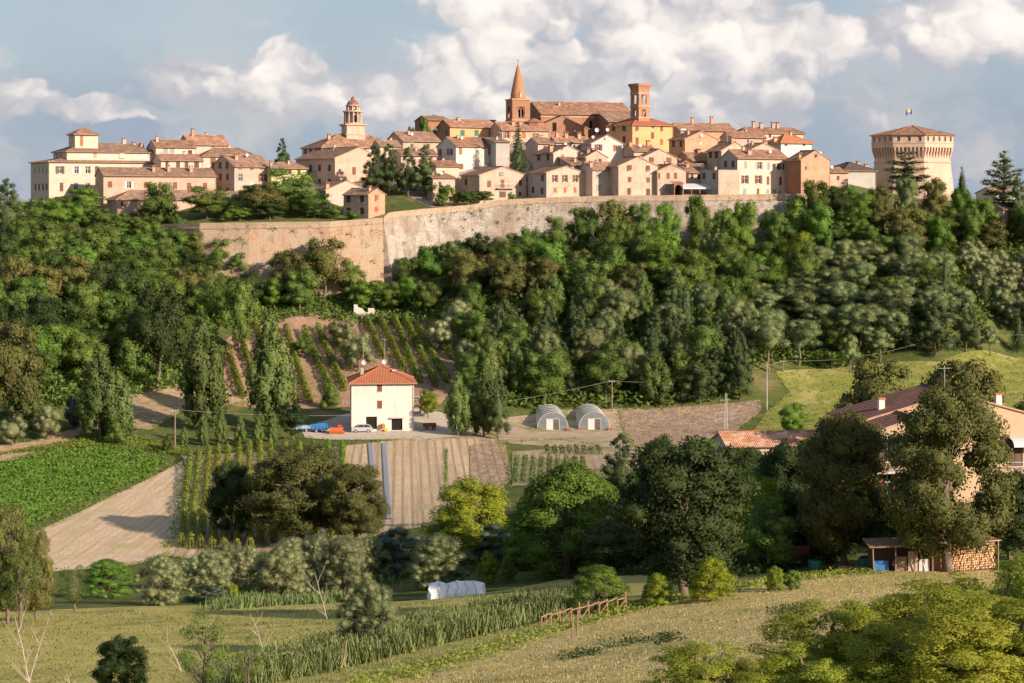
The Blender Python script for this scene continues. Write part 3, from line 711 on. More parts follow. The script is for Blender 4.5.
H('long pale brick wing with a row of red shutters, right of the cream villa', 93.5,103.5,216, 214,175.5,168.5, 472, 24, 'g','pinkbrick','tile2',
  fw=[(110,184.5,'r',4,5.5),(129,185,'+w',4,6),(146,185,'r',4,5.5),(160,185,'r',3,5.5),(175,185.5,'r',4,6),(189,186,'r',4,6),(205,186,'r',4,6),(135,200,'D',3,5)],
  ch=[(153.5,.25,1.2),(168.5,.25,1.3),(191,.25,1.2)], D=9, cat='building', name='building')
H('low pinkish house with a hipped roof, half hidden by trees before the brick wing', 105,117,231, 226,199.5,191, 461, 26, 'h','pinkbrick','tile2',
  fw=[(123,203.5,'r',4,5),(150,204,'D',4,5),(200,205,'D',4,5),(190,216,'D',4,8),(176,213,'D',3,6)], sw=[(111,204,'W')], maxd=9)
H('cream house with four dark upright windows stepping up behind the brick wing', 156,161,203, 176,160.5,155, 486, 24, 'g','cream','tile',
  fw=[(167,165,'D',3,7),(178,165.5,'D',3.5,7),(186.5,166,'D',3.5,7),(196.5,166,'D',4.5,8)], D=9)
H('narrow cream attic storey with paired grey windows above the row of dark windows', 150,156,196, 158,147,141, 494, 24, 'g','cream','tile',
  fw=[(165.5,150.5,'W',4,5.5),(172,150.5,'W',4,5.5),(180,152,'w',4,3.5),(190,152,'D',4,3.5)], ch=[(157,.4,1.2)], D=9)
H('rose house with a chimney on the highest roof of the left quarter', 178,190,229, 160,144.5,134.5, 506, 28, 'g','pink','tile', fw=[(213,146.5,'W',3,2.5)], ch=[(192.5,.45,1.6)], maxd=12)
H('pinkish house under a broad brown hipped roof between villa quarter and pale gabled house', 196,203,257, 178,156,146.5, 498, 22, 'h','pink','tile2', fw=[(213,161.5,'r',5,6),(225,162,'D',3,6)], maxd=13)
g1 = H('tall whitish three storey house with a shaded left gable above the garden trees', 207.5,234.5,272, 199,166.5,155.5, 484, 34, 'g','pale','tile2',
  fw=[(240.5,167,'D',3.5,3),(252,167.5,'D',3,3),(262,167.5,'D',3,3),(240.5,177.5,'+W',3.5,7),(262,178,'+r',3.5,7),(252,186,'w',4,7),(266,178,'D',3,6)],
  sw=[(x,y,'D') for y in (165.5,177,191) for x in (213.5,220.5,227.5)], ch=[(236,.3,1.0)], maxd=13)
H('end house with lichen green wall under a hipped roof, joined to the whitish gabled house', 266,271.5,307, 199,168,158, 486, 26, 'h','green','tile2',
  fw=[(277,172,'D',3,4),(290,172,'D',3,4),(299,172,'D',3,4),(284,182,'D',3,6)], ch=[(270.5,.3,1.2)], maxd=10)
# --- around the baroque bell tower
H('low hipped palace in front of the baroque bell tower, with a shaded row of windows', 302,322,402, 162,147,135, 500, 27, 'h','white','tile',
  fw=[(345,151,'D',3,4),(365,151,'D',3,4)], sw=[(306,151,'D'),(311,151,'D'),(316,151,'D'),(320,151,'D')], ch=[(329,.4,1.1),(390,.4,1.2)], cat='palace', name='palace', maxd=14)
gb = H('big brick building with a shaded flank and sunlit blank gable above the small cream house', 296,335,383, 190,158,147.5, 484, 38, 'f','pinkbrick','tile2',
  fw=[(354,171,'r',4,7),(376,171,'r',4,8)], sw=[(x,y,'D') for x in (301,310.5,319.5,329.5) for y in (168,182)], cat='building', name='building', maxd=19)
H('small cream house with a plain sunlit gable above the end of the brick rampart', 313.5,326,367, 213,190,181, 463, 34, 'f','pale','tile2',
  sw=[(316,193.5,'W'),(320,193.5,'W'),(317,201,'W')], ch=[(327,.1,1.1)], maxd=8.5)
H('little orange brick cottage with red shutters standing on the corner of the rampart', 343.5,368.5,385, 224,194.5,188.8, 451, 52, 'f','brick','tile2',
  fw=[(376.3,197.5,'o',4,5),(376.3,209.5,'o',5,4.5)], sw=[(348.5,199,'D'),(362,199,'D'),(348.5,211,'D'),(362,211,'D')], ch=[(369,.15,.9)], maxd=9.5, cat='cottage', name='cottage', side='pinkbrick')
# --- centre left
H('low tan house with a dark gable at the left edge of the central quarter', 385,403,441, 156,141,132.5, 500, 27, 'g','tan','tile2', fw=[(412,146,'D',3,4),(428,146,'D',3,4)], maxd=11)
H('cream house behind the left conifers with only its upper wall showing', 372,380,401, 165,146,141, 492, 25, 'g','cream','tile2', fw=[(385,151,'D',3,4),(394,151,'D',3,4)], maxd=9)
H('tan house just left of the white house, behind the tall conifers', 393,401,437, 180,155,147, 486, 25, 'g','tan','tile2', fw=[(408,162,'D',3,5),(420,162,'D',3,5)], maxd=9)
H('dark red brick house with a small tree beside it, left of the orange long house', 423,428,449, 148,120,116.5, 520, 25, 'g','redbrick','tile2', sw=[(425,128,'D')], fw=[(436,131,'g',3,6)], D=9)
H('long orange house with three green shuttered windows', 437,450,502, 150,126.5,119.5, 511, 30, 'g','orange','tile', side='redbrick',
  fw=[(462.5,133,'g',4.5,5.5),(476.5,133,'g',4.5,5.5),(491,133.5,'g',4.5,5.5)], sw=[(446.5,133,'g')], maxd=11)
H('tan house with red shutters directly right of the long orange house', 498,502,549, 150,130,122.8, 509, 22, 'g','tan','tile', fw=[(507,135,'+o',3.5,6),(517,135,'r',4,5),(524,135,'o',3.5,6),(536,136,'+o',3.5,5)], D=9, ch=[(513,.3,.9)])
wh = H('white house with a bluish shaded gable and small orange shutters', 437,456,496, 173,146,138, 487, 33, 'g','white','tile',
  fw=[(460.5,151,'o',3.5,6),(489.7,152,'o',3.5,6),(460.5,166.5,'r',6,5),(489,166,'o',4,4)], sw=[(440,152,'r'),(450,152,'+r')], maxd=9.5)
H('greyish block with a blank wall right of the white house', 490,496,509.5, 170,142,138, 489, 24, 's','grey','tile2', D=8)
H('low cream annex with a tiled lean-to below the white house', 431,436,459, 190,166,161.5, 477, 25, 'g','cream','tile', fw=[(449,165.5,'r',6,2),(443,173,'D',3,4)], D=6)
H('cream house beneath the white house above the garden shrubs', 428,433,455, 199,178,174, 470, 25, 's','pale','tile2', fw=[(440,184,'D',3,4)], D=6)
b1 = H('broad stone house with a balcony under its wide flat gable on the wall', 459,479.5,526, 200,175,167, 468, 30, 'f','tan','tile2',
  fw=[(501.5,173.5,'W',4,3),(502.5,184,'r',4,8),(520.5,183,'r',3.5,5.5),(489,184,'r',4,6),(502.5,194.5,'D',7,5.5),(520,194,'D',3,4)], sw=[(466,182,'D')], maxd=9)
def balcony(rt, px0, px1, py, dpt=1.0, name='balcony', h=1.0):
    root, f = rt; a, b = f.u_of(px0), f.u_of(px1); z = f.z_of(py, (a+b)/2, 0)
    mb = MB(); mb.box(a,b,-dpt,.05,z-.15,z,M['concrete']); o = mb.build(name, root)
    rb = MB(); rb.tube([(a,-.02,z+h),(a,-dpt+.03,z+h),(b,-dpt+.03,z+h),(b,-.02,z+h)], .03, M['metal'], 4)
    n = int((b-a)/.16)
    for k in range(n+1): x = a+(b-a)*k/n; rb.tube([(x,-dpt+.03,z),(x,-dpt+.03,z+h)], .014, M['metal'], 4, False)
    rb.build('railing', o); return o
balcony(b1, 496, 513, 188)
balcony(wh, 476, 490, 170)
t1 = H('stone house with three open brown shutters over three small orange ones', 528,546.5,585, 198,172.5,166.5, 467, 30, 'f','tan','tile2', side='grey',  # grey left wall stands in for its shade, stone like the front
  fw=[(555,178.5,'+r',3,6.5),(565,178.5,'+r',3,6.5),(575.5,178.5,'+r',3,6.5),(555,190,'o',3,4.5),(565,190,'o',3,5),(575,190,'o',3,5)], sw=[(532,179,'W'),(542.5,178,'D'),(533,190,'D'),(542,191,'D')], maxd=10)
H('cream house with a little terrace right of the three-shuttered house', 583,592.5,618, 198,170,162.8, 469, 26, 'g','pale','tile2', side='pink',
  fw=[(598.3,175,'W',5,6),(598.5,188,'W',5,5.5),(589,188,'W',4,5)], ch=[(590.5,.2,1.0)], D=8, ov=.3)
H('smooth ochre stone gabled house with round plaque between four shuttered windows', 614,618.5,658, 198,166,157, 466, 18, 'f','tan','tile2',
  fw=[(629.5,167.5,'r',3.5,4.5),(648,168,'r',3.5,4.5),(629.5,179.5,'r',3.5,4.5),(648,180,'r',3.5,4.5),(629,191.5,'D',3.5,6),(648,192,'D',4,6)], D=9)
t4 = H('stone house with two red shutters side by side, left of the brown arch', 654,657.5,686, 198,171,164.8, 467.5, 18, 'f','tan','tile2',
  fw=[(668,175.8,'r',3,5.5),(675.5,175.8,'r',3,5.5),(657.5,176,'r',2,5),(668,188,'W',5,5)], D=8.5)
H('upper tan gabled house directly behind the pair of front stone houses', 638,642,677, 178,158,149.5, 478, 20, 'f','tan','tile2', fw=[(651.5,159.8,'r',4,4.5),(669,161,'r',4,6)], D=9)
H('small brown roofed house squeezed behind the ochre gabled house', 621,634,657, 172,151,145.5, 482, 25, 'g','tan','tile', ch=[(630,.4,.9),(648,.5,.9)], maxd=9)
H('tan house with a lean-to roof left of the plaque gable, in the second row', 581,586,607, 176,157,150, 478, 25, 'f','tan','tile2', fw=[(600,161,'D',3,4)], ch=[(588,.3,.8)], D=8)
H('dark terraced house between pink house and cream terrace house', 560,572,585, 180,165,158, 474, 28, 's','grey','tile2', fw=[(577,165,'D',4,4)], maxd=8)
H('pink gabled house in the second row above the three-shuttered house', 531,553.5,582.5, 178,153,145.8, 479, 30, 'f','pink','tile2', fw=[(562.5,157,'o',3,4.5),(573,160,'W',3,4),(562,148.5,'D',1.6,1.6)], sw=[(539,157,'D'),(548,157,'D')], ch=[(546,.2,1.5)], maxd=9.5)
H('low brown roofed row in front of the orange tan houses and beside the fir', 533,538,553, 160,143.5,138.5, 488, 22, 'g','pale','tile2', fw=[(545,148,'D',3,4)], D=8)
H('grey walled house with long tiled roof left of the tall white gable', 548,556,591, 158,142,131.5, 492, 22, 'g','grey','tile', fw=[(582.5,147,'D',3.5,5),(570,147,'D',3,4)], ch=[(566,.4,1.1),(579,.35,1.2),(557,.45,1.1)], maxd=12)
w2 = H('tall bright white gabled house below the yellow palace', 590,591.5,623, 165,143.5,133.5, 485, 14, 'f','white','tile', fw=[(598.5,147.5,'+r',3.5,5.5),(615,148,'o',3.5,5.5),(605.5,138,'w',1.8,2)], D=14)
dish(w2[0], (2.2, 3.0, w2[1].ze+3.4), .55); dish(w2[0], (5.5, 5.0, w2[1].ze+3.6), .45)
ps = H('yellow ochre palace with a hipped roof right below the square bell tower', 608,632.5,673, 156,124.8,116.8, 500, 31, 'h','ochre','tilered', side='orange',  # left wall coloured orange for its shaded tone, not a second render
  fw=[(637,127.5,'r',3,5),(652.5,135.5,'r',3.5,6),(661.5,129,'r',3,4.5),(637,141,'r',3.5,6.5),(661.5,142,'o',3.5,5.5),(653,126.5,'D',2,2)], sw=[(614,128,'D'),(624.5,128,'D'),(624,139.5,'D')], cat='palace', name='palace', maxd=14)
# --- right quarter
H('long tiled range on the skyline with chimneys, right of the yellow palace', 672,680,736, 150,130.5,124, 514, 15, 'g','brick','tile', fw=[(678,130.5,'w',5,3.5)], ch=[(692.5,.5,1.3),(711.5,.5,1.6)], D=11)
H('broad cream house with the highest hipped roof of the right quarter', 733,741,804, 148,132.5,123.5, 512, 20, 'h','cream','tile', fw=[(770,136,'D',2.5,3),(795,137,'D',2.5,3)], ch=[(753.5,.5,1.4),(761,.45,1.2),(773,.5,1.2),(777.5,.5,1.2)], maxd=14)
H('tan house with a shaded left gable on the second terrace of the right quarter', 723,730.5,766, 160,137,130.5, 500, 24, 'g','pale','tile', fw=[(748,141,'D',2,2.5)], maxd=9)
H('orange brick gabled house with two dark windows in its shaded left side', 669,685,717.5, 168,139,131.5, 487, 26, 'f','brick','tile', side='orange', fw=[(701,135.5,'w',3,2),(701,143.5,'w',3,2)], sw=[(673.5,144,'D'),(681,144,'D')], maxd=12)
H('white house under a fresh orange hipped roof on the right edge of town', 763,781,812.5, 165,142.5,133.8, 492, 28, 'h','white','tile3', side='grey', fw=[(786,144,'D',2.5,2.5),(804,144.5,'D',2.5,2.5)], maxd=11, ch=[(768,.4,.9)])  # darker grey on the left wall is shade put into the colour
H('tan gabled house with a shaded side of two windows above the brick terrace', 707,721.5,749, 172,150.5,142.5, 478, 30, 'f','tan','tile', sw=[(710.5,155,'D'),(716.5,155,'D')], fw=[(735,154,'D',3,4)], ch=[(732,.1,1.3)], maxd=9)
H('pale stone house with arched gable just behind the large cream house', 744,750,778, 170,150,143.5, 481, 22, 'f','pale','tile', ch=[(765,.2,.9)], D=8)
u6 = H('large cream house of two window rows beside the brick gabled house', 720.5,737.5,788, 197,158,150, 468, 27, 'g','cream','tile', side='grey',  # left wall of the cream house coloured grey as painted shade
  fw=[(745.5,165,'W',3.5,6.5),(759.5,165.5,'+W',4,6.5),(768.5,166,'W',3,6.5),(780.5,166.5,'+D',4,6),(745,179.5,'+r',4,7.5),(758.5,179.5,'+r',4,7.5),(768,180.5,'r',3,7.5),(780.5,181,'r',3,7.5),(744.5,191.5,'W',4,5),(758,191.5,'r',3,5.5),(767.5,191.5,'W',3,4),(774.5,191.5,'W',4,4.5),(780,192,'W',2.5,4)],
  sw=[(725.5,164,'D'),(733,164,'D')], ch=[(749,.2,1.0)], maxd=12)
H('brick house with a round window in its sunlit gable at the end of the row', 786.5,801,829.5, 198,159.5,149.3, 467, 25, 'f','brick','tile2', side='redbrick', fw=[(816,155.5,'r',2.2,2.6),(806,168,'r',2,3)], sw=[], ch=[(789,.2,.9)], maxd=12)  # darker brick on the left wall paints in its shade
H('low brick and stone terrace house between white awning and large cream house', 701,718.5,739.5, 198,170.5,168, 464.5, 28, 'x','pinkbrick','tile2', side='grey', fw=[(728,185,'W',3,4)], sw=[(704,176,'D'),(714,176,'D')], maxd=8)  # left wall greyed to carry shade in its colour
H('shaded stone house with a tiled roof behind the white awning', 683,689,712, 198,172.5,164.5, 474, 24, 'g','tan','tile2', fw=[(692,176,'D',3,4),(699,177,'D',3,4),(706,178,'D',3,5)], ch=[(687,.3,.9)], D=9)
H('brown roofed house tucked under the orange brick gable', 685,692,723, 176,160.5,152.5, 483, 24, 'g','brick','tile2', fw=[(700,164,'D',3,4)], ch=[(699,.4,.9)], D=9)
H('tan house with two dark windows behind the roof of the white awning house', 672,677,694, 186,166,159, 480, 22, 'f','tan','tile2', fw=[(684,171,'D',3,4)], D=8)
H('dark roofed long building behind the trees between brick gable and round keep', 834,844,876, 196,170.5,163, 492, 22, 'h','grey','tiledark', ch=[(858,.4,1.0),(866,.3,1.0)], D=11, cat='building', name='building')  # grey chosen darker to paint in the shadow over this wall
H('low house with a flat tiled roof right of the brick gabled house', 826,830,848, 196,172.5,168, 478, 22, 'g','pinkbrick','tile', fw=[(838,178,'D',3,4)], D=8)
# --- right end houses beyond the keep
H('brick and stone house at the right edge with two grey shutters under a brown roof', 992,1003,1040, 232,209.5,203, 466, 26, 'g','pinkbrick','tiledark', fw=[(1009,217,'W',4,6),(1020,217,'W',4,6),(1031,217,'W',4,6)], D=8)
H('small white and orange house showing between the branches of the cedar', 990,996,1016, 210,193,188, 488, 24, 'g','white','tile', fw=[(1002,197.5,'o',5,6)], D=8)

# --- awning, arch gate
def awning():
    f = Frame(683, 465.4, zt(196.5,465.4), R(14)); r = empty('awning', (f.C.x, f.C.y, f.zb), f.th); tag(r, 'long white awning over the terrace between brown arch and brick terrace house', 'awning')
    W = f.u_of(717); z = f.z_of(183.5, 0, 2); z0 = f.z_of(187.5,0,0)
    mb = MB(); mb.slab([(0,0,z0),(W,0,z0),(W,2.4,z),(0,2.4,z)], .06, M['whitep']); mb.quad((0,-.01,z0-.35),(W,-.01,z0-.35),(W,-.01,z0),(0,-.01,z0), M['whitep']); mb.build('canopy', r)
    for k in range(5):
        q = MB(); x = .1 + (W-.2)*k/4; q.tube([(x,.1,-.8),(x,.1,z0-.07)], .05, M['metal'], 6); q.build('post', r)
    q = MB(); 
    for k in range(4): x = 1+k*1.9; q.box(x,x+.9,1.2,2.0,-.5,.35,M['wood'])
    q.box(.2,W-.2,2.6,2.9,-1,1.2,M['redbrick']); q.build('back_bench', r)
awning()
def arch():
    f = Frame(674, 465.2, zt(197,465.2), R(14)); r = empty('arched_porch', (f.C.x, f.C.y, f.zb), f.th); tag(r, 'brown brick porch with a round arch at the left end of the white awning', 'porch')
    W = f.u_of(683); H_ = 3.1; mb = MB(); n = 12; ra = W*.40; cx = W/2; zc = H_-ra-.25
    pts = [(cx-ra,-1)] + [(cx-ra*math.cos(math.pi*k/n), zc+ra*math.sin(math.pi*k/n)) for k in range(n+1)] + [(cx+ra,-1)]
    outer = [(0,-1)] + [(W*k/n, H_) for k in range(n+1)] + [(W,-1)]
    for i in range(len(pts)-1):
        a,b = pts[i],pts[i+1]; c,d = outer[i+1],outer[i]
        mb.quad((a[0],0,a[1]),(b[0],0,b[1]),(c[0],0,c[1]),(d[0],0,d[1]), M['redbrick']); mb.quad((a[0],0,a[1]),(a[0],.6,a[1]),(b[0],.6,b[1]),(b[0],0,b[1]), M['redbrick'])
    mb.build('arch', r); rb = MB(); rb.slab([(-.2,-.2,H_+.1),(W+.2,-.2,H_+.1),(W+.2,2,H_+.6),(-.2,2,H_+.6)], .12, M['tile']); rb.build('roof', r)
    s = MB(); s.box(0,.15,.603,2,-1,H_,M['redbrick']); s.box(W-.15,W,.603,2,-1,H_,M['redbrick']); s.quad((.15,1.9,-1),(W-.15,1.9,-1),(W-.15,1.9,H_),(.15,1.9,H_),M['shade']); s.build('wall', r)  # back quad coloured near black as the porch's inner shade
arch()

# --- church, cone spired tower, bell tower
church, cf = H('large brick church with a long brown tiled roof on the top of the hill', 531,541,633, 140,113.8,103, 522, 17, 'g','redbrick','tile',
   fw=[(591,124.5,'a',3.5,8),(618,124,'a',3,7)], D=16, cat='church', name='church')
H(None, 533,536,588, 140,128,116.5, 516, 17, 'f','redbrick','tile2', fw=[(554.5,127.3,'a',4.5,10)], D=9, parent=(church,cf))
def church_bits():
    for px in (566, 608, 626):
        mb = MB(); u = cf.u_of(px); mb.box(u-.5,u+.5,-.9,.05,-3,cf.ze-.8,M['redbrick']); mb.slab([(u-.6,-1.0,cf.ze-.75),(u+.6,-1.0,cf.ze-.75),(u+.6,.0,cf.ze-.2),(u-.6,.0,cf.ze-.2)], .1, M['tile']); mb.build('buttress', church)
    mb = MB(); mb.box(-.15,cf.W+.15,-.15,.05,cf.ze-.9,cf.ze-.45,M['brick']); mb.build('cornice', church)
    # transept roof falling from the nave towards the bell tower
    H(None, 600,609,640, 140,121.5,112, 517, 17, 's','redbrick','tile2', D=8, parent=(church,cf))
church_bits()
def spire_tower():
    Y = 519; s = Y/F; x = xt(518,Y); zb = zt(134,Y); root = empty('spire_tower', (x,Y,zb), R(20)); tag(root, 'brick bell tower with a tall terracotta cone spire', 'bell tower')
    w = 2.45; ztop = zt(99,Y)-zb; zs = zt(64,Y)-zb
    def wallp(mb, ax, hole, H0, H1):
        L = 2*w
        fn = [lambda a,d,z:(a-w,-w+d,z), lambda a,d,z:(w-d,a-w,z), lambda a,d,z:(w-a,w-d,z), lambda a,d,z:(-w+d,w-a,z)][ax]
        panel(mb, L, H0, H1, hole, M['redbrick'], fn, .5)
    mb = MB()
    z0 = zt(118,Y)-zb; z1 = zt(107,Y)-zb
    for ax in range(4):
        wallp(mb, ax, [(w-.95,w+.95,z0,z1)], -3, ztop)
        fn = [lambda a,d,z:(a-w,-w+d,z), lambda a,d,z:(w-d,a-w,z), lambda a,d,z:(w-a,w-d,z), lambda a,d,z:(-w+d,w-a,z)][ax]
        n = 8   # pointed head of the opening
        for k in range(n):
            for sgn in (-1,1):
                t0,t1 = k/n,(k+1)/n; f_ = lambda t: .95*(1-t*t*.0-t**1.6)
                a0,a1 = w+sgn*.95*math.cos(t0*math.pi/2), w+sgn*.95*math.cos(t1*math.pi/2); h0,h1 = z1-1.5+1.45*math.sin(t0*math.pi/2), z1-1.5+1.45*math.sin(t1*math.pi/2)
                e = w+sgn*.95; mb.add([fn(e,.06,z1),fn(a0,.06,h0),fn(a1,.06,h1),fn(w,.06,z1)], [(0,1,2,3)], M['redbrick'])
        p = [fn(w-.06,.2,z0),fn(w+.06,.2,z0),fn(w+.06,.2,z1-.4),fn(w-.06,.2,z1-.4)]; mb.add(p, [(0,1,2,3)], M['pale'])
    mb.quad((-w,-w,ztop),(w,-w,ztop),(w,w,ztop),(-w,w,ztop),M['brick']); mb.build('shaft', root)
    c = MB(); 
    for zz, e in ((ztop-.35,.22),(z0-.8,.15)): c.box(-w-e,w+e,-w-e,w+e,zz,zz+.3,M['brick'])
    c.build('cornice', root)
    sp = MB(); r0 = 1.95
    sp.lathe([(r0+.15,ztop-.02),(r0+.15,ztop+.25),(r0,ztop+.25),(r0*.98,ztop+1.2),(r0*.80,ztop+2.9),(r0*.45,ztop+6.2),(r0*.14,zs-.5),(.1,zs)], M['spire'], 16); so_ = sp.build('spire', root)
    l = MB(); l.box(-.3,.3,-r0-.15,-r0+.6,ztop+.4,ztop+1.3,M['pale']); l.add([(-.4,-r0-.2,ztop+1.3),(.4,-r0-.2,ztop+1.3),(0,-r0-.2,ztop+1.8),(-.4,-r0+.6,ztop+1.3),(.4,-r0+.6,ztop+1.3),(0,-r0+.7,ztop+1.8)], [(0,1,2),(0,2,5,3),(1,4,5,2)], M['brick']); l.build('dormer', root)
    x_ = MB(); x_.tube([(0,0,zs-.2),(0,0,zs+1.3)], .05, M['black'], 5); x_.tube([(-.3,0,zs+.9),(.3,0,zs+.9)], .05, M['black'], 5); x_.build('cross', root)
    # apse at its foot
    a = MB(); a.lathe([(2.9,-3),(2.9,zt(123,Y)-zb),(3.15,zt(123,Y)-zb),(.2,zt(118.5,Y)-zb)], M['redbrick'], 8, (3.2,-3.2,0)); a.build('apse', root)
M['spire'] = wallmat('terracotta_spire', (.40,.19,.10), (.46,.24,.135), (.30,.15,.09), .5)
spire_tower()
M['towerbrick'] = wallmat('belfry_brick', (.38,.205,.13), (.44,.26,.17), (.31,.17,.115))
def bell_tower():
    Y = 506; x = xt(640,Y); zb = zt(132,Y)-1; th = R(34); root = empty('bell_tower', (x,Y,zb), th); tag(root, 'square orange brick bell tower with open belfry and flared flat top', 'bell tower')
    w = 1.72; Z = lambda py: zt(py,Y)-zb
    fns = [lambda a,d,z:(a-w,-w+d,z), lambda a,d,z:(w-d,a-w,z), lambda a,d,z:(w-a,w-d,z), lambda a,d,z:(-w+d,w-a,z)]
    mb = MB()
    for fn in fns:
        panel(mb, 2*w, -3, Z(93), [(w-.75,w+.75,Z(104),Z(95)),(w-.6,w+.6,Z(117),Z(109.5))], M['towerbrick'], fn, .4)
        for k in range(6):
            for s_ in (-1,1):
                t0,t1 = k/6*math.pi/2,(k+1)/6*math.pi/2; zz = Z(109.5)
                mb.add([fn(w+s_*.6,.05,zz),fn(w+s_*.6*math.cos(t0),.05,zz-.6+.6*math.sin(t0)),fn(w+s_*.6*math.cos(t1),.05,zz-.6+.6*math.sin(t1)),fn(w,.05,zz)], [(0,1,2,3)], M['towerbrick'])
    mb.build('shaft', root)
    for e_, za, zb2, mt in ((.18,107.2,106,'brick'),(.12,94,93,'pinkbrick'),(.14,118.5,117.6,'pinkbrick')): c = MB(); c.box(-w-e_,w+e_,-w-e_,w+e_,Z(za),Z(zb2),M[mt]); c.build('string_course', root)
    t = MB(); q = math.sqrt(2); t.lathe([(w*q,Z(93)),(w*q,Z(90.5)),(w*q*1.1,Z(87.5)),(w*q*1.25,Z(86)),(w*q*1.25,Z(83.8)),(w*q*1.05,Z(83.8)),(w*q*1.05,Z(85))], M['towerbrick'], 4, ph=R(45)); t.build('flared_crown', root)
    b = MB(); b.lathe([(.5,Z(102)),(.42,Z(101)),(.28,Z(99.3)),(.1,Z(98.6))], M['metal'], 12); b.build('bell', root)
    p = MB(); p.tube([(0,0,Z(85)),(0,0,Z(73))], .035, M['metal'], 5); p.tube([(-.5,.4,Z(85)),(-.5,.4,Z(80))], .03, M['metal'], 5); p.build('antenna', root)
bell_tower()
def baroque():
    Y = 511; x = xt(353,Y); zb = zt(138,Y); root = empty('baroque_bell_tower', (x,Y,zb), R(22)); tag(root, 'pale baroque bell tower with stepped tiers, columns and a little dome', 'bell tower')
    Z = lambda py: zt(py,Y)-zb
    q = math.sqrt(2)
    mb = MB(); mb.lathe([(2.45*q,-3),(2.45*q,Z(135.2)),(2.65*q,Z(135)),(2.65*q,Z(134))], M['tan'], 4, ph=R(45)); 
    mb.lathe([(2.35*q,Z(134)),(2.35*q,Z(126.5)),(2.75*q,Z(125.6)),(2.85*q,Z(124.2)),(2.2*q,Z(123.8))], M['tan'], 4, ph=R(45)); mb.build('base_tier', root)
    def tier(name, r, z0, z1, n, colr, hole=True):
        t = MB(); z0, z1 = Z(z0), Z(z1); t.lathe([(r*.80,z0),(r*.80,z1)], M['tan'], 8, ph=R(22.5)); 
        t.lathe([(r*1.06,z1-.15),(r*1.2,z1),(r*1.2,z1+.25),(r*.9,z1+.3)], M['tan'], 16); t.lathe([(r*1.08,z0-.1),(r*1.08,z0+.3),(r*.8,z0+.31)], M['tan'], 16); o = t.build(name, root)
        for k in range(n):
            a = 2*math.pi*k/n + math.pi/n; c = MB(); c.lathe([(.24,z0+.3),(.20,z0+.5),(.17,z1-.45),(.27,z1-.15)], M['pale'], 8, (r*.98*math.cos(a), r*.98*math.sin(a), 0)); c.build('column', o)
        for k in range(4):
            a = math.pi/2*k; d = MB(); w_ = r*.19; h0 = z0+.5; h1 = z1-.8; rr = r*.8
            pts = [(-w_,h0),(w_,h0),(w_,h1-w_)] + [(w_*math.cos(math.pi*j/6), h1-w_+w_*math.sin(math.pi*j/6)) for j in range(1,6)] + [(-w_,h1-w_)]
            d.add([(rr*.985, p[0], p[1]) for p in pts], [tuple(range(len(pts)))], M['shade']); d.xf(Matrix.Rotation(a,4,'Z')); e = d.build('arched_shade_panel', o)  # flat dark panel on the solid drum, painted as an opening's shade
        return o
    tier('column_tier', 2.2, 124, 112, 12, 0); tier('lantern_tier', 1.6, 111.5, 106, 8, 0)
    d = MB(); d.lathe([(1.6,Z(105.5)),(1.55,Z(103.6)),(1.3,Z(101.8)),(.85,Z(100.4)),(.55,Z(100)),(.5,Z(98.4)),(.6,Z(98.2)),(.2,Z(97)),(.06,Z(95.5))], M['tile'], 16); d.build('dome', root)
baroque()

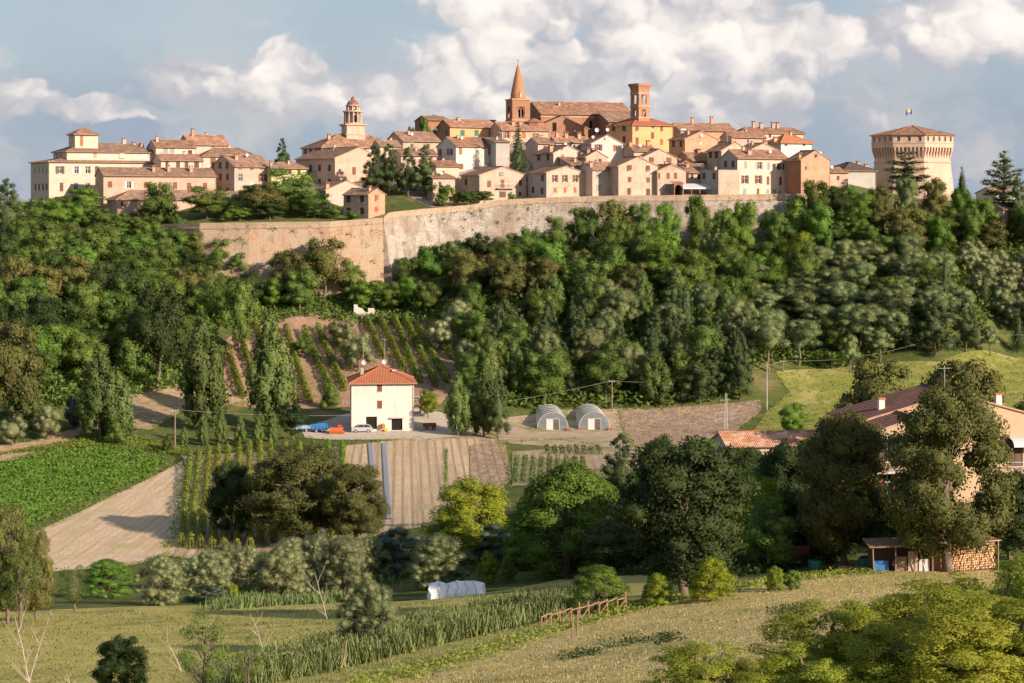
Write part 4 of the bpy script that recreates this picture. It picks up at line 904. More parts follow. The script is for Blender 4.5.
# --- the great keep
def keep():
    Y = 500; cx = xt(912,Y+10); zb = zt(196,Y); root = empty('castle_keep', (cx,Y+10,zb)); tag(root, 'massive polygonal brick keep with machicolations and a flag on its roof', 'castle')
    Z = lambda py: zt(py,Y)-zb
    M['keep'] = wallmat('keep_brick', (.52,.36,.275), (.60,.44,.34), (.42,.29,.22), .5)
    n = 10; R0 = 10.7; ph = R(-90-16)
    # three quarters: facets tuned so corners fall as in the photo (left shaded facet, two broad sunlit ones)
    ang = [R(a) for a in (-172,-127,-84,-28,25,78,130)]
    def ring(r, z): return [(r*math.cos(a), r*math.sin(a), z) for a in ang]
    def loft(mb, prof, mat):
        m_ = len(ang); vs = []
        for r, z in prof: vs += ring(r, z)
        mb.add(vs, [(i*m_+k, i*m_+(k+1)%m_, (i+1)*m_+(k+1)%m_, (i+1)*m_+k) for i in range(len(prof)-1) for k in range(m_)], mat)
    mb = MB(); loft(mb, [(11.3,-6),(10.7,Z(185)),(9.95,Z(162))], M['keep']); loft(mb, [(9.98,Z(163)),(10.2,Z(162.3)),(10.2,Z(161.5)),(9.96,Z(161))], M['keep'])
    loft(mb, [(9.9,Z(162)),(9.9,Z(147))], M['keep'])
    mb.build('tapering_base', root)
    up = MB(); up_z0 = Z(147.2); z1 = Z(134.5)
    m_ = len(ang)
    P = ring(R0, 0); wins = []
    for k in range(m_):
        a = Vector(P[k]); b = Vector(P[(k+1)%m_]); d = b-a; L = d.length; d.normalize(); nn = Vector((d.y,-d.x,0))
        holes = []; nw = max(1, int(L/2.0))
        for j in range(nw):
            c = L*(j+.5)/nw; holes.append((c-.42,c+.42,Z(141),Z(136.3))); wins.append((a+d*c, math.atan2(d.y,d.x)))
        fn = lambda q,dd,z,a=a,d=d,nn=nn: tuple(a+d*q-nn*dd+Vector((0,0,z)))
        panel(up, L, up_z0, z1, holes, M['keep'], fn, .5)
        # corbels of the machicolation: long tapering consoles with dark gaps
        nc = max(2, int(L/.95))
        for j in range(nc):
            c = L*(j+.5)/nc; w = .2
            pa = a+d*(c-w); pb = a+d*(c+w)
            i0 = nn*(-(R0-9.85))
            zt_, zm, zl = up_z0+.0, Z(150), Z(160)
            V = [tuple(q+Vector((0,0,z))) for q, z in ((pa,zt_),(pb,zt_),(pa,zm),(pb,zm),(pa+i0*.98,zl),(pb+i0*.98,zl),(pa+i0*1.3,zt_),(pb+i0*1.3,zt_),(pa+i0*1.3,zl),(pb+i0*1.3,zl))]
            up.add(V, [(2,3,1,0),(4,5,3,2),(0,6,8,4),(0,4,2),(7,1,5),(1,3,5),(7,5,9),(8,9,5,4)], M['keep'])
    loft(up, [(9.8,up_z0),(R0,up_z0)], M['keep'])
    loft(up, [(R0+.15,z1-.2),(R0+.15,z1),(R0-.5,z1)], M['keep']); loft(up,[(R0+.003,Z(143.2)),(R0+.12,Z(143)),(R0+.12,Z(142.2)),(R0+.003,Z(142))], M['keep'])
    up.build('machicolated_gallery', root)
    for p, an in wins:
        o = inst(winmesh('d')[0][1], 'window', root, (p.x,p.y,Z(141)), an, (.84,1.4,Z(136.3)-Z(141)))
    rb = MB(); rr = ring(R0+.55, z1+.02); n_ = len(rr); zc = Z(124)
    rb.add(rr + [(0,0,zc)] + [(x,y,z-.18) for x,y,z in rr], [(k,(k+1)%n_,n_) for k in range(n_)] + [(k,k+n_+1,(k+1)%n_+n_+1,(k+1)%n_) for k in range(n_)] + [tuple(range(2*n_,n_,-1))], M['tile'])
    for p in rr: rb.tube([p,(0,0,zc)], .13, M['tile'], 5)
    ro = rb.build('roof', root)
    fl = MB(); fl.tube([(0,0,zc-.3),(0,0,Z(105.5))], .06, M['metal'], 6); pole = fl.build('flagpole', root)
    for nm, c, z0, z1_ in (('flag', (.42,.40,.26), Z(109.5), Z(107)), ('flag_blue', (.16,.22,.38), Z(112.5), Z(109.5))):
        f_ = MB(); 
        for k in range(6):
            x0,x1 = -.06-k*.25, -.06-(k+1)*.25; y0,y1 = .18*math.sin(k*1.1), .18*math.sin((k+1)*1.1); dz = -.05*k
            f_.quad((x0,y0,z0+dz),(x1,y1,z0+dz-.05),(x1,y1,z1_+dz-.05),(x0,y0,z1_+dz), plain(nm+'_cloth', c, .8))
        f_.build('flag', pole)
keep()

# --- farmhouse
def farmhouse():
    root, f = H('plain cream farmhouse with a red hipped roof alone below the vineyard', 349,351.5,414, 431,383,366.5, 348, 6, 'h','white','tilered',
       fw=[(379.5,388,'r',4.5,6.5),(379.5,404.5,'r',4.5,7),(371.5,422.8,'a',11.5,13),(397,424.5,'a',11.5,12)], D=11, cat='farmhouse', name='farmhouse', ov=.55, drop=.5)
    W, ze = f.W, f.ze
    for py in (397.5, 405, 413):
        mb = MB(); z = f.z_of(py, W, 2); mb.box(W+.003,W+1.3,1.2,4.6,z-.12,z,M['concrete']); o = mb.build('balcony', root)
        rb = MB(); rb.tube([(W+.05,1.25,z+.9),(W+1.25,1.25,z+.9),(W+1.25,4.55,z+.9),(W+.05,4.55,z+.9)], .03, M['rust'], 4)
        for k in range(10): rb.tube([(W+1.25,1.25+k*.36,z),(W+1.25,1.25+k*.36,z+.9)], .015, M['rust'], 4, False)
        rb.build('railing', o)
    cb = MB(); u,v = 2.0,5.5; z = roof_z('h',W,f.D,ze,f.rise,u,v); cb.box(u-.3,u+.3,v-.3,v+.3,z-.5,z+1.3,M['concrete']); cb.build('chimney', root)
    dish(root, (2.3,4.6,ze+3.2), .42); dish(root, (5.9,5.0,ze+f.rise+.9), .42)
    antenna(root, Matrix.Identity(4), (2.2,4.7,ze+1.3), 5.5); antenna(root, Matrix.Identity(4), (6.0,5.3,ze+f.rise), 5.0)
    sk = MB(); sk.box(7.2,7.9,2.9,3.5,ze+1.75,ze+1.95,M['whitep']); sk.build('skylight', root)
    cn = MB(); cn.box(f.u_of(390),f.u_of(403.5),-.5,-.003,f.z_of(418.2,8,0),f.z_of(417.2,8,0),M['concrete']); cn.build('door_canopy', root)
    return root, f
fh = farmhouse()

# --- near house on the right with its annexes
def near_house():
    root, f = H('yellow two storey house with a mauve brown roof behind the big oaks', 829,861,1046, 505,422,394, 171, 9, 'f','yellow','tilebrown', D=7.5, cat='house', ov=.6,
      fw=[(890,446,'+D',8,22),(1000,448,'+D',9,24),(1016,453,'D',13,24),(890,487,'D',10,22),(1012,487,'D',14,20)], sw=[(846,446,'D')], drop=1)
    b, bf = H(None, 866,879,950, 506,431,419, 166.5, 9, 'f','yellow','tilebrown', D=4.4, parent=(root,f), ov=.5, drop=1, fw=[(888,448,'+D',8,24),(888,486,'+r',9,24)], sw=[(874,455,'D')])
    Tb = f.mat().inverted() @ bf.mat()
    for fr_, T, a, b_, py in ((bf, Tb, 872, 905, 470), (f, Matrix.Identity(4), 1004, 1044, 472)):
        u0,u1 = fr_.u_of(a), fr_.u_of(b_); z = fr_.z_of(py, u0, 0)
        mb = MB(); mb.box(u0,u1,-1.4,-.003,z-.16,z,M['white']); mb.xf(T); o = mb.build('balcony', root)
        rb = MB(); rb.tube([(u0,-.02,z+1),(u0,-1.35,z+1),(u1,-1.35,z+1),(u1,-.02,z+1)], .025, M['metal'], 5)
        for k in range(int((u1-u0)/.14)): rb.tube([(u0+k*.14,-1.35,z),(u0+k*.14,-1.35,z+1)], .01, M['metal'], 4, False)
        rb.xf(T); rb.build('railing', o)
    # white barrel awning at the right
    mb = MB(); u0,u1 = f.u_of(1008), f.u_of(1046); z = f.z_of(441,u0,0); r_ = 1.35
    for k in range(8):
        a0,a1 = R(90*k/8), R(90*(k+1)/8); mb.quad((u0,-.003-r_*math.sin(a0),z-.4+r_*.55*math.cos(a0)),(u0,-.003-r_*math.sin(a1),z-.4+r_*.55*math.cos(a1)),(u1,-.003-r_*math.sin(a1),z-.4+r_*.55*math.cos(a1)),(u1,-.003-r_*math.sin(a0),z-.4+r_*.55*math.cos(a0)), M['whitep'])
    mb.build('canopy', root)
    for px, v in ((881,.3),(998,.2)):
        cb = MB(); v *= f.D; u = f.u_of(px, v); z = roof_z('f',f.W,f.D,f.ze,f.rise,u,v); cb.box(u-.26,u+.26,v-.26,v+.26,z-.4,z+1.0,M['white']); cb.box(u-.34,u+.34,v-.34,v+.34,z+1.0,z+1.12,M['tile3']); cb.build('chimney', root)
    antenna(root, Matrix.Identity(4), (f.u_of(951), 1.5, f.ze+f.rise-.3), 2.6)
    dish(root, (f.u_of(966),1.2,f.ze+f.rise-.1), .35)
near_house()
H('low barn showing only its orange tiled roof above the dark trees right of centre', 722,727,826, 472,446.5,432.5, 262, 8, 'g','pale','tilemix', D=8, cat='barn', name='barn', fw=[(750,455,'D',6,8),(790,455,'D',6,8)])
# ================================================================ vegetation
M['l_broad'] = leafmat('leaf_mid_green', (.066,.115,.024), (.152,.212,.048))
M['l_lush'] = leafmat('leaf_fresh_green', (.070,.145,.024), (.160,.255,.042))
M['l_lime'] = leafmat('leaf_lime_green', (.135,.185,.020), (.255,.305,.035), .35)
M['l_oak'] = leafmat('leaf_brown_green', (.090,.100,.030), (.185,.185,.058))
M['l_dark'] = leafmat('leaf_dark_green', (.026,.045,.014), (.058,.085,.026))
M['l_conifer'] = leafmat('needle_dark_green', (.042,.070,.028), (.095,.130,.048), .1)
M['l_pine'] = leafmat('needle_pine_green', (.095,.135,.050), (.220,.255,.110), .15)
M['l_olive'] = leafmat('leaf_olive_silver', (.125,.148,.062), (.25,.275,.135), .15, .15)
M['l_poplar'] = leafmat('leaf_poplar_green', (.070,.110,.030), (.150,.200,.060))
M['l_blue'] = leafmat('leaf_blue_green', (.05,.075,.055), (.085,.115,.085), .1)
M['l_yellow'] = leafmat('leaf_yellow_bloom', (.45,.35,.03), (.55,.45,.05))
M['l_crop'] = leafmat('leaf_crop', (.115,.20,.03), (.20,.30,.05), .3, .1)
M['l_vine'] = leafmat('leaf_vine', (.15,.20,.035), (.27,.32,.065), .35, .1)
M['l_reed'] = leafmat('leaf_reed', (.15,.21,.075), (.30,.36,.16), .3, .1)
M['l_grass'] = leafmat('grass_blade', (.50,.42,.16), (.64,.52,.24), .3, .1)
M['l_purple'] = leafmat('leaf_dull_purple', (.10,.06,.045), (.16,.10,.07), .2)

def unit(a): return a/np.maximum(np.linalg.norm(a, axis=1, keepdims=True), 1e-9)
def leaves(c, out, size, g, aspect=.62, tilt=.75, blend=.65):
    n = len(c); nr = unit(out + tilt*g.normal(size=(n,3))*.8); fl = (nr*out).sum(1) < 0; nr[fl] *= -1
    t = unit(np.cross(nr, g.normal(size=(n,3)))); b = np.cross(nr, t)
    s = (size*(.6+.8*g.random(n)))[:,None]*.5
    V = np.stack([c-t*s, c-b*s*aspect, c+t*s, c+b*s*aspect], 1)   # normal of this winding = t x b... flipped below
    V = V[:, ::-1] if np.dot(np.cross(V[0,1]-V[0,0], V[0,2]-V[0,0]), nr[0]) < 0 else V
    N = unit(out*blend + nr*(1-blend)); return V.reshape(-1,3), np.repeat(N, 4, 0)
def leafmesh(name, parts, mat):
    """parts: list of (verts, normals) quads -> one mesh with soft shading normals"""
    V = np.concatenate([p[0] for p in parts]); N = np.concatenate([p[1] for p in parts]); n = len(V)//4
    me = bpy.data.meshes.new(name); me.vertices.add(len(V)); me.vertices.foreach_set('co', V.astype(np.float32).ravel())
    me.loops.add(n*4); me.loops.foreach_set('vertex_index', np.arange(n*4, dtype=np.int32)); me.polygons.add(n)
    me.polygons.foreach_set('loop_start', np.arange(0, n*4, 4, dtype=np.int32)); me.polygons.foreach_set('use_smooth', np.ones(n, bool))
    me.materials.append(mat); me.update(calc_edges=True); me.normals_split_custom_set_from_vertices(N.tolist()); return me
def core(c, r, g):
    """rough filling inside a leaf clump so that one does not look straight through"""
    n, m_ = 7, 5; V = []; N = []
    P = np.zeros((m_+1, n, 3))
    for j in range(m_+1):
        for i in range(n):
            a = 2*math.pi*i/n; b = math.pi*j/m_ - math.pi/2; d = np.array([math.cos(b)*math.cos(a), math.cos(b)*math.sin(a), math.sin(b)])
            P[j,i] = d
    P = P*(.85+.3*g.random((m_+1,1,1)))
    for j in range(m_):
        for i in range(n):
            q = [P[j,i], P[j,(i+1)%n], P[j+1,(i+1)%n], P[j+1,i]]
            for k in q: V.append(c + k*r); N.append(k/max(np.linalg.norm(k),1e-6))
    return np.array(V), np.array(N)
def lumps_to_leaves(L, n, size, g, aspect=.62, corer=.62, up=.15, centre=None, droop=0, blend=.65, tilt=.75):
    L = [(np.array(c, float), np.array(r if hasattr(r,'__len__') else (r,r,r), float)) for c, r in L]
    w = np.array([np.prod(r)**(2/3) for c, r in L]); w /= w.sum(); parts = []
    cc = centre if centre is not None else sum(c for c,_ in L)/len(L); cc = np.array(cc, float)
    for (c, r), k in zip(L, (w*n).astype(int)+1):
        d = unit(g.normal(size=(k,3)) + unit((c-cc)[None]+1e-6)*.35 + np.array([0,0,up])); rr = .55 + .62*g.random(k)**.8
        p = c + d*r*rr[:,None]; out = unit(d*.55 + unit(p-cc)*.50 + np.array([0,0,.10]))
        if droop: out = unit(out + np.array([0,0,-droop]))
        parts.append(leaves(p, out, size, g, aspect, tilt, blend))
        if corer: parts.append(core(c, r*corer, g))
    return parts
def limb(mb, p0, p1, r0, r1, g, mat, n=6, wob=.06):
    p0 = np.array(p0, float); p1 = np.array(p1, float); L = np.linalg.norm(p1-p0); k = 4
    pts = [p0 + (p1-p0)*i/k + (g.normal(size=3)*wob*L*(0 < i < k)) for i in range(k+1)]
    mb.tube(pts, [r0+(r1-r0)*i/k for i in range(k+1)], mat, n)
def proto(kind, seed):
    """returns (trunk mesh, crown mesh); unit tree: 10 m tall and 8 m wide unless the kind says otherwise"""
    g = np.random.default_rng(seed); tb = MB(); bark = M['bark']; H_ = 10.0
    L = []; n = 2600; size = .42; mat = 'l_broad'; asp = .62; cr = .66; kw = {}
    if kind in ('broad','lush','lime','oakfar','darkfar'):
        mat = {'broad':'l_broad','lush':'l_lush','lime':'l_lime','oakfar':'l_oak','darkfar':'l_dark'}[kind]
        L.append(((0,0,5.3),(2.5,2.5,3.3))); n = 3600; size = .36
        for k in range(30):
            a = g.random()*6.28; z = g.random(); rr = 2.95*math.sqrt(1-(z*2-1)**2*.85)*(.65+.5*g.random()); r = .6+.85*g.random()**1.6
            L.append(((rr*math.cos(a), rr*math.sin(a), 1.9+z*7.0), (r,r*(.8+.4*g.random()),r*.85)))
        limb(tb,(0,0,-1.5),(0,0,4.5),.24,.15,g,bark,8,.02)
        for k in range(5): a=k*1.25+g.random(); limb(tb,(0,0,2.2+.4*k),(2.1*math.cos(a),2.1*math.sin(a),5+.4*k),.10,.04,g,bark,5)
    elif kind in ('poplar',):
        mat = 'l_poplar'
        for k in range(34):
            t = k/33; r = (.65+.6*g.random())*(1-.35*abs(t-.35)); a = k*2.4+g.random(); rr = 2.25*math.sin(math.pi*min(1,t*.72+.26))*(.65+.45*g.random())
            L.append(((rr*math.cos(a), rr*math.sin(a), 1.1+t*8.0), (r,r,r*1.3)))
        L.append(((0,0,4.8),(1.8,1.8,3.6)))
        limb(tb,(0,0,-1.5),(0,0,8),.22,.06,g,bark,8,.01)
        for k in range(5): a=k*1.25; limb(tb,(0,0,1.5+.8*k),(1.2*math.cos(a),1.2*math.sin(a),3.8+.9*k),.07,.03,g,bark,5)
    elif kind == 'conifer':
        mat = 'l_conifer'; parts = []; asp = .35
        for k in range(22):
            t = k/21; z = 1.0+t*8.6; R_ = 2.9*(1-t)**.85+.15; nb = 9 if t < .7 else 6
            for b in range(nb):
                a = 6.28*b/nb + k*.9 + g.random()*.4; q = R_*(.75+.4*g.random())
                for s_ in np.arange(.3, q, .38):
                    L.append(((s_*math.cos(a), s_*math.sin(a), z-.22*s_+.05*g.random()), (.36,.36,.22)))
        parts = lumps_to_leaves(L, 3400, .34, g, .45, 0, .2, centre=(0,0,3), blend=.55)
        parts.append(core(np.array([0,0,4.2]), np.array([1.1,1.1,3.4]), g))
        limb(tb,(0,0,-1.5),(0,0,9.6),.2,.03,g,bark,8,.0)
        me = leafmesh('crown', parts, M[mat]); return tb.mesh('trunk', True), me
    elif kind == 'fir':      # bushier, rounder conifer
        mat = 'l_conifer'; n = 3000; size = .36; asp = .4
        for k in range(36):
            t = (k/35)**.9; a = g.random()*6.28; R_ = 2.7*(1-t)**.7+.3; rr = R_*(.6+.35*g.random()); r = .95*(1-t*.55)*(.8+.4*g.random())
            L.append(((rr*math.cos(a), rr*math.sin(a), 1.3+t*7.9), (r,r,r*.75)))
        L.append(((0,0,4),(1.6,1.6,3.2)))
        limb(tb,(0,0,-1.5),(0,0,8.5),.2,.04,g,bark,8,.0)
    elif kind == 'stone_pine':
        mat = 'l_pine'; n = 3000; size = .34; asp = .4
        for k in range(26):
            a = g.random()*6.28; q = math.sqrt(g.random()); rr = 3.2*q; r = .75+.55*g.random()
            L.append(((rr*math.cos(a), rr*math.sin(a), 4.9+3.7*math.sqrt(max(0,1-q*q*.92))), (r,r,r*.75)))
        for k in range(10):
            a = g.random()*6.28; L.append(((2.9*math.cos(a),2.9*math.sin(a),4.2+g.random()),(.9,.9,.7)))
        L.append(((0,0,5.6),(2.8,2.8,2.6))); n = 4200
        limb(tb,(0,0,-1.5),(0,0,5.2),.26,.2,g,bark,8,.02)
        for k in range(7): a=k*.9+g.random()*.3; limb(tb,(0,0,4.4),(2.4*math.cos(a),2.4*math.sin(a),6.8),.11,.05,g,bark,5)
    elif kind == 'olive':
        mat = 'l_olive'; n = 3600; size = .30; asp = .38; H_ = 10
        for k in range(24):
            a = g.random()*6.28; z = g.random(); rr = 3.1*math.sqrt(max(.1,1-(z*2-1)**2*.9))*(.7+.3*g.random()); r = .9+.6*g.random()
            L.append(((rr*math.cos(a), rr*math.sin(a), 1.6+z*7.0), (r,r,r*1.05)))
        L.append(((0,0,5),(2.9,2.9,3.8)))
        limb(tb,(0,0,-1.5),(.1,0,1.8),.34,.26,g,bark,8,.04)
        for k in range(4): a=k*1.6+g.random(); limb(tb,(.1,0,1.7),(1.7*math.cos(a),1.7*math.sin(a),5.2),.16,.05,g,bark,6)
    elif kind == 'cedar':
        mat = 'l_conifer'; n = 3800; size = .30; asp = .4; cr = .5
        for k in range(22):
            t = (k/21); z = 3.0+t*6.4+g.uniform(-.2,.2); R_ = (4.1*(1-t)**.6+.6)
            for b in range(1 if t > .85 else 2):
                a = k*2.4 + b*2.9 + g.random()*.9; q = R_*(.55+.5*g.random())
                for s_ in np.arange(.4, q, .6): L.append(((s_*math.cos(a)+g.uniform(-.2,.2), s_*math.sin(a)+g.uniform(-.2,.2), z+.10*s_+.2*g.random()), (.5+.35*g.random(),.5+.35*g.random(),.26)))
                limb(tb,(0,0,z-.15),(q*.9*math.cos(a),q*.9*math.sin(a),z),.06,.02,g,bark,5,.02)
        limb(tb,(0,0,-1.5),(0,0,9.3),.26,.06,g,bark,8,.01)
    elif kind in ('shrub','shrublime','shrubblue','shrubyellow','shrubpurple','bush_olive'):
        mat = {'shrub':'l_broad','shrublime':'l_lime','shrubblue':'l_blue','shrubyellow':'l_yellow','shrubpurple':'l_purple','bush_olive':'l_olive'}[kind]; n = 1500; size = .5; asp = .5
        for k in range(13):
            a = g.random()*6.28; z = g.random(); rr = 2.9*math.sqrt(max(.1,1-z*z*.8))*(.6+.4*g.random()); r = 1.1+.8*g.random()
            L.append(((rr*math.cos(a), rr*math.sin(a), 1.2+z*6.6), (r,r,r*1.25)))
        L.append(((0,0,3.6),(2.6,2.6,3.8)))
        for k in range(4): a=k*1.6; limb(tb,(0,0,-1),(1.5*math.cos(a),1.5*math.sin(a),5),.12,.04,g,bark,5)
    return tb.mesh('trunk', True), leafmesh('crown', lumps_to_leaves(L, int(n*1.9), size*.74, g, asp, cr, centre=(0,0,4.5)), M[mat])
def nearproto(kind, seed, n, size, mat, lumps, spread, shape='oak', asp=.55, cr=.5, trunk=True):
    g = np.random.default_rng(seed); tb = MB(); bark = M['bark']; L = []; ends = []
    for k in range(lumps):
        a = g.random()*6.28; z = g.random(); 
        if shape == 'oak': rr = 3.5*math.sqrt(max(.05,1-(z*1.8-.8)**2*.9))*g.random()**.4*.95; zz = 1.5+z*7.6
        elif shape == 'low': rr = 3.5*math.sqrt(max(.03,1-(z*1.55-.55)**2))*g.random()**.35*.95; zz = .9+z*8.0
        elif shape == 'round': rr = 3.55*g.random()**.4*math.sqrt(max(.05,1-(z*1.6-.6)**2))*(.9+.15*math.sin(a*3+seed)); zz = .4+z*8.7
        elif shape == 'bush': q_ = g.random()**.4; rr = 3.7*q_*math.sqrt(max(.03,1-(z*.96)**2))*(.85+.3*math.sin(a*3+seed)); zz = -.8+z*9.6*(.80+.2*math.sin(a*2.3+seed*1.7))
        elif shape == 'tall': rr = 3.0*math.sin(math.pi*min(1,.2+z*.75))*(.4+.55*g.random()); zz = 1.6+z*7.9
        elif shape == 'sparse': rr = 3.4*math.sqrt(max(.05,1-(z*2-1)**2*.8))*(.5+.5*g.random()); zz = 2.5+z*6.8
        r = spread*(.65+.7*g.random()); L.append(((rr*math.cos(a), rr*math.sin(a), zz), (r,r,r*(1.25 if kind == 'nolive' else .72)))); ends.append((rr*math.cos(a), rr*math.sin(a), zz))
    limb(tb,(0,0,-1.5),(.1,0,3.2),.30,.22,g,bark,10,.02); limb(tb,(.1,0,3.2),(0,0,8),.2,.05,g,bark,8,.03)
    for e in ends[:26]: limb(tb,(.05,0,min(6.5,max(1.6,e[2]-2.6))),e,.09,.025,g,bark,5,.08)
    return tb.mesh('trunk', True), leafmesh('crown', lumps_to_leaves(L, n, size, g, asp, cr, centre=(0,0,5), blend=.5, tilt=1.0), M[mat])
_pr = {}
VAR = {'broad':4,'lush':3,'lime':2,'oakfar':2,'darkfar':2,'poplar':3,'conifer':3,'fir':3,'stone_pine':4,'olive':3,'cedar':2,'shrub':3,'shrublime':1,'shrubblue':1,'shrubyellow':1,'shrubpurple':1,'bush_olive':2}
WID = {'nbush':6.2,'poplar':6.0,'conifer':6.0,'fir':6.2,'cedar':8.6,'stone_pine':8.4,'shrub':8.2}
NEARK = {'noak': lambda s: nearproto('noak', s, 40000, .17, 'l_oak', 135, .85, cr=.6), 'ndark': lambda s: nearproto('ndark', s, 22000, .22, 'l_dark', 80, 1.0, cr=.65),
         'nlush': lambda s: nearproto('nlush', s, 20000, .21, 'l_lush', 80, .9, 'low', cr=.6), 'nlime': lambda s: nearproto('nlime', s, 18000, .21, 'l_lime', 75, .9, 'low', cr=.55),
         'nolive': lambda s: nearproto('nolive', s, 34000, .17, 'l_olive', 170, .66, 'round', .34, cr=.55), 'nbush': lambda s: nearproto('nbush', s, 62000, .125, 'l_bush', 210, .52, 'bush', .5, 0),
         'nsparse': lambda s: nearproto('nsparse', s, 5200, .22, 'l_broad', 26, .8, 'sparse', .5, 0), 'ntall': lambda s: nearproto('ntall', s, 16000, .2, 'l_broad', 60, .9, 'tall', cr=.6),
         'nblue': lambda s: nearproto('nblue', s, 12000, .24, 'l_blue', 55, 1.1, 'low', .4, cr=.7)}
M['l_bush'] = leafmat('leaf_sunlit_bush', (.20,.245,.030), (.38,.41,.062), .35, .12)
def get_proto(kind):
    if kind not in _pr:
        k = VAR.get(kind, 3 if kind == 'nbush' else 2 if kind in ('noak','nlush','nbush','nsparse','nolive','ntall') else 1)
        f = NEARK[kind] if kind in NEARK else (lambda s, kk=kind: proto(kk, s))
        _pr[kind] = [f(100+i*7+sum(map(ord,kind))) for i in range(k)]
    return rnd.choice(_pr[kind])
WORD = {'broad':'leafy green tree','lush':'fresh green bushy tree','lime':'yellow-green tree','oakfar':'brownish green oak','darkfar':'very dark leafy tree','poplar':'tall greyish green tree',
        'conifer':'pointed dark conifer','fir':'shaggy dark conifer','stone_pine':'umbrella pine','olive':'silvery olive tree','cedar':'tiered cedar','shrub':'round green shrub','shrublime':'yellow-green shrub',
        'shrubblue':'blue-green shrub','shrubyellow':'yellow flowering shrub','shrubpurple':'dull purple shrub','bush_olive':'silvery shrub','noak':'brownish green oak','ndark':'very dark leafy tree','nlush':'fresh green bushy tree',
        'nlime':'yellow-green tree','nolive':'silvery olive tree','nbush':'sunlit lime green bush','nsparse':'small loose-leaved tree','ntall':'tall leafy green tree','nblue':'blue-green bushy tree'}
OBJN = lambda k: 'shrub' if 'shrub' in k or k in ('nbush','bush_olive') else ('conifer' if k in ('conifer','fir') else 'pine_tree' if k=='stone_pine' else 'olive_tree' if 'olive' in k else 'cedar' if k=='cedar' else 'oak_tree' if 'oak' in k else 'tree')
PLACED = []
def T(kind, px, base, top, w, Y=None, label=None, group=None):
    """a tree whose foot stands at pixel (px, base), top at row top, crown w pixels wide"""
    if Y is None: p = gp(px, base)
    else: p = Vector((xt(px,Y), Y, hz(xt(px,Y), Y)))
    h = (zt(top, p.y) - p.z); wm = w*p.y/F
    h = max(h, wm*.5, 1.0); tm, cm = get_proto(kind); nm = OBJN(kind)
    r = empty(nm, p, rnd.random()*6.28); sx = wm/WID.get(kind, 8.0)*1.0; r.scale = (sx, sx, h/9.5)
    inst(tm, 'trunk', r); inst(cm, 'crown', r)
    cy = (HY*1.0 - (p.z+h*.6)/p.y*F); tag(r, label, nm.replace('_',' ') if nm != 'pine_tree' else 'pine tree', group)
    PLACED.append((r, kind, px, cy, h, label)); return r
# skyline of the woods: nothing planted by rule rises above this
SKX = [0,60,130,160,190,215,250,300,370,400,430,480,540,590,640,700,740,790,830,880,930,960,1024]
SKY_ = [206,212,226,229,240,250,268,272,285,276,256,243,236,216,208,208,210,203,186,184,190,184,196]
def inpoly(x, y, P):
    c = False; j = len(P)-1
    for i in range(len(P)):
        if (P[i][1] > y) != (P[j][1] > y) and x < (P[j][0]-P[i][0])*(y-P[i][1])/(P[j][1]-P[i][1])+P[i][0]: c = not c
        j = i
    return c
HAND = []
def zone(poly, kinds, dx, dy, h=(8,12), w=(7,10), seed=1):
    g = random.Random(seed); ks = [k for k,n in kinds for _ in range(n)]
    x0,x1 = min(p[0] for p in poly), max(p[0] for p in poly); y0,y1 = min(p[1] for p in poly), max(p[1] for p in poly)
    y = y0; row = 0
    while y <= y1:
        x = x0 + (row%2)*dx*.5
        while x <= x1:
            px, py = x+g.uniform(-.35,.35)*dx, y+g.uniform(-.35,.35)*dy
            x += dx
            if not inpoly(px, py, poly): continue
            if any(abs(px-a) < c*.30 and abs(py-b) < 12 for a,b,c in HAND): continue
            p = gp(px, py); k = g.choice(ks); hh = g.uniform(*h); ww = g.uniform(*w)
            if k in ('conifer',): ww *= .62; hh *= 1.15
            if k in ('poplar','fir'): ww *= .72
            top = HY - (p.z+hh)/p.y*F; lim = np.interp(px, SKX, SKY_) + g.uniform(0, 9)
            if top < lim: top = lim
            if py - top < 10: continue
            T(k, px, py, top, ww/p.y*F)
        y += dy; row += 1
def hand(l):
    for a in l:
        HAND.append((a[1], a[2], a[4])); T(*a[:5], **(a[5] if len(a) > 5 else {}))
L_ = lambda s, **k: dict(label=s, **k)
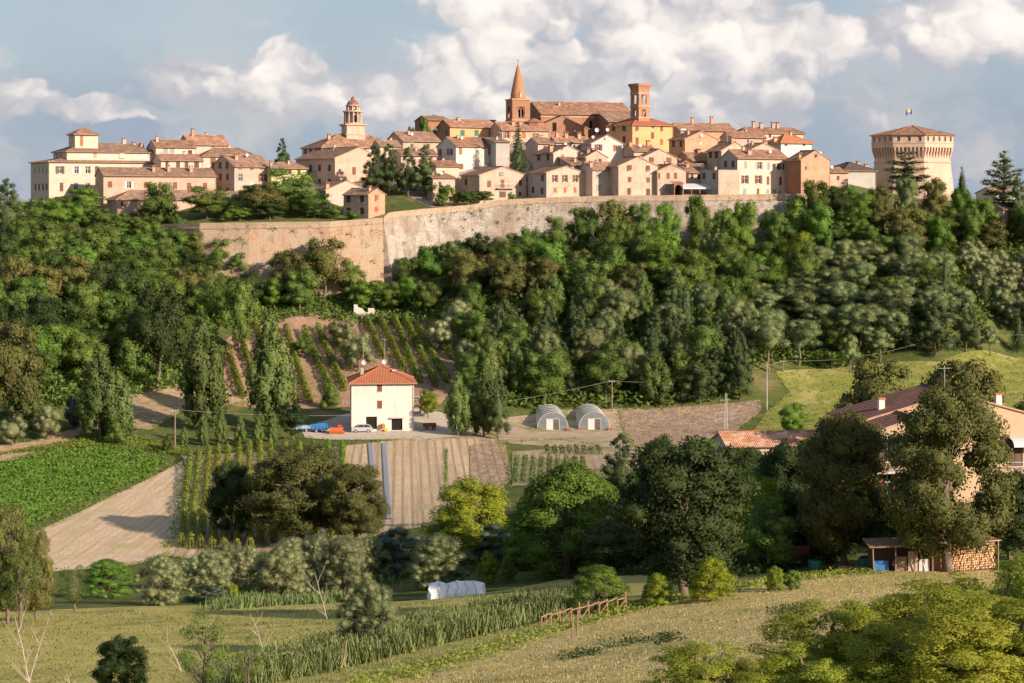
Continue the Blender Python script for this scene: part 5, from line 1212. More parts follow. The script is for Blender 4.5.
# --- town trees
hand([('fir',282.5,160,138,20,L_('lone dark conifer against the sky right of the pale gabled house', Y=512)),
 ('fir',374,207,145,32,L_('leftmost tall dark conifer of the group left of the white house', Y=474)),('fir',389,207,143,32,L_('tall dark conifer, second from left in the group by the white house', Y=475)),
 ('fir',408,206,147,30,L_('dark conifer, third from left in the group by the white house', Y=473)),('fir',425,204,145,34,L_('rightmost tall dark conifer of the group left of the white house', Y=473)),
 ('conifer',518,168,122,25,L_('dark fir standing between white house and red roofed row, below the spire', Y=482)),
 ('broad',424,134,118,12,L_('small round tree on the skyline at the left of the dark brick house', Y=516)),
 ('broad',412,136,126,9,L_('tiny dark bush on the skyline left of the long orange house', Y=516)),
 ('broad',158,226,182,52,L_('dark leafy tree in front of the low hipped house by the villa', Y=456)),('broad',208,225,186,56,L_('leafy tree with a visible trunk in front of the long brick wing', Y=455)),
 ('oakfar',260,222,182,54,L_('big green tree left in the clump before the pale gabled house', Y=453)),('broad',291,222,168,64,L_('tallest tree in the clump hiding the lichen green house', Y=458)),
 ('lush',250,200,184,22,L_('light green tree beside the wall of the pale gabled house', Y=468)),('broad',314,220,192,46,L_('green tree at the right of the clump above the brick rampart', Y=453)),
 ('broad',332,219,205,26,L_('low green bush left of the small cream house on the rampart', Y=452)),('shrub',352,219,210,16,L_('small bush in front of the little brick cottage', Y=450)),('darkfar',270,223,200,34,L_('darkest low tree at the wall edge under the pale gabled house', Y=451)),('lush',240,222,204,30,L_('bright low tree on the terrace under the pale gabled house', Y=451)),('shrub',225,223,212,22,L_('low shrub at the terrace edge right of the long brick wing', Y=450)),
 ('lush',445,204,184,20,L_('bright green shrub below the white house, beside the conifers', Y=466)),('shrublime',455,205,186,14,L_('lime green shrub above the wall beside the balcony house', Y=465)),('broad',468,204,190,26,L_('dark green hedge bush left of the balcony house', Y=464)),
 ('broad',484,203,190,22,L_('dark bush in front of the balcony house', Y=464.5)),('shrub',512,199,191,10,L_('tiny bush at the foot of the balcony house', Y=464.5)),('shrub',440,207,194,16,L_('low dark bush at the corner of conifers and wall', Y=464)),
 ('lush',85,222,186,46,L_('bright green tree hiding the foot of the cream villa', Y=468)),('broad',66,222,196,34,L_('green tree at the left corner of the cream villa', Y=468)),('shrubyellow',99,226,213,12,L_('yellow flowering shrub under the cream villa', Y=461)),
 ('shrubpurple',122,228,214,10,L_('dark red purple shrub before the low hipped house', Y=456)),('broad',130,230,212,22,L_('dark shrub like tree left of the low hipped house', Y=456)),('broad',48,224,200,30,L_('low leafy tree left below the villa', Y=466)),
 ('shrub',180,226,212,22,L_('dark low shrub beneath the long brick wing', Y=453)),
 ('cedar',905,216,151,60,L_('dark tiered cedar spreading in front of the keep', Y=472)),('stone_pine',906,222,176,30,L_('slender umbrella pine before the foot of the keep', Y=462)),
 ('conifer',962,212,166,17,L_('pointed conifer between the keep and the big cedar', Y=482)),('cedar',1003,222,153,52,L_('large tiered cedar on the skyline at the right edge', Y=470)),('fir',1018,222,176,30,L_('dark conifer crowding the cedar at the right edge', Y=468)),
 ('lush',842,214,184,40,L_('bright green tree below the dark roofed long building', Y=464)),('broad',815,222,180,40,L_('leafy tree rising over the lower right of the brick gabled house', Y=458)),('lush',797,226,196,36,L_('light green tree at the right end of the stone wall', Y=457)),('oakfar',880,218,186,34,L_('brownish green tree left of the umbrella pine at the keep', Y=462)),('oakfar',935,216,178,34,L_('brownish green tree at the right foot of the keep', Y=466)),
 ('lush',960,222,186,30,L_('fresh green tree under the pointed conifer', Y=466))])
# --- trees hugging the rampart foot
hand([('broad',150,262,222,40),('broad',168,266,226,42),('lush',182,268,232,30),('oakfar',197,270,230,38),('broad',218,276,238,34),('broad',240,282,252,30),('broad',408,288,256,32),('lush',430,284,244,36),('broad',455,280,238,36),('darkfar',480,274,232,36),('broad',505,270,233,36),('lush',530,268,227,36),('broad',556,264,216,38),
 ('broad',584,262,207,38),('oakfar',612,262,200,42),('broad',640,262,203,36),('lush',668,262,200,36),('broad',698,260,195,34),('broad',725,260,205,34),('lush',745,262,199,34),('broad',775,262,207,34)])
hand([('lush',12,236,196,36),('broad',34,232,198,38),('lush',55,230,199,34),('lush',78,228,199,36),('broad',100,232,208,32),('lush',118,234,212,30),('broad',140,238,216,32)])
# --- prominent trees on the slope
hand([('fir',8,330,178,44,L_('tall shaggy conifer standing over the left edge', Y=445)),('darkfar',6,392,300,60),('oakfar',14,432,318,70),('poplar',24,432,364,34),
 ('broad',240,352,280,40,L_('pale trunked green tree in front of the brick rampart')),
 ('poplar',270,430,318,50,L_('large oval tree standing in the left of the hill vineyard')),('poplar',202,432,318,48,L_('large oval tree left of the hill vineyard behind the saplings')),
 ('darkfar',160,388,284,66,L_('dark broad tree on the left slope above the bank path')),('poplar',100,441,352,46,L_('oval tree alone at the foot of the left slope')),('poplar',118,440,372,36),('olive',48,440,405,32,L_('small olive by the dirt track at the left')),('olive',12,446,415,34),('shrub',118,446,420,26),
 ('shrubblue',72,430,392,20),('shrub',88,432,404,20),
 ('oakfar',325,300,236,60,L_('tall thin tree rising before the middle of the brick rampart')),('broad',352,300,262,34),('oakfar',290,300,250,46),('broad',300,312,268,40),('darkfar',245,310,270,44),
 ('lush',272,308,276,30),('broad',388,312,280,36),('lush',372,312,280,40,L_('round bright green tree over the white ruin on the slope')),
 ('olive',358,372,330,36,L_('olive tree in the hill vineyard behind the farmhouse, the lower one')),('olive',344,348,318,34,L_('olive tree in the hill vineyard, uphill of another olive')),('broad',302,358,334,22),('shrub',330,408,382,24),
 ('darkfar',292,440,402,34,L_('dark round tree just left of the blue trailer')),
 ('lime',428,418,390,24,L_('yellow leaved bush right beside the farmhouse')),('poplar',458,436,376,28,L_('upright pale green tree right of the farmhouse yard')),('poplar',484,436,366,36),('fir',498,440,372,26),('broad',470,398,350,36),
 ('olive',440,352,320,30),('olive',466,372,338,30),
 ('fir',700,404,345,44),('fir',740,400,330,32,L_('narrow dark conifer at the corner of the bright grass field')),('fir',715,395,348,34),('lush',645,395,360,40),('broad',605,402,350,50),('broad',545,405,348,56),('poplar',655,404,352,36),
 ('stone_pine',768,372,318,52),('stone_pine',800,366,318,50),('stone_pine',850,373,334,26,L_('small umbrella pine standing out on the bright grass below the pine wood')),('stone_pine',880,362,330,32),('stone_pine',990,356,326,24,L_('small umbrella pine on the grass near the right edge')),('conifer',1018,352,308,20),('fir',906,350,306,34),('fir',935,356,296,44),('fir',966,352,300,34),('conifer',945,320,246,18),('conifer',985,310,268,18),
 ('lush',792,436,402,34,L_('light green tree alone between grass field and tiled barn'))])
for i, (px, b, t) in enumerate([(184,447,428),(203,446,414),(221,446,412),(240,446,416),(258,446,420),(272,442,418),(168,452,436)]):
    T('poplar', px, b, t, 13 if i else 10, group='saplings in a row below the left slope')
zone([(-10,232),(125,240),(200,262),(222,300),(222,345),(180,385),(150,385),(40,400),(-10,425)], [('broad',5),('lush',3),('darkfar',2),('oakfar',1)], 34, 15, (8,13), (8,11), 3)
zone([(205,285),(260,300),(385,302),(430,290),(480,275),(480,318),(300,312),(215,330)], [('broad',4),('lush',2),('oakfar',2)], 27, 12, (4,8), (5,8), 5)
zone([(470,258),(600,250),(830,248),(830,300),(760,310),(600,318),(450,320),(440,290)], [('broad',6),('lush',3),('oakfar',2),('lime',1)], 33, 14, (8,13), (8,11), 8)
zone([(480,325),(600,322),(745,312),(750,350),(745,396),(480,408),(490,360)], [('fir',4),('poplar',3),('stone_pine',2),('conifer',2),('broad',2)], 30, 14, (8,12), (7,9), 13)
zone([(445,320),(485,318),(492,400),(470,412),(462,360)], [('broad',3),('olive',1),('poplar',1)], 24, 14, (6,9), (6,8), 14)
zone([(750,290),(830,262),(935,272),(975,335),(975,352),(900,355),(760,362)], [('stone_pine',10),('broad',1)], 33, 13, (7,9.5), (8,10.5), 21)
zone([(955,262),(1060,262),(1060,338),(985,338)], [('olive',1)], 26, 11, (5,6.5), (6,8), 22)
zone([(820,222),(1060,218),(1060,256),(950,262),(935,268),(830,262)], [('broad',3),('lush',2),('darkfar',1),('oakfar',2)], 32, 11, (6,11), (7,10), 23)
zone([(1026,300),(1100,300),(1100,350),(1026,350)], [('conifer',1),('stone_pine',1)], 40, 22, (8,10), (7,9), 24)
# beyond the frame, so that the woods go on
zone([(-120,240),(-12,240),(-12,420),(-120,430)], [('broad',3),('lush',1)], 46, 26, (8,12), (9,11), 25)
# --- middle band: the trees of the valley floor
hand([('noak',300,545,446,116,L_('biggest brownish green oak in front of the striped field')),('noak',356,545,464,72,L_('smaller oak leaning on the right side of the big valley oak')),('ndark',232,540,462,52,L_('dark tree at the left of the big valley oak')),
 ('nblue',398,576,526,56,L_('dark blue-green tree in the shade between oak and yellow-green tree')),('nlime',470,558,478,92,L_('bright yellow-green tree right of the ploughed strips')),('nlush',568,575,464,118,L_('broad yellow-green tree in the middle with a sunlit crown')),
 ('nblue',492,558,524,44,L_('small blue-green olive in shadow below the yellow-green tree')),('nlush',535,566,500,70),('ntall',590,570,510,60),
 ('fir',620,506,434,50,L_('dark cedar like conifer right of the vegetable plot')),('ndark',684,596,438,140,L_('huge very dark tree with a bare trunk, right of centre')),('ndark',640,560,500,70),
 ('nlush',600,545,480,70),('ndark',735,545,446,80),('nlush',760,552,470,90),('ndark',790,556,440,70),('nlush',720,560,498,60,L_('shaded leafy tree behind the vine like saplings')),
 ('noak',845,566,417,108,L_('tall brownish oak left of the yellow house, with a straight trunk')),('noak',948,573,390,134,L_('tallest brownish oak, hiding the front of the yellow house')),
 ('ndark',800,560,490,60),('ndark',1010,560,470,80,L_('dark tree right of the woodpile at the right edge')),('ndark',868,545,480,50),
 ('oakfar',880,470,356,90,L_('big brownish oak behind the roof of the yellow house, the left one')),('oakfar',965,470,360,92,L_('big brownish oak behind the roof of the yellow house, the right one')),('broad',1040,470,388,70),
 ('broad',700,500,440,60),('ndark',715,520,450,60),('nlush',660,530,462,60),('ndark',560,560,515,70),('ndark',620,575,520,80),('ndark',830,560,500,60),('ndark',890,566,500,70),('nlush',450,562,520,50),('ntall',700,570,500,70),('ntall',770,572,500,70),('lush',745,500,446,50),('lime',795,500,450,50),('darkfar',660,500,436,50),('broad',830,500,430,60)])
# olives of the valley
OL = [(160,605,556,56),(209,602,551,60),(281,602,546,72),(345,596,537,68),(440,588,536,76),(248,590,546,52),(316,584,536,54),(370,584,538,44),(228,580,544,48),(292,576,538,50),(185,590,560,36)]
names = ['leftmost olive of the row across the meadow','second olive from the left in the meadow row','large round olive in the middle of the meadow row','olive right of the large round one in the meadow row','big olive standing just left of the white tunnel tent']
for i, (px,b,t,w) in enumerate(OL): T('nolive', px, b, t, w, label=names[i] if i < len(names) else None)
hand([('nlush',108,598,560,58,L_('bright green bushy hedge left of the olive row')),('nsparse',75,612,566,36),('noak',8,625,505,56,L_('brownish green oak cut by the left edge of the picture')),('noak',36,622,530,40),('nsparse',20,628,540,50),
 ('nblue',212,604,586,32),('nlime',232,603,583,14),('nolive',368,650,580,74,L_('small open olive tree standing at the left of the reed hedge')),('nsparse',205,700,616,62,L_('small thin tree near the bottom left, beside the white dead branches')),('ndark',122,700,636,56,L_('small green tree at the bottom edge near the left corner')),
 ('nlime',488,584,552,24,L_('small yellow-green citrus tree behind the tunnel tent, the left one')),('nlime',508,583,556,20,L_('small yellow-green citrus tree behind the tunnel tent, the right one')),
 ('nlush',598,612,566,64,L_('leafy bush standing at the right end of the reed hedge')),('nlime',712,602,558,50,L_('pale green fruit tree in front of the huge dark tree')),('nlime',658,606,574,34,L_('small fruit tree between fence and huge dark tree')),
 ('nlime',775,592,566,20),('nlush',792,590,570,22),('nsparse',248,690,640,30)])
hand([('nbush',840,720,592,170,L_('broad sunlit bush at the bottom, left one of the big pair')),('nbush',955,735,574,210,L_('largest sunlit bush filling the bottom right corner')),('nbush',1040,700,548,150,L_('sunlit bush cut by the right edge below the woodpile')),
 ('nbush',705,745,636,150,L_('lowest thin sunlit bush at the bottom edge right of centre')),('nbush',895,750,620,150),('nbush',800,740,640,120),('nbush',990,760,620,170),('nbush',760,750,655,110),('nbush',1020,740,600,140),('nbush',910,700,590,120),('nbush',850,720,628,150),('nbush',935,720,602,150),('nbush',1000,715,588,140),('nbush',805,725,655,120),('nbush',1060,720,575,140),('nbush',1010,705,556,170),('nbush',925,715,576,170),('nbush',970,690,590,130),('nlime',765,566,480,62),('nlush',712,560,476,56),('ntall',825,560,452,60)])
for (x,y,z,k,s) in [(-64,62,0,'nlush',6),(70,48,0,'nbush',6)]: pass

# ---------------------------------------------------------------- rows of plants
def plant_row(name, a, b, w, h, per_m, size, mat, label, cat, group=None, gap=.0, kind=None, bump=.3, post=False, seg=None):
    p, q = gp(*a), gp(*b); L_m = (q-p).length; g = np.random.default_rng(int(a[0]*7+a[1]*3)); n = int(L_m*per_m)
    t = g.random(n); 
    if gap: t = t[(np.sin(t*L_m*2*math.pi/gap) + g.normal(size=n)*.45) > -.35]; n = len(t)
    d = (q-p).normalized(); s = Vector((-d.y, d.x, 0)).normalized()
    ang = g.random(n)*2*math.pi; rr = .75+.35*g.random(n); hh = h*(1+bump*np.interp(t*L_m, np.arange(0, L_m+2, 1.1), g.uniform(-1,.6,len(np.arange(0,L_m+2,1.1)))))
    cx = np.cos(ang)*w/2*rr; cz = np.maximum(.03, hh*.55 + np.sin(ang)*hh*.48*rr)
    base = np.array([[p.x+(q.x-p.x)*k, p.y+(q.y-p.y)*k, 0] for k in t]); base[:,0] += s.x*cx; base[:,1] += s.y*cx
    base[:,2] = [hz(x,y) for x,y in base[:,:2]]; base[:,2] += cz
    out = unit(np.stack([s.x*np.cos(ang), s.y*np.cos(ang), np.sin(ang)+.3], 1)); o_ = np.array(p); base -= o_
    me = leafmesh('foliage', [leaves(base, out, size, g)], mat)
    r = empty(name, p); tag(r, label, cat, group, kind); inst(me, 'foliage', r)
    if post:
        k = max(2, int(L_m/5))
        for i in range(k+1):
            c = p.lerp(q, i/k); mb = MB(); mb.tube([(0,0,-.3),(0,0,h*1.12)], .045, M['wood'], 5); mb.build('post', r, loc=Vector((c.x, c.y, hz(c.x,c.y)))-p)
    return r
hill = [((228,354),(243,400)),((240,340),(262,404)),((254,322),(276,404)),((286,330),(310,404)),((304,333),(336,400)),((318,330),(345,392)),((331,328),(352,372)),((366,322),(384,360)),((380,322),(404,372)),((394,321),(420,384)),((405,322),(436,388)),((417,328),(448,384)),((272,326),(296,404)),((428,326),(452,360))]
order = sorted(range(len(hill)), key=lambda i: hill[i][0][0])
for k, i in enumerate(order):
    a, b = hill[i]; n_ = ['first','second','third','fourth','fifth','sixth','seventh','eighth','ninth','tenth','eleventh','twelfth','thirteenth','fourteenth'][k]
    plant_row('vine_row', a, b, 1.15, 1.7, 95, .40, M['l_vine'], 'vine row climbing the hill vineyard, %s row from the left' % n_, 'vine row', 'vine rows in the hill vineyard', gap=0, post=True)
val = [((181,548),(190,457)),((190,550),(199,455)),((200,550),(209,454)),((212,552),(218,453)),((224,552),(228,452)),((237,552),(239,451)),((250,552),(249,448)),((261,545),(260,448)),((274,545),(270,447)),((288,545),(285,446)),((301,545),(299,446)),((315,540),(313,446)),((330,540),(328,446)),((344,535),(342,447))]
for k, (a, b) in enumerate(val):
    n_ = ['first','second','third','fourth','fifth','sixth','seventh','eighth','ninth','tenth','eleventh','twelfth','thirteenth','fourteenth'][k]
    plant_row('vine_row', a, b, .85, 1.45 if k < 10 else 1.1, 60, .34, M['l_vine'] if k not in (12,13) else M['l_crop'], 'trained vine row in the striped field, %s row from the left' % n_, 'vine row', 'vine rows in the striped field', gap=0, post=k < 10)
ORD = ['first','second','third','fourth','fifth','sixth','seventh','eighth','ninth']
vegs = [((514+i*8.6, 484), (517+i*8.2, 458)) for i in range(9)] + [((548+i*7.5, 455),(547+i*7.2,449)) for i in range(8)]
for k, (a, b) in enumerate(vegs):
    lab = 'row of leafy vegetables in the %s bed below the tunnels, %s from left' % (('front', ORD[k]) if k < 9 else ('back', ORD[k-9]))
    plant_row('vegetable_row', a, b, .75, .8, 26, .32, M['l_broad'], lab, 'crop row', 'vegetable rows in the plot', gap=1.0)
plant_row('crop_row', (445,496), (447,450), .35, .4, 14, .3, M['l_crop'], 'single thin green row between the ploughed strips', 'crop row')
for k, (a,b) in enumerate([((377,520),(370,444)),((389,520),(384,444))]):
    p, q = gp(*a), gp(*b); mb = MB(); d = (q-p).normalized(); s = Vector((-d.y,d.x,0))*.55; n = 40; P = [p.lerp(q,i/n) for i in range(n+1)]
    for c in P: c.z = hz(c.x,c.y)
    prof = [(-1,.06),(-.6,.2),(.6,.2),(1,.06)]
    for i in range(n):
        for (s0,z0),(s1,z1) in zip(prof, prof[1:]): mb.quad(P[i]+s*s1+Vector((0,0,z1))-p, P[i]+s*s0+Vector((0,0,z0))-p, P[i+1]+s*s0+Vector((0,0,z0))-p, P[i+1]+s*s1+Vector((0,0,z1))-p, M['mulch'] if 'mulch' in M else M.setdefault('mulch', plain('grey_blue_mulch_film', (.22,.24,.27), .5, .4)))
    tag(mb.build('mulch_film', loc=p), 'grey-blue plastic mulch strip on the ploughed soil, %s one' % ('left','right')[k], 'plastic mulch', 'plastic mulch strips')
# stuff: crop plants, reeds, grass
def scatter(name, poly, n, size, mat, h, label, seed=1, clump=None, kind='stuff', rows=None, asp=.6, upright=False, cat='grass', gaps=False, edge=.5):
    g = np.random.default_rng(seed); pts = [gp(*c) for c in poly]; P = [(p.x,p.y) for p in pts]; o = pts[0]
    x0,x1 = min(p[0] for p in P), max(p[0] for p in P); y0,y1 = min(p[1] for p in P), max(p[1] for p in P)
    out = []
    while len(out) < n:
        x, y = g.uniform(x0,x1), g.uniform(y0,y1)
        if rows: y_ = y
        if gaps and math.sin(x*.83+1.7*math.sin(y*.41))+math.sin(y*.9+1.3*math.sin(x*.37)) < -1.15+.3*g.normal(): continue
        if inpoly(x+g.normal()*edge, y+g.normal()*edge, P): out.append((x,y))
    c = np.array([(x,y,hz(x,y)) for x,y in out])
    if clump:
        k = clump; c = np.repeat(c, k, 0); c[:,:2] += g.normal(size=(len(c),2))*size*.8; c[:,2] += np.abs(g.random(len(c)))*h
        ou = unit(g.normal(size=(len(c),3))*.5+np.array([.2,-.2,1])); me = leafmesh(name, [leaves(c-np.array(o), ou, size, g, asp)], mat)
    else:   # upright blades
        m_ = len(c); a = g.random(m_)*6.28; hh = h*(.4+.75*g.random(m_))*(1+.18*np.sin(c[:,0]*1.7+c[:,1]*.9)+.12*np.sin(c[:,0]*.6-c[:,1]*1.3)); w_ = size*(.6+.8*g.random(m_)); dx = np.cos(a)*w_/2; dy = np.sin(a)*w_/2; lx = (g.normal(size=m_)*.28-.06)*hh; ly = g.normal(size=m_)*.28*hh
        c = c-np.array(o); z = np.zeros(m_)
        V = np.stack([c+np.stack([-dx,-dy,z-.05],1), c+np.stack([dx,dy,z-.05],1), c+np.stack([dx*.25+lx,dy*.25+ly,hh],1), c+np.stack([-dx*.25+lx,-dy*.25+ly,hh],1)],1).reshape(-1,3)
        N = np.tile(unit(np.array([[.25,-.45,.8]])), (len(V),1)); N = unit(N + np.repeat(g.normal(size=(m_,3))*.25,4,0)); me = leafmesh(name, [(V,N)], mat)
    ob = bpy.data.objects.new(name, me); col.objects.link(ob); ob.location = o; tag(ob, label, cat, kind=kind); return ob
scatter('crop_plants', [(-40,478),(0,466),(60,449),(100,441),(165,463),(148,473),(90,496),(20,526),(-40,548)], 6500, .42, M['l_crop'], .4, 'dense leafy green crop covering the field at the left', 2, clump=6, cat='crop', gaps=True, edge=1.2)
scatter('reeds', [(235,690),(345,668),(440,645),(560,618),(572,604),(500,612),(400,634),(240,672)], 22000, .075, M['l_reed'], 1.15, 'tall green reed hedge crossing the meadow diagonally', 3, cat='reeds')
scatter('reeds', [(205,612),(330,604),(350,592),(400,583),(396,577),(330,586),(240,600)], 9000, .10, M['l_reed'], .85, 'strip of tall pale green reeds behind the meadow left of the tunnel tent', 4, cat='reeds')
scatter('reed_leaves', [(235,686),(345,664),(440,641),(560,615),(570,604),(500,611),(400,632),(240,668)], 2600, .30, M['l_reed'], 1.2, 'leafy tops of the reed hedge', 5, clump=3, asp=.25, cat='reeds')
scatter('dry_grass', [(300,700),(440,665),(560,634),(625,615),(700,599),(790,582),(890,573),(1010,573),(1060,573),(1060,700)], 45000, .06, M['l_grass'], .14, 'short dry mown grass on the near slope', 6)
for k_, pl in enumerate([[(598,646),(640,638),(652,644),(612,652)],[(560,655),(600,650),(606,656),(566,662)],[(648,642),(676,634),(682,640),(655,648)],[(840,618),(880,604),(884,610),(846,626)],[(770,612),(800,606),(806,611),(776,618)]]):
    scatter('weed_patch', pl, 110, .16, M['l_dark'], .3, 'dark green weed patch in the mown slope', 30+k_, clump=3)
scatter('meadow_grass', [(-20,700),(330,692),(540,634),(600,605),(560,585),(430,602),(200,610),(-20,616)], 36000, .08, M['l_mead'] if 'l_mead' in M else M.setdefault('l_mead', leafmat('meadow_blade', (.32,.35,.10), (.44,.42,.15), .3, .1)), .15, 'green and straw coloured meadow grass at the bottom left', 7)
def margins(polys, n_per_m, size, mat, h, label, seed):
    g = np.random.default_rng(seed); C = []
    for pl in polys:
        P = [gp(*c) for c in pl]
        for a, b in zip(P, P[1:]):
            L = (b-a).length; m_ = int(L*n_per_m)
            for _ in range(m_):
                t = g.random()
                if math.sin(t*L*.7+a.x)+math.sin(t*L*1.9+a.y) < -.5: continue
                x = a.x+(b.x-a.x)*t+g.normal()*.45; y = a.y+(b.y-a.y)*t+g.normal()*.6; C.append((x,y,hz(x,y)+g.random()*h))
    c = np.array(C); o = c[0].copy(); me = leafmesh('margin_weeds', [leaves(c-o, unit(g.normal(size=(len(c),3))*.5+np.array([.2,-.2,1])), size, g, .4)], mat)
    ob = bpy.data.objects.new('margin_weeds', me); col.objects.link(ob); ob.location = o; tag(ob, label, 'weeds', kind='stuff')
margins([[(52,572),(28,548),(30,535),(110,497),(182,462),(186,470),(166,556),(130,566),(52,572)], [(-20,530),(20,526),(90,498),(150,474),(168,463),(100,440)],
         [(166,556),(200,560),(300,552),(400,530),(470,520),(490,495),(512,480),(505,440)], [(182,456),(260,450),(345,446),(420,438)], [(512,486),(560,485),(600,482),(640,470)],
         [(618,410),(700,406),(760,400),(762,410),(745,424),(720,440),(640,452),(628,440),(618,410)], [(480,420),(500,443),(560,440),(600,446)], [(300,437),(330,441),(420,441),(462,438)], [(766,412),(790,392),(775,372),(800,369)],
         [(0,463),(60,447),(100,440)], [(75,437),(30,442),(-20,448)], [(130,395),(185,383),(260,395)], [(130,428),(150,430),(185,410),(250,402)]], 16, .34, M['l_vine'], .35, 'ragged weeds along the margins of fields and plots', 51)
scatter('pasture_grass', [(768,412),(790,392),(778,373),(850,367),(940,363),(1040,348),(1060,380),(1040,440),(745,440)], 5200, .35, M['l_vine'], .25, 'uneven tufts in the bright grass field', 17, clump=2, gaps=True)
scatter('field_edge_weeds', [(370,690),(560,634),(625,617),(700,600),(790,583),(890,574),(880,568),(790,577),(700,592),(620,609),(550,628),(350,680)], 2600, .20, M['l_vine'], .35, 'weeds along the upper edge of the mown slope', 8, clump=2)
scatter('roadside_grass', [(-20,470),(0,455),(120,446),(182,456),(186,448),(120,436),(60,444),(-20,458)], 5000, .35, M['l_vine'], .5, 'tall pale grass beside the dirt track', 9, clump=2)
scatter('vineyard_weeds', [(222,404),(226,340),(250,318),(300,311),(400,312),(450,322),(458,380),(440,405),(330,408)], 1200, .3, M['l_broad'], .2, 'weeds between the vines of the hill vineyard', 10, clump=3)
scatter('undergrowth', [(205,265),(260,285),(385,292),(420,275),(480,262),(485,318),(300,316),(225,330)], 3600, .7, M['l_broad'], .9, 'brambles and undergrowth at the foot of the rampart', 11, clump=4)
scatter('undergrowth', [(-20,240),(200,262),(222,300),(215,345),(180,390),(-20,430)], 7000, .9, M['l_broad'], 2.4, 'tangled undergrowth beneath the trees of the left slope', 12, clump=4)
scatter('undergrowth', [(480,256),(830,245),(1030,220),(1030,262),(960,330),(900,352),(750,364),(745,398),(480,408),(470,320)], 12000, .9, M['l_broad'], 2.4, 'tangled undergrowth beneath the woods of the central and right slope', 13, clump=4)
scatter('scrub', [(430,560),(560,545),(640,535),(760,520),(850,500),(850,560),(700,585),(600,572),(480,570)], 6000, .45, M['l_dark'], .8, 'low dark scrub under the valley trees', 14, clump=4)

# ---------------------------------------------------------------- labels of unlabelled trees
LM = [(-40,'cream villa'),(20,'cream villa'),(100,'long brick wing'),(215,'pale gabled house'),(300,'baroque bell tower'),(360,'brick cottage'),(410,'dark conifer group'),(455,'white house'),(500,'cone spire'),(545,'three-shuttered house'),(590,'bright white gable'),(625,'square bell tower'),(660,'yellow palace'),(700,'white awning'),(750,'large cream house'),(800,'brick gabled house'),(850,'dark roofed building'),(905,'keep'),(960,'skyline cedar'),(1020,'right edge')]
def autolabel():
    from collections import defaultdict
    grp = defaultdict(list)
    for r, kind, px, cy, h, lab in PLACED:
        if lab: continue
        near = min(LM, key=lambda q: abs(q[0]-px))[1]
        row = 'topmost wood below' if cy < 262 else 'upper slope under' if cy < 295 else 'middle slope under' if cy < 335 else 'lower slope under' if cy < 385 else 'foot of slope under' if cy < 440 else 'valley floor below' if cy < 540 else 'meadow edge below'
        grp[(WORD[kind], row, near)].append((px, cy, r))
    ords = ['leftmost','second from left','third from left','fourth from left','fifth from left','sixth from left','seventh from left','eighth from left','ninth from left','tenth from left']
    for (w, row, near), l in grp.items():
        l.sort(key=lambda q: q[0]); n = len(l)
        for i, (px, cy, r) in enumerate(l):
            s = '%s, %s %s' % (w, row, near)
            if n > 1: s += ', ' + ('rightmost' if i == n-1 else ords[min(i,9)]) + ' of %d' % n
            r['label'] = s
            if 'group' not in r.keys() and cy < 440: r['group'] = 'trees of the wooded slope below the town'
autolabel()
# ================================================================ objects of the valley
def polytunnel(px0, px1, base, top, label, L=13, rot=0):
    a = gp((px0+px1)/2, base); w = (px1-px0)*a.y/F/2; h = (base-top)*a.y/F
    r = empty('polytunnel', a, rot); tag(r, label, 'polytunnel', 'polytunnels in the garden')
    n = 14; arc = [(-w*math.cos(math.pi*k/n), h*math.sin(math.pi*k/n)**.8) for k in range(n+1)]
    mb = MB(); m_ = 10
    for j in range(m_):
        for k in range(n):
            y0,y1 = L*j/m_, L*(j+1)/m_; s0 = 1-.012*(j%2); s1 = 1-.012*((j+1)%2)
            mb.quad((arc[k][0]*s0,y0,arc[k][1]*s0),(arc[k+1][0]*s0,y0,arc[k+1][1]*s0),(arc[k+1][0]*s1,y1,arc[k+1][1]*s1),(arc[k][0]*s1,y1,arc[k][1]*s1), M['poly'])
    mb.build('plastic_cover', r, True)
    for j in range(0, m_+1, 2):
        q = MB(); q.tube([(x*1.01, L*j/m_, z*1.01) for x,z in arc], .05, M['whitep'], 5); q.build('hoop', r)
    e = MB(); dw = w*.42; dh = h*.62
    for k in range(n):
        (x0,z0),(x1,z1) = arc[k],arc[k+1]
        if x1 <= -dw or x0 >= dw: e.quad((x0,.02,0),(x1,.02,0),(x1,.02,z1),(x0,.02,z0), M['poly'])
        else: e.quad((x0,.02,dh),(x1,.02,dh),(x1,.02,max(z1,dh)),(x0,.02,max(z0,dh)), M['poly'])
    e.build('end_wall', r)
    f = MB(); 
    for x in (-dw-.06, 0, dw): f.box(x,x+.07,-.04,.0,0,dh,M['whitep'])
    f.box(-dw-.06,dw+.07,-.045,.005,dh,dh+.08,M['whitep']); f.build('door_frame', r)
    d = MB(); d.box(-dw,-.02,-.08,-.045,.02,dh*.98,M['whitep']); d.build('door', r)
    for s_ in (-1, 1):
        q = MB(); q.box(s_*w-.35,s_*w+.35,-.6,-.1,-.2,.35,M['rust']); q.build('base_crate', r)
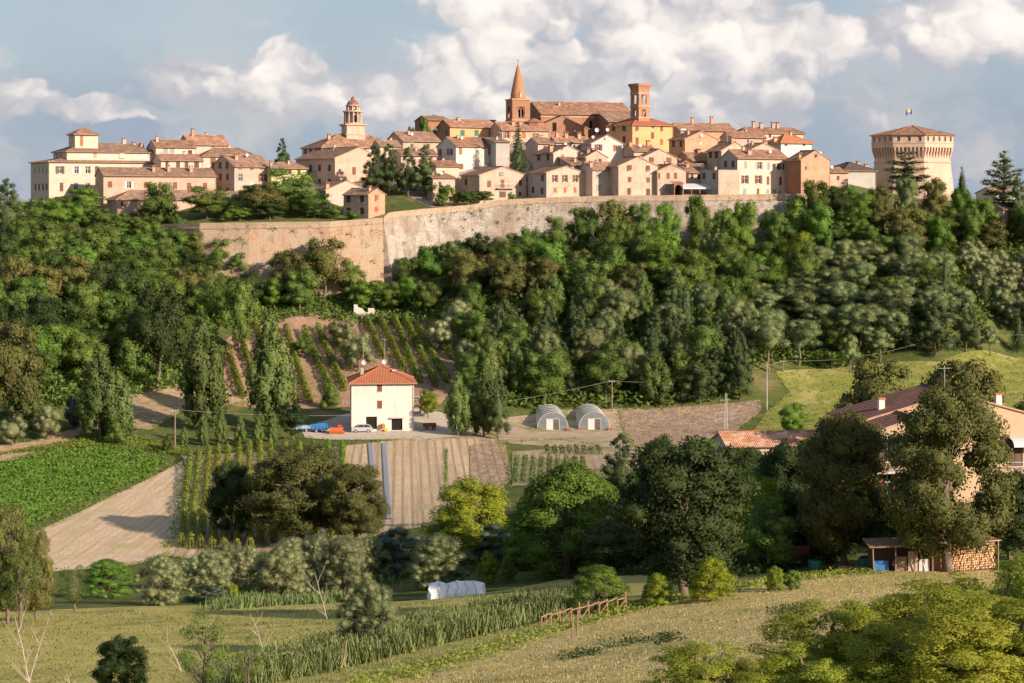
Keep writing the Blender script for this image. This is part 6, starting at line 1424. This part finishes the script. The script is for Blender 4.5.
def polymat():
    m_, nt = newmat('milky_greenhouse_film'); b = nd(nt,'ShaderNodeBsdfPrincipled'); b.inputs['Base Color'].default_value=(.33,.38,.42,1); b.inputs['Roughness'].default_value=.35
    t = nd(nt,'ShaderNodeBsdfTransparent'); t.inputs[0].default_value=(.85,.9,.92,1); tl = nd(nt,'ShaderNodeBsdfTranslucent'); tl.inputs[0].default_value=(.35,.42,.46,1)
    v = coords(nt); x = nd(nt,'ShaderNodeMixShader'); x.inputs[0].default_value=.45; nt.links.new(b.outputs[0],x.inputs[1]); nt.links.new(tl.outputs[0],x.inputs[2])
    y = nd(nt,'ShaderNodeMixShader'); nt.links.new(mrange(nt, noise(nt, v, 1.2, 3), .3,.7,.50,.80), y.inputs[0]); nt.links.new(t.outputs[0],y.inputs[1]); nt.links.new(x.outputs[0],y.inputs[2])
    o = nd(nt,'ShaderNodeOutputMaterial'); nt.links.new(y.outputs[0],o.inputs[0]); return m_
M['poly'] = polymat()
polytunnel(537.5,568,430,412.5,'left one of two white arched polytunnels behind the vegetable plot', 14, R(2))
polytunnel(579,609.5,430,412,'right one of two white arched polytunnels behind the vegetable plot', 14, R(2))
def tent():
    a = gp(429, 600); b = gp(483, 594.5); d = (b-a); L = d.length; th = math.atan2(d.y, d.x)
    r = empty('tunnel_tent', a, th); tag(r, 'low white plastic tunnel tent with slack cover on the shaded meadow', 'plastic tent')
    mb = MB(); n = 6; W = 2.8; h = 1.5; V = []
    for i in range(n+1):
        x = L*i/n; k = 1 + (.08 if i%2 else -.06); hh = h*k*(1.12 if i == 4 else 1)
        V.append([(x+.15*math.sin(k_*2.1+i), -W/2*math.cos(math.pi*k_/8), hh*math.sin(math.pi*k_/8)**.75*(1+.04*math.sin(k_*3+i*2))) for k_ in range(9)])
    for i in range(n):
        for k in range(8): mb.quad(V[i][k],V[i+1][k],V[i+1][k+1],V[i][k+1], M['tentp'])
    for i in (0, n): mb.add(V[i], [tuple(range(9))], M['tentp'])
    mb.build('cover', r)
    for i in range(n+1):
        q = MB(); q.tube([(x,y*1.01,z*1.01+.01) for x,y,z in V[i]], .03, M['metal'], 5); q.build('hoop', r)
M['tentp'] = plain('white_crumpled_film', (.80,.81,.82), .4, .4, var=.12, sc_=1.5)
tent()
def coldframe():
    a = gp(640, 569); r = empty('plastic_cover_heap', a); tag(r, 'small pale blue plastic cover on the ground beside the huge dark tree', 'plastic cover')
    mb = MB(); mb.lathe([(1.0,-.1),(.95,.2),(.7,.45),(.3,.55)], M['bluet'], 10); mb.xf(Matrix.Diagonal((1.6,.7,1,1))); mb.build('cover', r)
coldframe()
def car():
    a = gp(351.5, 433); r = empty('car', a, R(4)); tag(r, 'small silver hatchback parked at the foot of the farmhouse', 'car')
    prof = [(0,.28),(0,.72),(.12,.86),(.75,.96),(1.25,1.40),(1.6,1.46),(2.6,1.46),(3.15,1.30),(3.45,.98),(3.62,.80),(3.62,.28)]
    def ext(pr, y0, y1, mat):
        mb = MB(); n = len(pr); mb.add([(x,y0,z) for x,z in pr]+[(x,y1,z) for x,z in pr], [tuple(range(n)), tuple(range(2*n-1,n-1,-1))]+[(i,i+n,(i+1)%n+n,(i+1)%n) for i in range(n)], mat); return mb
    b = ext(prof, 0, 1.6, M['silver']).build('body', r)
    w = ext([(.86,.99),(1.28,1.36),(1.60,1.41),(2.05,1.41),(2.05,.99)], -.012, .01, M['glass']); w.build('side_window', b)
    w = ext([(2.12,.99),(2.12,1.41),(2.58,1.41),(3.05,1.26),(3.28,.99)], -.012, .01, M['glass']); w.build('side_window', b)
    w = MB(); w.quad((.78,.1,.985),(.78,1.5,.985),(1.235,1.42,1.40),(1.235,.18,1.40),M['glass']); w.xf(Matrix.Translation((-.012,0,.012))); w.build('windscreen', b)
    for x in (.72, 2.9):
        for y in (-.03, 1.45):
            q = MB(); q.lathe([(.29,0),(.30,.03),(.30,.15),(.29,.18)], M['black'], 16); q.xf(Matrix.Translation((x,y+.18,.3)) @ Matrix.Rotation(R(90),4,'X')); o = q.build('wheel', r)
            h = MB(); h.lathe([(.17,.175),(.15,.19)], M['metal'], 12); h.xf(Matrix.Translation((x,y+.18,.3)) @ Matrix.Rotation(R(90),4,'X')); h.build('rim', o)
    for y in (.15,1.25):
        q = MB(); q.box(-.015,.05,y,y+.22,.66,.78,M['whitep']); q.build('headlight', b)
car()
def wheel(r, x, y, z, rad, wd=.2):
    q = MB(); q.lathe([(rad*.95,0),(rad,.04),(rad,wd-.04),(rad*.95,wd)], M['black'], 14); q.xf(Matrix.Translation((x,y,z)) @ Matrix.Rotation(R(90),4,'X')); o = q.build('wheel', r)
    h = MB(); h.lathe([(rad*.5,wd),(rad*.4,wd+.03)], M['metal'], 10); h.xf(Matrix.Translation((x,y,z)) @ Matrix.Rotation(R(90),4,'X')); h.build('rim', o)
def trailer():
    a = gp(311, 433); r = empty('trailer', a, R(6)); tag(r, 'blue farm trailer parked left of the orange implement', 'trailer')
    mb = MB(); P = [(0,0,.6),(2.9,0,.6),(2.9,1.8,.6),(0,1.8,.6)]; Q = [(-.1,-.12,1.35),(3.0,-.12,1.5),(3.0,1.92,1.5),(-.1,1.92,1.35)]
    mb.add(P+Q, [(3,2,1,0),(0,1,5,4),(1,2,6,5),(2,3,7,6),(3,0,4,7)], M['blue']); 
    for k in range(5): mb.box(.2+k*.62,.28+k*.62,-.16,-.02,.62,1.38,M['blue'])
    mb.build('tub', r); d = MB(); d.tube([(0,.9,.5),(-1.2,.9,.45)], .07, M['blue'], 6); d.box(.1,2.8,.3,1.5,.45,.597,M['blue']); d.build('chassis', r)
    for x in (.9,2.0): wheel(r, x, .2, .35, .35)
    b = MB(); b.box(-2.6,-.6,.4,1.6,.75,1.25,M['bluet']); b.box(-2.5,-2.3,.5,1.5,.0,.75,M['metal']); b.box(-.9,-.7,.5,1.5,.0,.75,M['metal']); b.build('front_box', r)
trailer()
def implement():
    a = gp(329.5, 434.5); r = empty('farm_implement', a, R(4)); tag(r, 'orange farm machine with a hopper standing left of the silver car', 'farm machine')
    mb = MB(); mb.add([(.2,0,.5),(2.2,0,.5),(2.2,1.1,.5),(.2,1.1,.5),(0,-.15,1.15),(2.4,-.15,1.15),(2.4,1.25,1.15),(0,1.25,1.15)], [(3,2,1,0),(4,5,6,7),(0,1,5,4),(1,2,6,5),(2,3,7,6),(3,0,4,7)], M['orangep']); mb.build('hopper', r)
    f = MB(); f.tube([(0,.3,.4),(2.6,.3,.4)], .06, M['redp'], 6); f.tube([(0,.9,.4),(2.6,.9,.4)], .06, M['redp'], 6)
    f.build('frame_bars', r)
    for k in range(6):
        q = MB(); x = .2+k*.42; q.lathe([(.28,0),(.28,.03)], M['rust'], 12); q.xf(Matrix.Translation((x,-.1,.28)) @ Matrix.Rotation(R(70),4,'X')); q.build('disc', r)
    s = MB(); s.box(1.4,2.1,.2,.9,1.153,1.6,M['redp']); s.build('seed_box', r)
implement()
def barrow():
    a = gp(380, 432); r = empty('cement_mixer', a, R(0)); tag(r, 'small orange and yellow machine between the garage doors of the farmhouse', 'cement mixer')
    q = MB(); q.lathe([(.15,0),(.42,.15),(.45,.5),(.25,.85),(.22,.86)], M['orangep'], 14, (.5,0,.6)); q.build('drum', r)
    f = MB(); 
    for a0,b0 in (((0,.3,0),(.4,0,.9)),((0,-.3,0),(.4,0,.9)),((1,.3,0),(.6,0,.9)),((1,-.3,0),(.6,0,.9))): f.tube([a0,b0], .05, M['yellowp'], 6)
    f.box(.85,1.35,-.2,.25,.2,.6,M['yellowp']); f.build('stand', r)
barrow()
def trailer_dark():
    a = gp(424, 430); r = empty('cart', a, R(10)); tag(r, 'dark cart under the balconies at the right side of the farmhouse', 'cart')
    mb = MB(); mb.box(0,2.2,0,1.3,.5,1.1,M['shut_d']); mb.box(.1,2.1,-.05,0-.002,.55,1.05,M['rust']); mb.build('bed', r)
    for x in (.5,1.7): wheel(r, x, .1, .32, .32)
trailer_dark()
# utility poles and wires
POLES = []
def pole(px, base, top, label, Y=None, arms=1, mat='wood', rad=.11, cat='utility pole', name='utility_pole'):
    p = gp(px, base) if Y is None else Vector((xt(px,Y),Y,hz(xt(px,Y),Y))); h = zt(top,p.y)-p.z
    r = empty(name, p); tag(r, label, cat, 'utility poles along the valley' if name == 'utility_pole' else None)
    mb = MB(); mb.tube([(0,0,-.5),(0,0,h)], [rad*1.25,rad*.8], M[mat], 8); mb.build('shaft', r)
    for k in range(arms):
        c = MB(); c.box(-.55,.55,-.05,.05,h-.35-k*.7,h-.25-k*.7,M['metal']); o = c.build('crossarm', r)
        for x in (-.5,.5):
            i = MB(); i.lathe([(.03,0),(.06,.05),(.04,.1),(.06,.15),(.02,.2)], M['whitep'], 8, (x,0,h-.25-k*.7)); i.build('insulator', o)
    POLES.append(p+Vector((0,0,h-.1))); return p+Vector((0,0,h-.1))
A = pole(175,448,409,'wooden utility pole beside the saplings at the left')
B = pole(612,412,380,'utility pole behind the right polytunnel')
C = pole(783,372,360,'utility pole at the left edge of the bright grass field')
D_ = pole(939,352,336,'utility pole among the pines at the right of the grass field')
pole(767,410,362,'thin pale pole rising from the lower left of the grass field', arms=0, mat='metal', rad=.08)
def wire(p, q, sag, label):
    n = 24; P = [p.lerp(q, i/n) - Vector((0,0,4*sag*(i/n)*(1-i/n))) for i in range(n+1)]; mb = MB(); mb.tube([c-p for c in P], .02, M['wirem'], 4)
    tag(mb.build('power_line', loc=p), label, 'power line')
M['wirem'] = plain('aluminium_wire', (.22,.21,.20), .5, .4, .3)
wire(A+Vector((-75,18,1.5)), A, 1.6, 'power line running left from the pole by the saplings')
wire(A, B, 3.2, 'long power line between the sapling pole and the polytunnel pole')
wire(B, C, 1.8, 'power line between the polytunnel pole and the grass field pole')
wire(C, D_, 1.6, 'power line crossing above the bright grass field')
wire(D_, D_+Vector((60,15,3)), 1.0, 'power line leaving to the right edge')
def mast():
    p = gp(726, 434); h = zt(393,p.y)-p.z; r = empty('lattice_mast', p); tag(r, 'small pale lattice mast with arms beside the ploughed plot', 'mast')
    mb = MB(); w = .28
    for x,y in ((-w,-w),(w,-w),(w,w),(-w,w)): mb.tube([(x,y,-.3),(x*.5,y*.5,h)], .03, M['whitep'], 5)
    for k in range(10):
        z0,z1 = h*k/10,h*(k+1)/10; s0 = 1-.5*k/10; s1 = 1-.5*(k+1)/10; sg = 1 if k%2 else -1
        mb.tube([(-w*s0*sg,-w*s0,z0),(w*s1*sg,-w*s1,z1)], .025, M['whitep'], 4); mb.tube([(w*s0,-w*s0*sg,z0),(w*s1,w*s1*sg,z1)], .025, M['whitep'], 4)
    mb.build('lattice', r)
    for z, L in ((h*.82,1.1),(h*.52,1.9),(h*.36,2.1)):
        a = MB(); a.tube([(-L,0,z),(L*.8,0,z+.1)], .03, M['whitep'], 5); a.build('arm', r)
    pv = MB(); pv.tube([(-1.9,0,h*.52),(-1.9,0,h*.30)], .08, M['metal'], 6); pv.build('counterweight', r)
mast()
# white ruin on the slope
def ruin():
    p = gp(364, 317); r = empty('ruined_hut', p); r.scale = (1.0,1,1.0); tag(r, 'broken white hut wall under the bright round tree on the slope', 'ruin')
    mb = MB(); mb.box(-2.2,-1.4,0,.4,-.8,2.7,M['white']); mb.box(-1.397,2.2,.003,.4,-.8,1.0,M['white']); mb.add([(-1.4,0,1.0),(.3,0,1.0),(-.4,0,1.8),(-1.4,0,2.2),(-1.4,.4,1.0),(.3,.4,1.0),(-.4,.4,1.8),(-1.4,.4,2.2)], [(0,1,2,3),(7,6,5,4),(1,5,6,2),(2,6,7,3)], M['white'])
    mb.box(.9,2.2,0.002,.398,1.0,1.9,M['white']); mb.box(1.803,2.2,.403,2.6,-.8,1.5,M['white']); mb.build('wall', r)
    s = MB(); s.box(-1.3,.8,1.2,2.2,-.5,.6,M['tan']); s.build('rubble', r)
ruin()
# fence of poles by the reeds
def fence():
    a, b = gp(541, 631), gp(626, 611); r = empty('pole_fence', a); tag(r, 'rickety reddish pole fence at the end of the reed hedge', 'fence')
    n = 9; 
    for i in range(n+1):
        c = a.lerp(b, i/n); c.z = hz(c.x,c.y); m_ = MB(); hh = 1.0+rnd.uniform(-.1,.35); m_.tube([(0,0,-.3),(rnd.uniform(-.1,.1),0,hh)], .05, M['rustw'], 5); m_.build('post', r, loc=c-a)
        if i < n:
            d = a.lerp(b,(i+1)/n); d.z = hz(d.x,d.y); m_ = MB(); m_.tube([c-a+Vector((0,-.06,.85)), d-a+Vector((0,-.06,.9+rnd.uniform(-.1,.1)))], .04, M['rustw'], 5); m_.build('rail', r)
            if i%2 == 0: m_ = MB(); m_.tube([c-a+Vector((0,-.13,.15)), d-a+Vector((0,-.13,.8))], .03, M['rustw'], 5); m_.build('brace', r)
M['rustw'] = plain('reddish_stakes', (.30,.18,.11), .9, .1, var=.3)
fence()
for px, b in ((345,668),(400,596),(555,578),(565,577),(572,641),(577,636)):
    p = gp(px, b); m_ = MB(); m_.tube([(0,0,-.3),(.05,0,1.5)], .05, M['wood'], 6); tag(m_.build('wooden_stake', loc=p), None, 'stake')
for o, l in zip([q for q in col.objects if q.name.startswith('wooden_stake')], ['stake at the near foot of the reed hedge','stake behind the reeds left of the tunnel tent','left stake of a pair behind the citrus trees','right stake of a pair behind the citrus trees','nearer stake at the left end of the pole fence','farther stake at the left end of the pole fence']): o['label'] = l
# woodpile and shed at the oak
def woodpile():
    a, b = gp(946, 572), gp(995, 571); r = empty('firewood_stack', a, math.atan2(b.y-a.y, b.x-a.x)); tag(r, 'long stack of split firewood under a tin cover below the tallest oak', 'firewood')
    L = (b-a).length; z = 0; g = random.Random(4); mb = MB(); row = 0
    mats = [plain('cut_log_end_%s' % n, c, .9, .1, var=.2, sc_=8) for n, c in (('pale',(.50,.33,.19)),('orange',(.46,.25,.13)),('brown',(.30,.18,.10)),('tan',(.42,.30,.19)))]
    while z < 2.0:
        x = g.uniform(0,.1)
        while x < L:
            rad = g.uniform(.07,.11); n = g.choice((5,6,7)); ph = g.random()*6; dy = g.uniform(-.08,.05)
            vs = [(x+rad*math.cos(ph+6.283*k/n), dy, z+.09+rad*math.sin(ph+6.283*k/n)) for k in range(n)]; vb = [(q[0],dy+.4,q[2]) for q in vs]
            mb.add(vs+vb, [tuple(range(n-1,-1,-1))], g.choice(mats)); mb.add(vs+vb, [(k,(k+1)%n,(k+1)%n+n,k+n) for k in range(n)], M['bark']); x += rad*2.02
        z += .175; row += 1
    mb.box(0,L,.3,1.2,-.3,1.95,M['bark']); o = mb.build('split_logs', r); o['kind'] = 'stuff'
    c = MB(); c.slab([(-.3,-.35,2.13),(L+.3,-.35,2.13),(L+.3,1.5,2.28),(-.3,1.5,2.28)], .05, M['rust'], M['metal']); c.build('tin_cover', r)
    for x in (-.12, L+.12): q = MB(); q.tube([(x,-.2,-.4),(x,-.2,2.2)], .07, M['wood'], 6); q.build('post', r)
woodpile()
def shed():
    a = gp(874, 573); r = empty('lean_to_shed', a, R(3)); tag(r, 'ramshackle lean-to of boards and poles left of the firewood stack', 'shed')
    for x in (0,1.6,3.0,4.4,5.6):
        q = MB(); q.tube([(x,0,-.4),(x+rnd.uniform(-.15,.15),0,1.95)], .06, M['wood'], 6); q.build('post', r)
    c = MB(); c.slab([(-.4,-.3,1.95),(6.0,-.3,2.1),(6.0,2.2,2.35),(-.4,2.2,2.2)], .06, M['wood'], M['wood']); c.build('roof', r)
    for x0,x1,z1,m_ in ((.1,1.2,.8,'blue'),(1.7,2.6,1.1,'wood'),(2.7,3.4,1.5,'pale'),(3.5,4.3,.9,'whitep'),(4.4,5.5,1.3,'redbrick')):
        q = MB(); q.box(x0,x1,.5,.58,-.2,z1,M[m_]); q.build('board', r)
    q = MB(); q.box(0,5.6,2.0,2.06,-.3,1.9,M['shut_d']); q.build('back_wall', r)
    q = MB(); q.tube([(3.9,-.1,-.2),(3.3,-.25,1.9)], .05, M['whitep'], 6); q.build('leaning_pole', r)
shed()
M['rustw2'] = plain('brown_red_boards', (.20,.07,.04), .9, .1)
def junk():
    p = gp(955, 571)+Vector((-2.0,1.9,0)); p.z = hz(p.x,p.y)
    r = empty('water_tank', p+Vector((4.0,.6,0))); tag(r, 'green plastic tank showing above the firewood stack', 'tank'); q = MB(); q.lathe([(.55,-.2),(.6,.3),(.6,2.5),(.5,2.85),(.2,3.0)], M['greenp'], 14); q.build('body', r); q = MB(); q.lathe([(.2,3.0),(.2,3.12)], M['black'], 10); q.build('lid', r)
    r = empty('board_heap', p+Vector((-.3,.5,0)), R(5)); tag(r, 'heap of pale boards and sheets piled above the shed roof', 'boards')
    for k,(x,w,z0,z1,m_) in enumerate(((0,1.3,.2,2.9,'whitep'),(1.4,.9,.2,3.0,'pale'),(2.4,1.0,.2,2.8,'redbrick'))): q = MB(); q.box(x,x+w,.1*k,.1*k+.08,z0-.4,z1,M[m_]); q.build('sheet', r)
    for px, w, h, m_, nm, lab, ct in ((792,1.4,1.5,'rustw2','rusty_cabinet','rusty red cabinet in the shade under the trees left of the tall oak','cabinet'),(815,.5,.7,'greenp','barrel','green barrel left of the tall oak trunk','barrel'),(866,.6,.7,'greenp','barrel','green barrel right of the tall oak trunk','barrel'),(779,1.1,.9,'bluet','plastic_crate','pale blue crate in the shade of the trees','crate')):
        p = gp(px, 575 if px > 800 else 578); p = Vector((xt(px,158),158,0)) if px < 812 else Vector((xt(px,154),154,0)); p.z = hz(p.x,p.y); r = empty(nm, p); tag(r, lab, ct); q = MB()
        if nm == 'barrel': q.lathe([(w*.8,-.1),(w,.1),(w*1.05,h*.5),(w,h*.9),(w*.85,h)], M[m_], 14); q.build('body', r); q = MB(); q.lathe([(w*.7,h),(w*.7,h+.05)], M['black'], 12); q.build('lid', r)
        else:
            q.box(0,w,0,.8,-.1,h,M[m_]); q.build('body', r)
            for k in range(3): d = MB(); d.box(.05,w-.05,-.03,-.003,h*(.1+.3*k),h*(.1+.3*k)+h*.22,M[m_]); d.build('panel', r)
    a, b = gp(838, 571), gp(872, 571); m_ = MB(); d = b-a; m_.box(0,d.length,0,.5,-.1,.35,M['redbrick']); o = m_.build('brick_kerb', loc=a, rz=math.atan2(d.y,d.x)); tag(o, 'low row of reddish bricks at the foot of the tall oak', 'bricks')
junk()
# dead trees
def dead(px, base, top, lean, label, seed, mat='paleb', s=1.0):
    p = gp(px, base); h = zt(top,p.y)-p.z; g = random.Random(seed); r = empty('dead_tree', p); tag(r, label, 'dead tree', 'bare dead trees in the meadow')
    def br(mb, a, d, L, rad, depth):
        pts = [a]; q = a.copy()
        for i in range(5): d = (d + Vector((g.uniform(-.14,.14),g.uniform(-.14,.14),g.uniform(-.03,.1)))).normalized(); q = q + d*L/5; pts.append(q.copy())
        mb.tube(pts, [rad*.65*(1-.75*i/5) for i in range(6)], M[mat], 5)
        return pts
    tr = MB(); main = br(tr, Vector((0,0,-.5)), Vector((lean,0,1)).normalized(), h*1.08, .055*h/4*s+.02, 0); tr.build('trunk', r)
    for k in range(7):
        b_ = main[1+k%4]; sg = 1 if k%2 else -1; c = MB(); sub = br(c, b_.copy(), Vector((sg*g.uniform(.4,.9)+lean,g.uniform(-.5,.5),g.uniform(.7,1.1))).normalized(), h*g.uniform(.25,.5), .02*h/4*s+.01, 1)
        for j in (2,3): br(c, sub[j].copy(), Vector((g.uniform(-.8,.8),g.uniform(-.4,.4),.9)).normalized(), h*.16, .010, 2)
        c.build('branch', r)
dead(32,690,612,-.1,'bare white dead tree at the bottom left corner with two forked stems',1)
dead(22,690,605,.25,'thin leaning dead tree crossing the one in the corner',2,s=.7)
dead(185,672,622,-.35,'leaning bare dead tree beside the small thin tree',3)
dead(271,664,604,-.22,'tallest bare dead tree left of the reed hedge',4)
dead(330,620,568,-.45,'dead leaning tree in front of the far reeds',5)
dead(95,690,650,.3,'short broken dead stems at the bottom edge',6)
dead(72,690,664,.05,'shortest dead stump at the bottom edge near the corner',7)
dead(285,648,625,.2,'twiggy dead sapling right of the tallest dead tree',8,s=.6)
# town railings and climbing plants on the rampart
for px, c in ((390,'upper'),):
    pass
def wall_tufts():
    g = np.random.default_rng(5); k = 0
    parts = []
    for i in range(120):
        t = rnd.random(); px = 205+t*590; Y = float(np.interp(px, [w[0] for w in WALL], [w[1] for w in WALL])); tp = np.interp(px, [w[0] for w in WALL], [w[2] for w in WALL]); bs = np.interp(px, [w[0] for w in WALL], [w[3] for w in WALL])
        py = tp + 5 + rnd.random()**1.5*(bs-tp-12)
        z = zt(py, Y); ztp = zt(tp, Y); zb_ = zt(bs, Y)-3; f_ = (ztp-z)/(ztp-zb_); y = Y - .1 - f_*(ztp-zb_)*.16*.98
        c = np.array([xt(px,y), y-.1, z]); n = rnd.randint(6, 22); r = rnd.uniform(.2,.7)
        p = c + g.normal(size=(n,3))*np.array([r,.12,r]); parts.append(leaves(p, unit(g.normal(size=(n,3))*.4+np.array([.1,-1,.3])), .28, g))
    me = leafmesh('wall_weeds', parts, M['l_broad']); o = bpy.data.objects.new('wall_weeds', me); col.objects.link(o); tag(o, 'tufts of weeds growing out of the rampart masonry', 'weeds', kind='stuff')
wall_tufts()
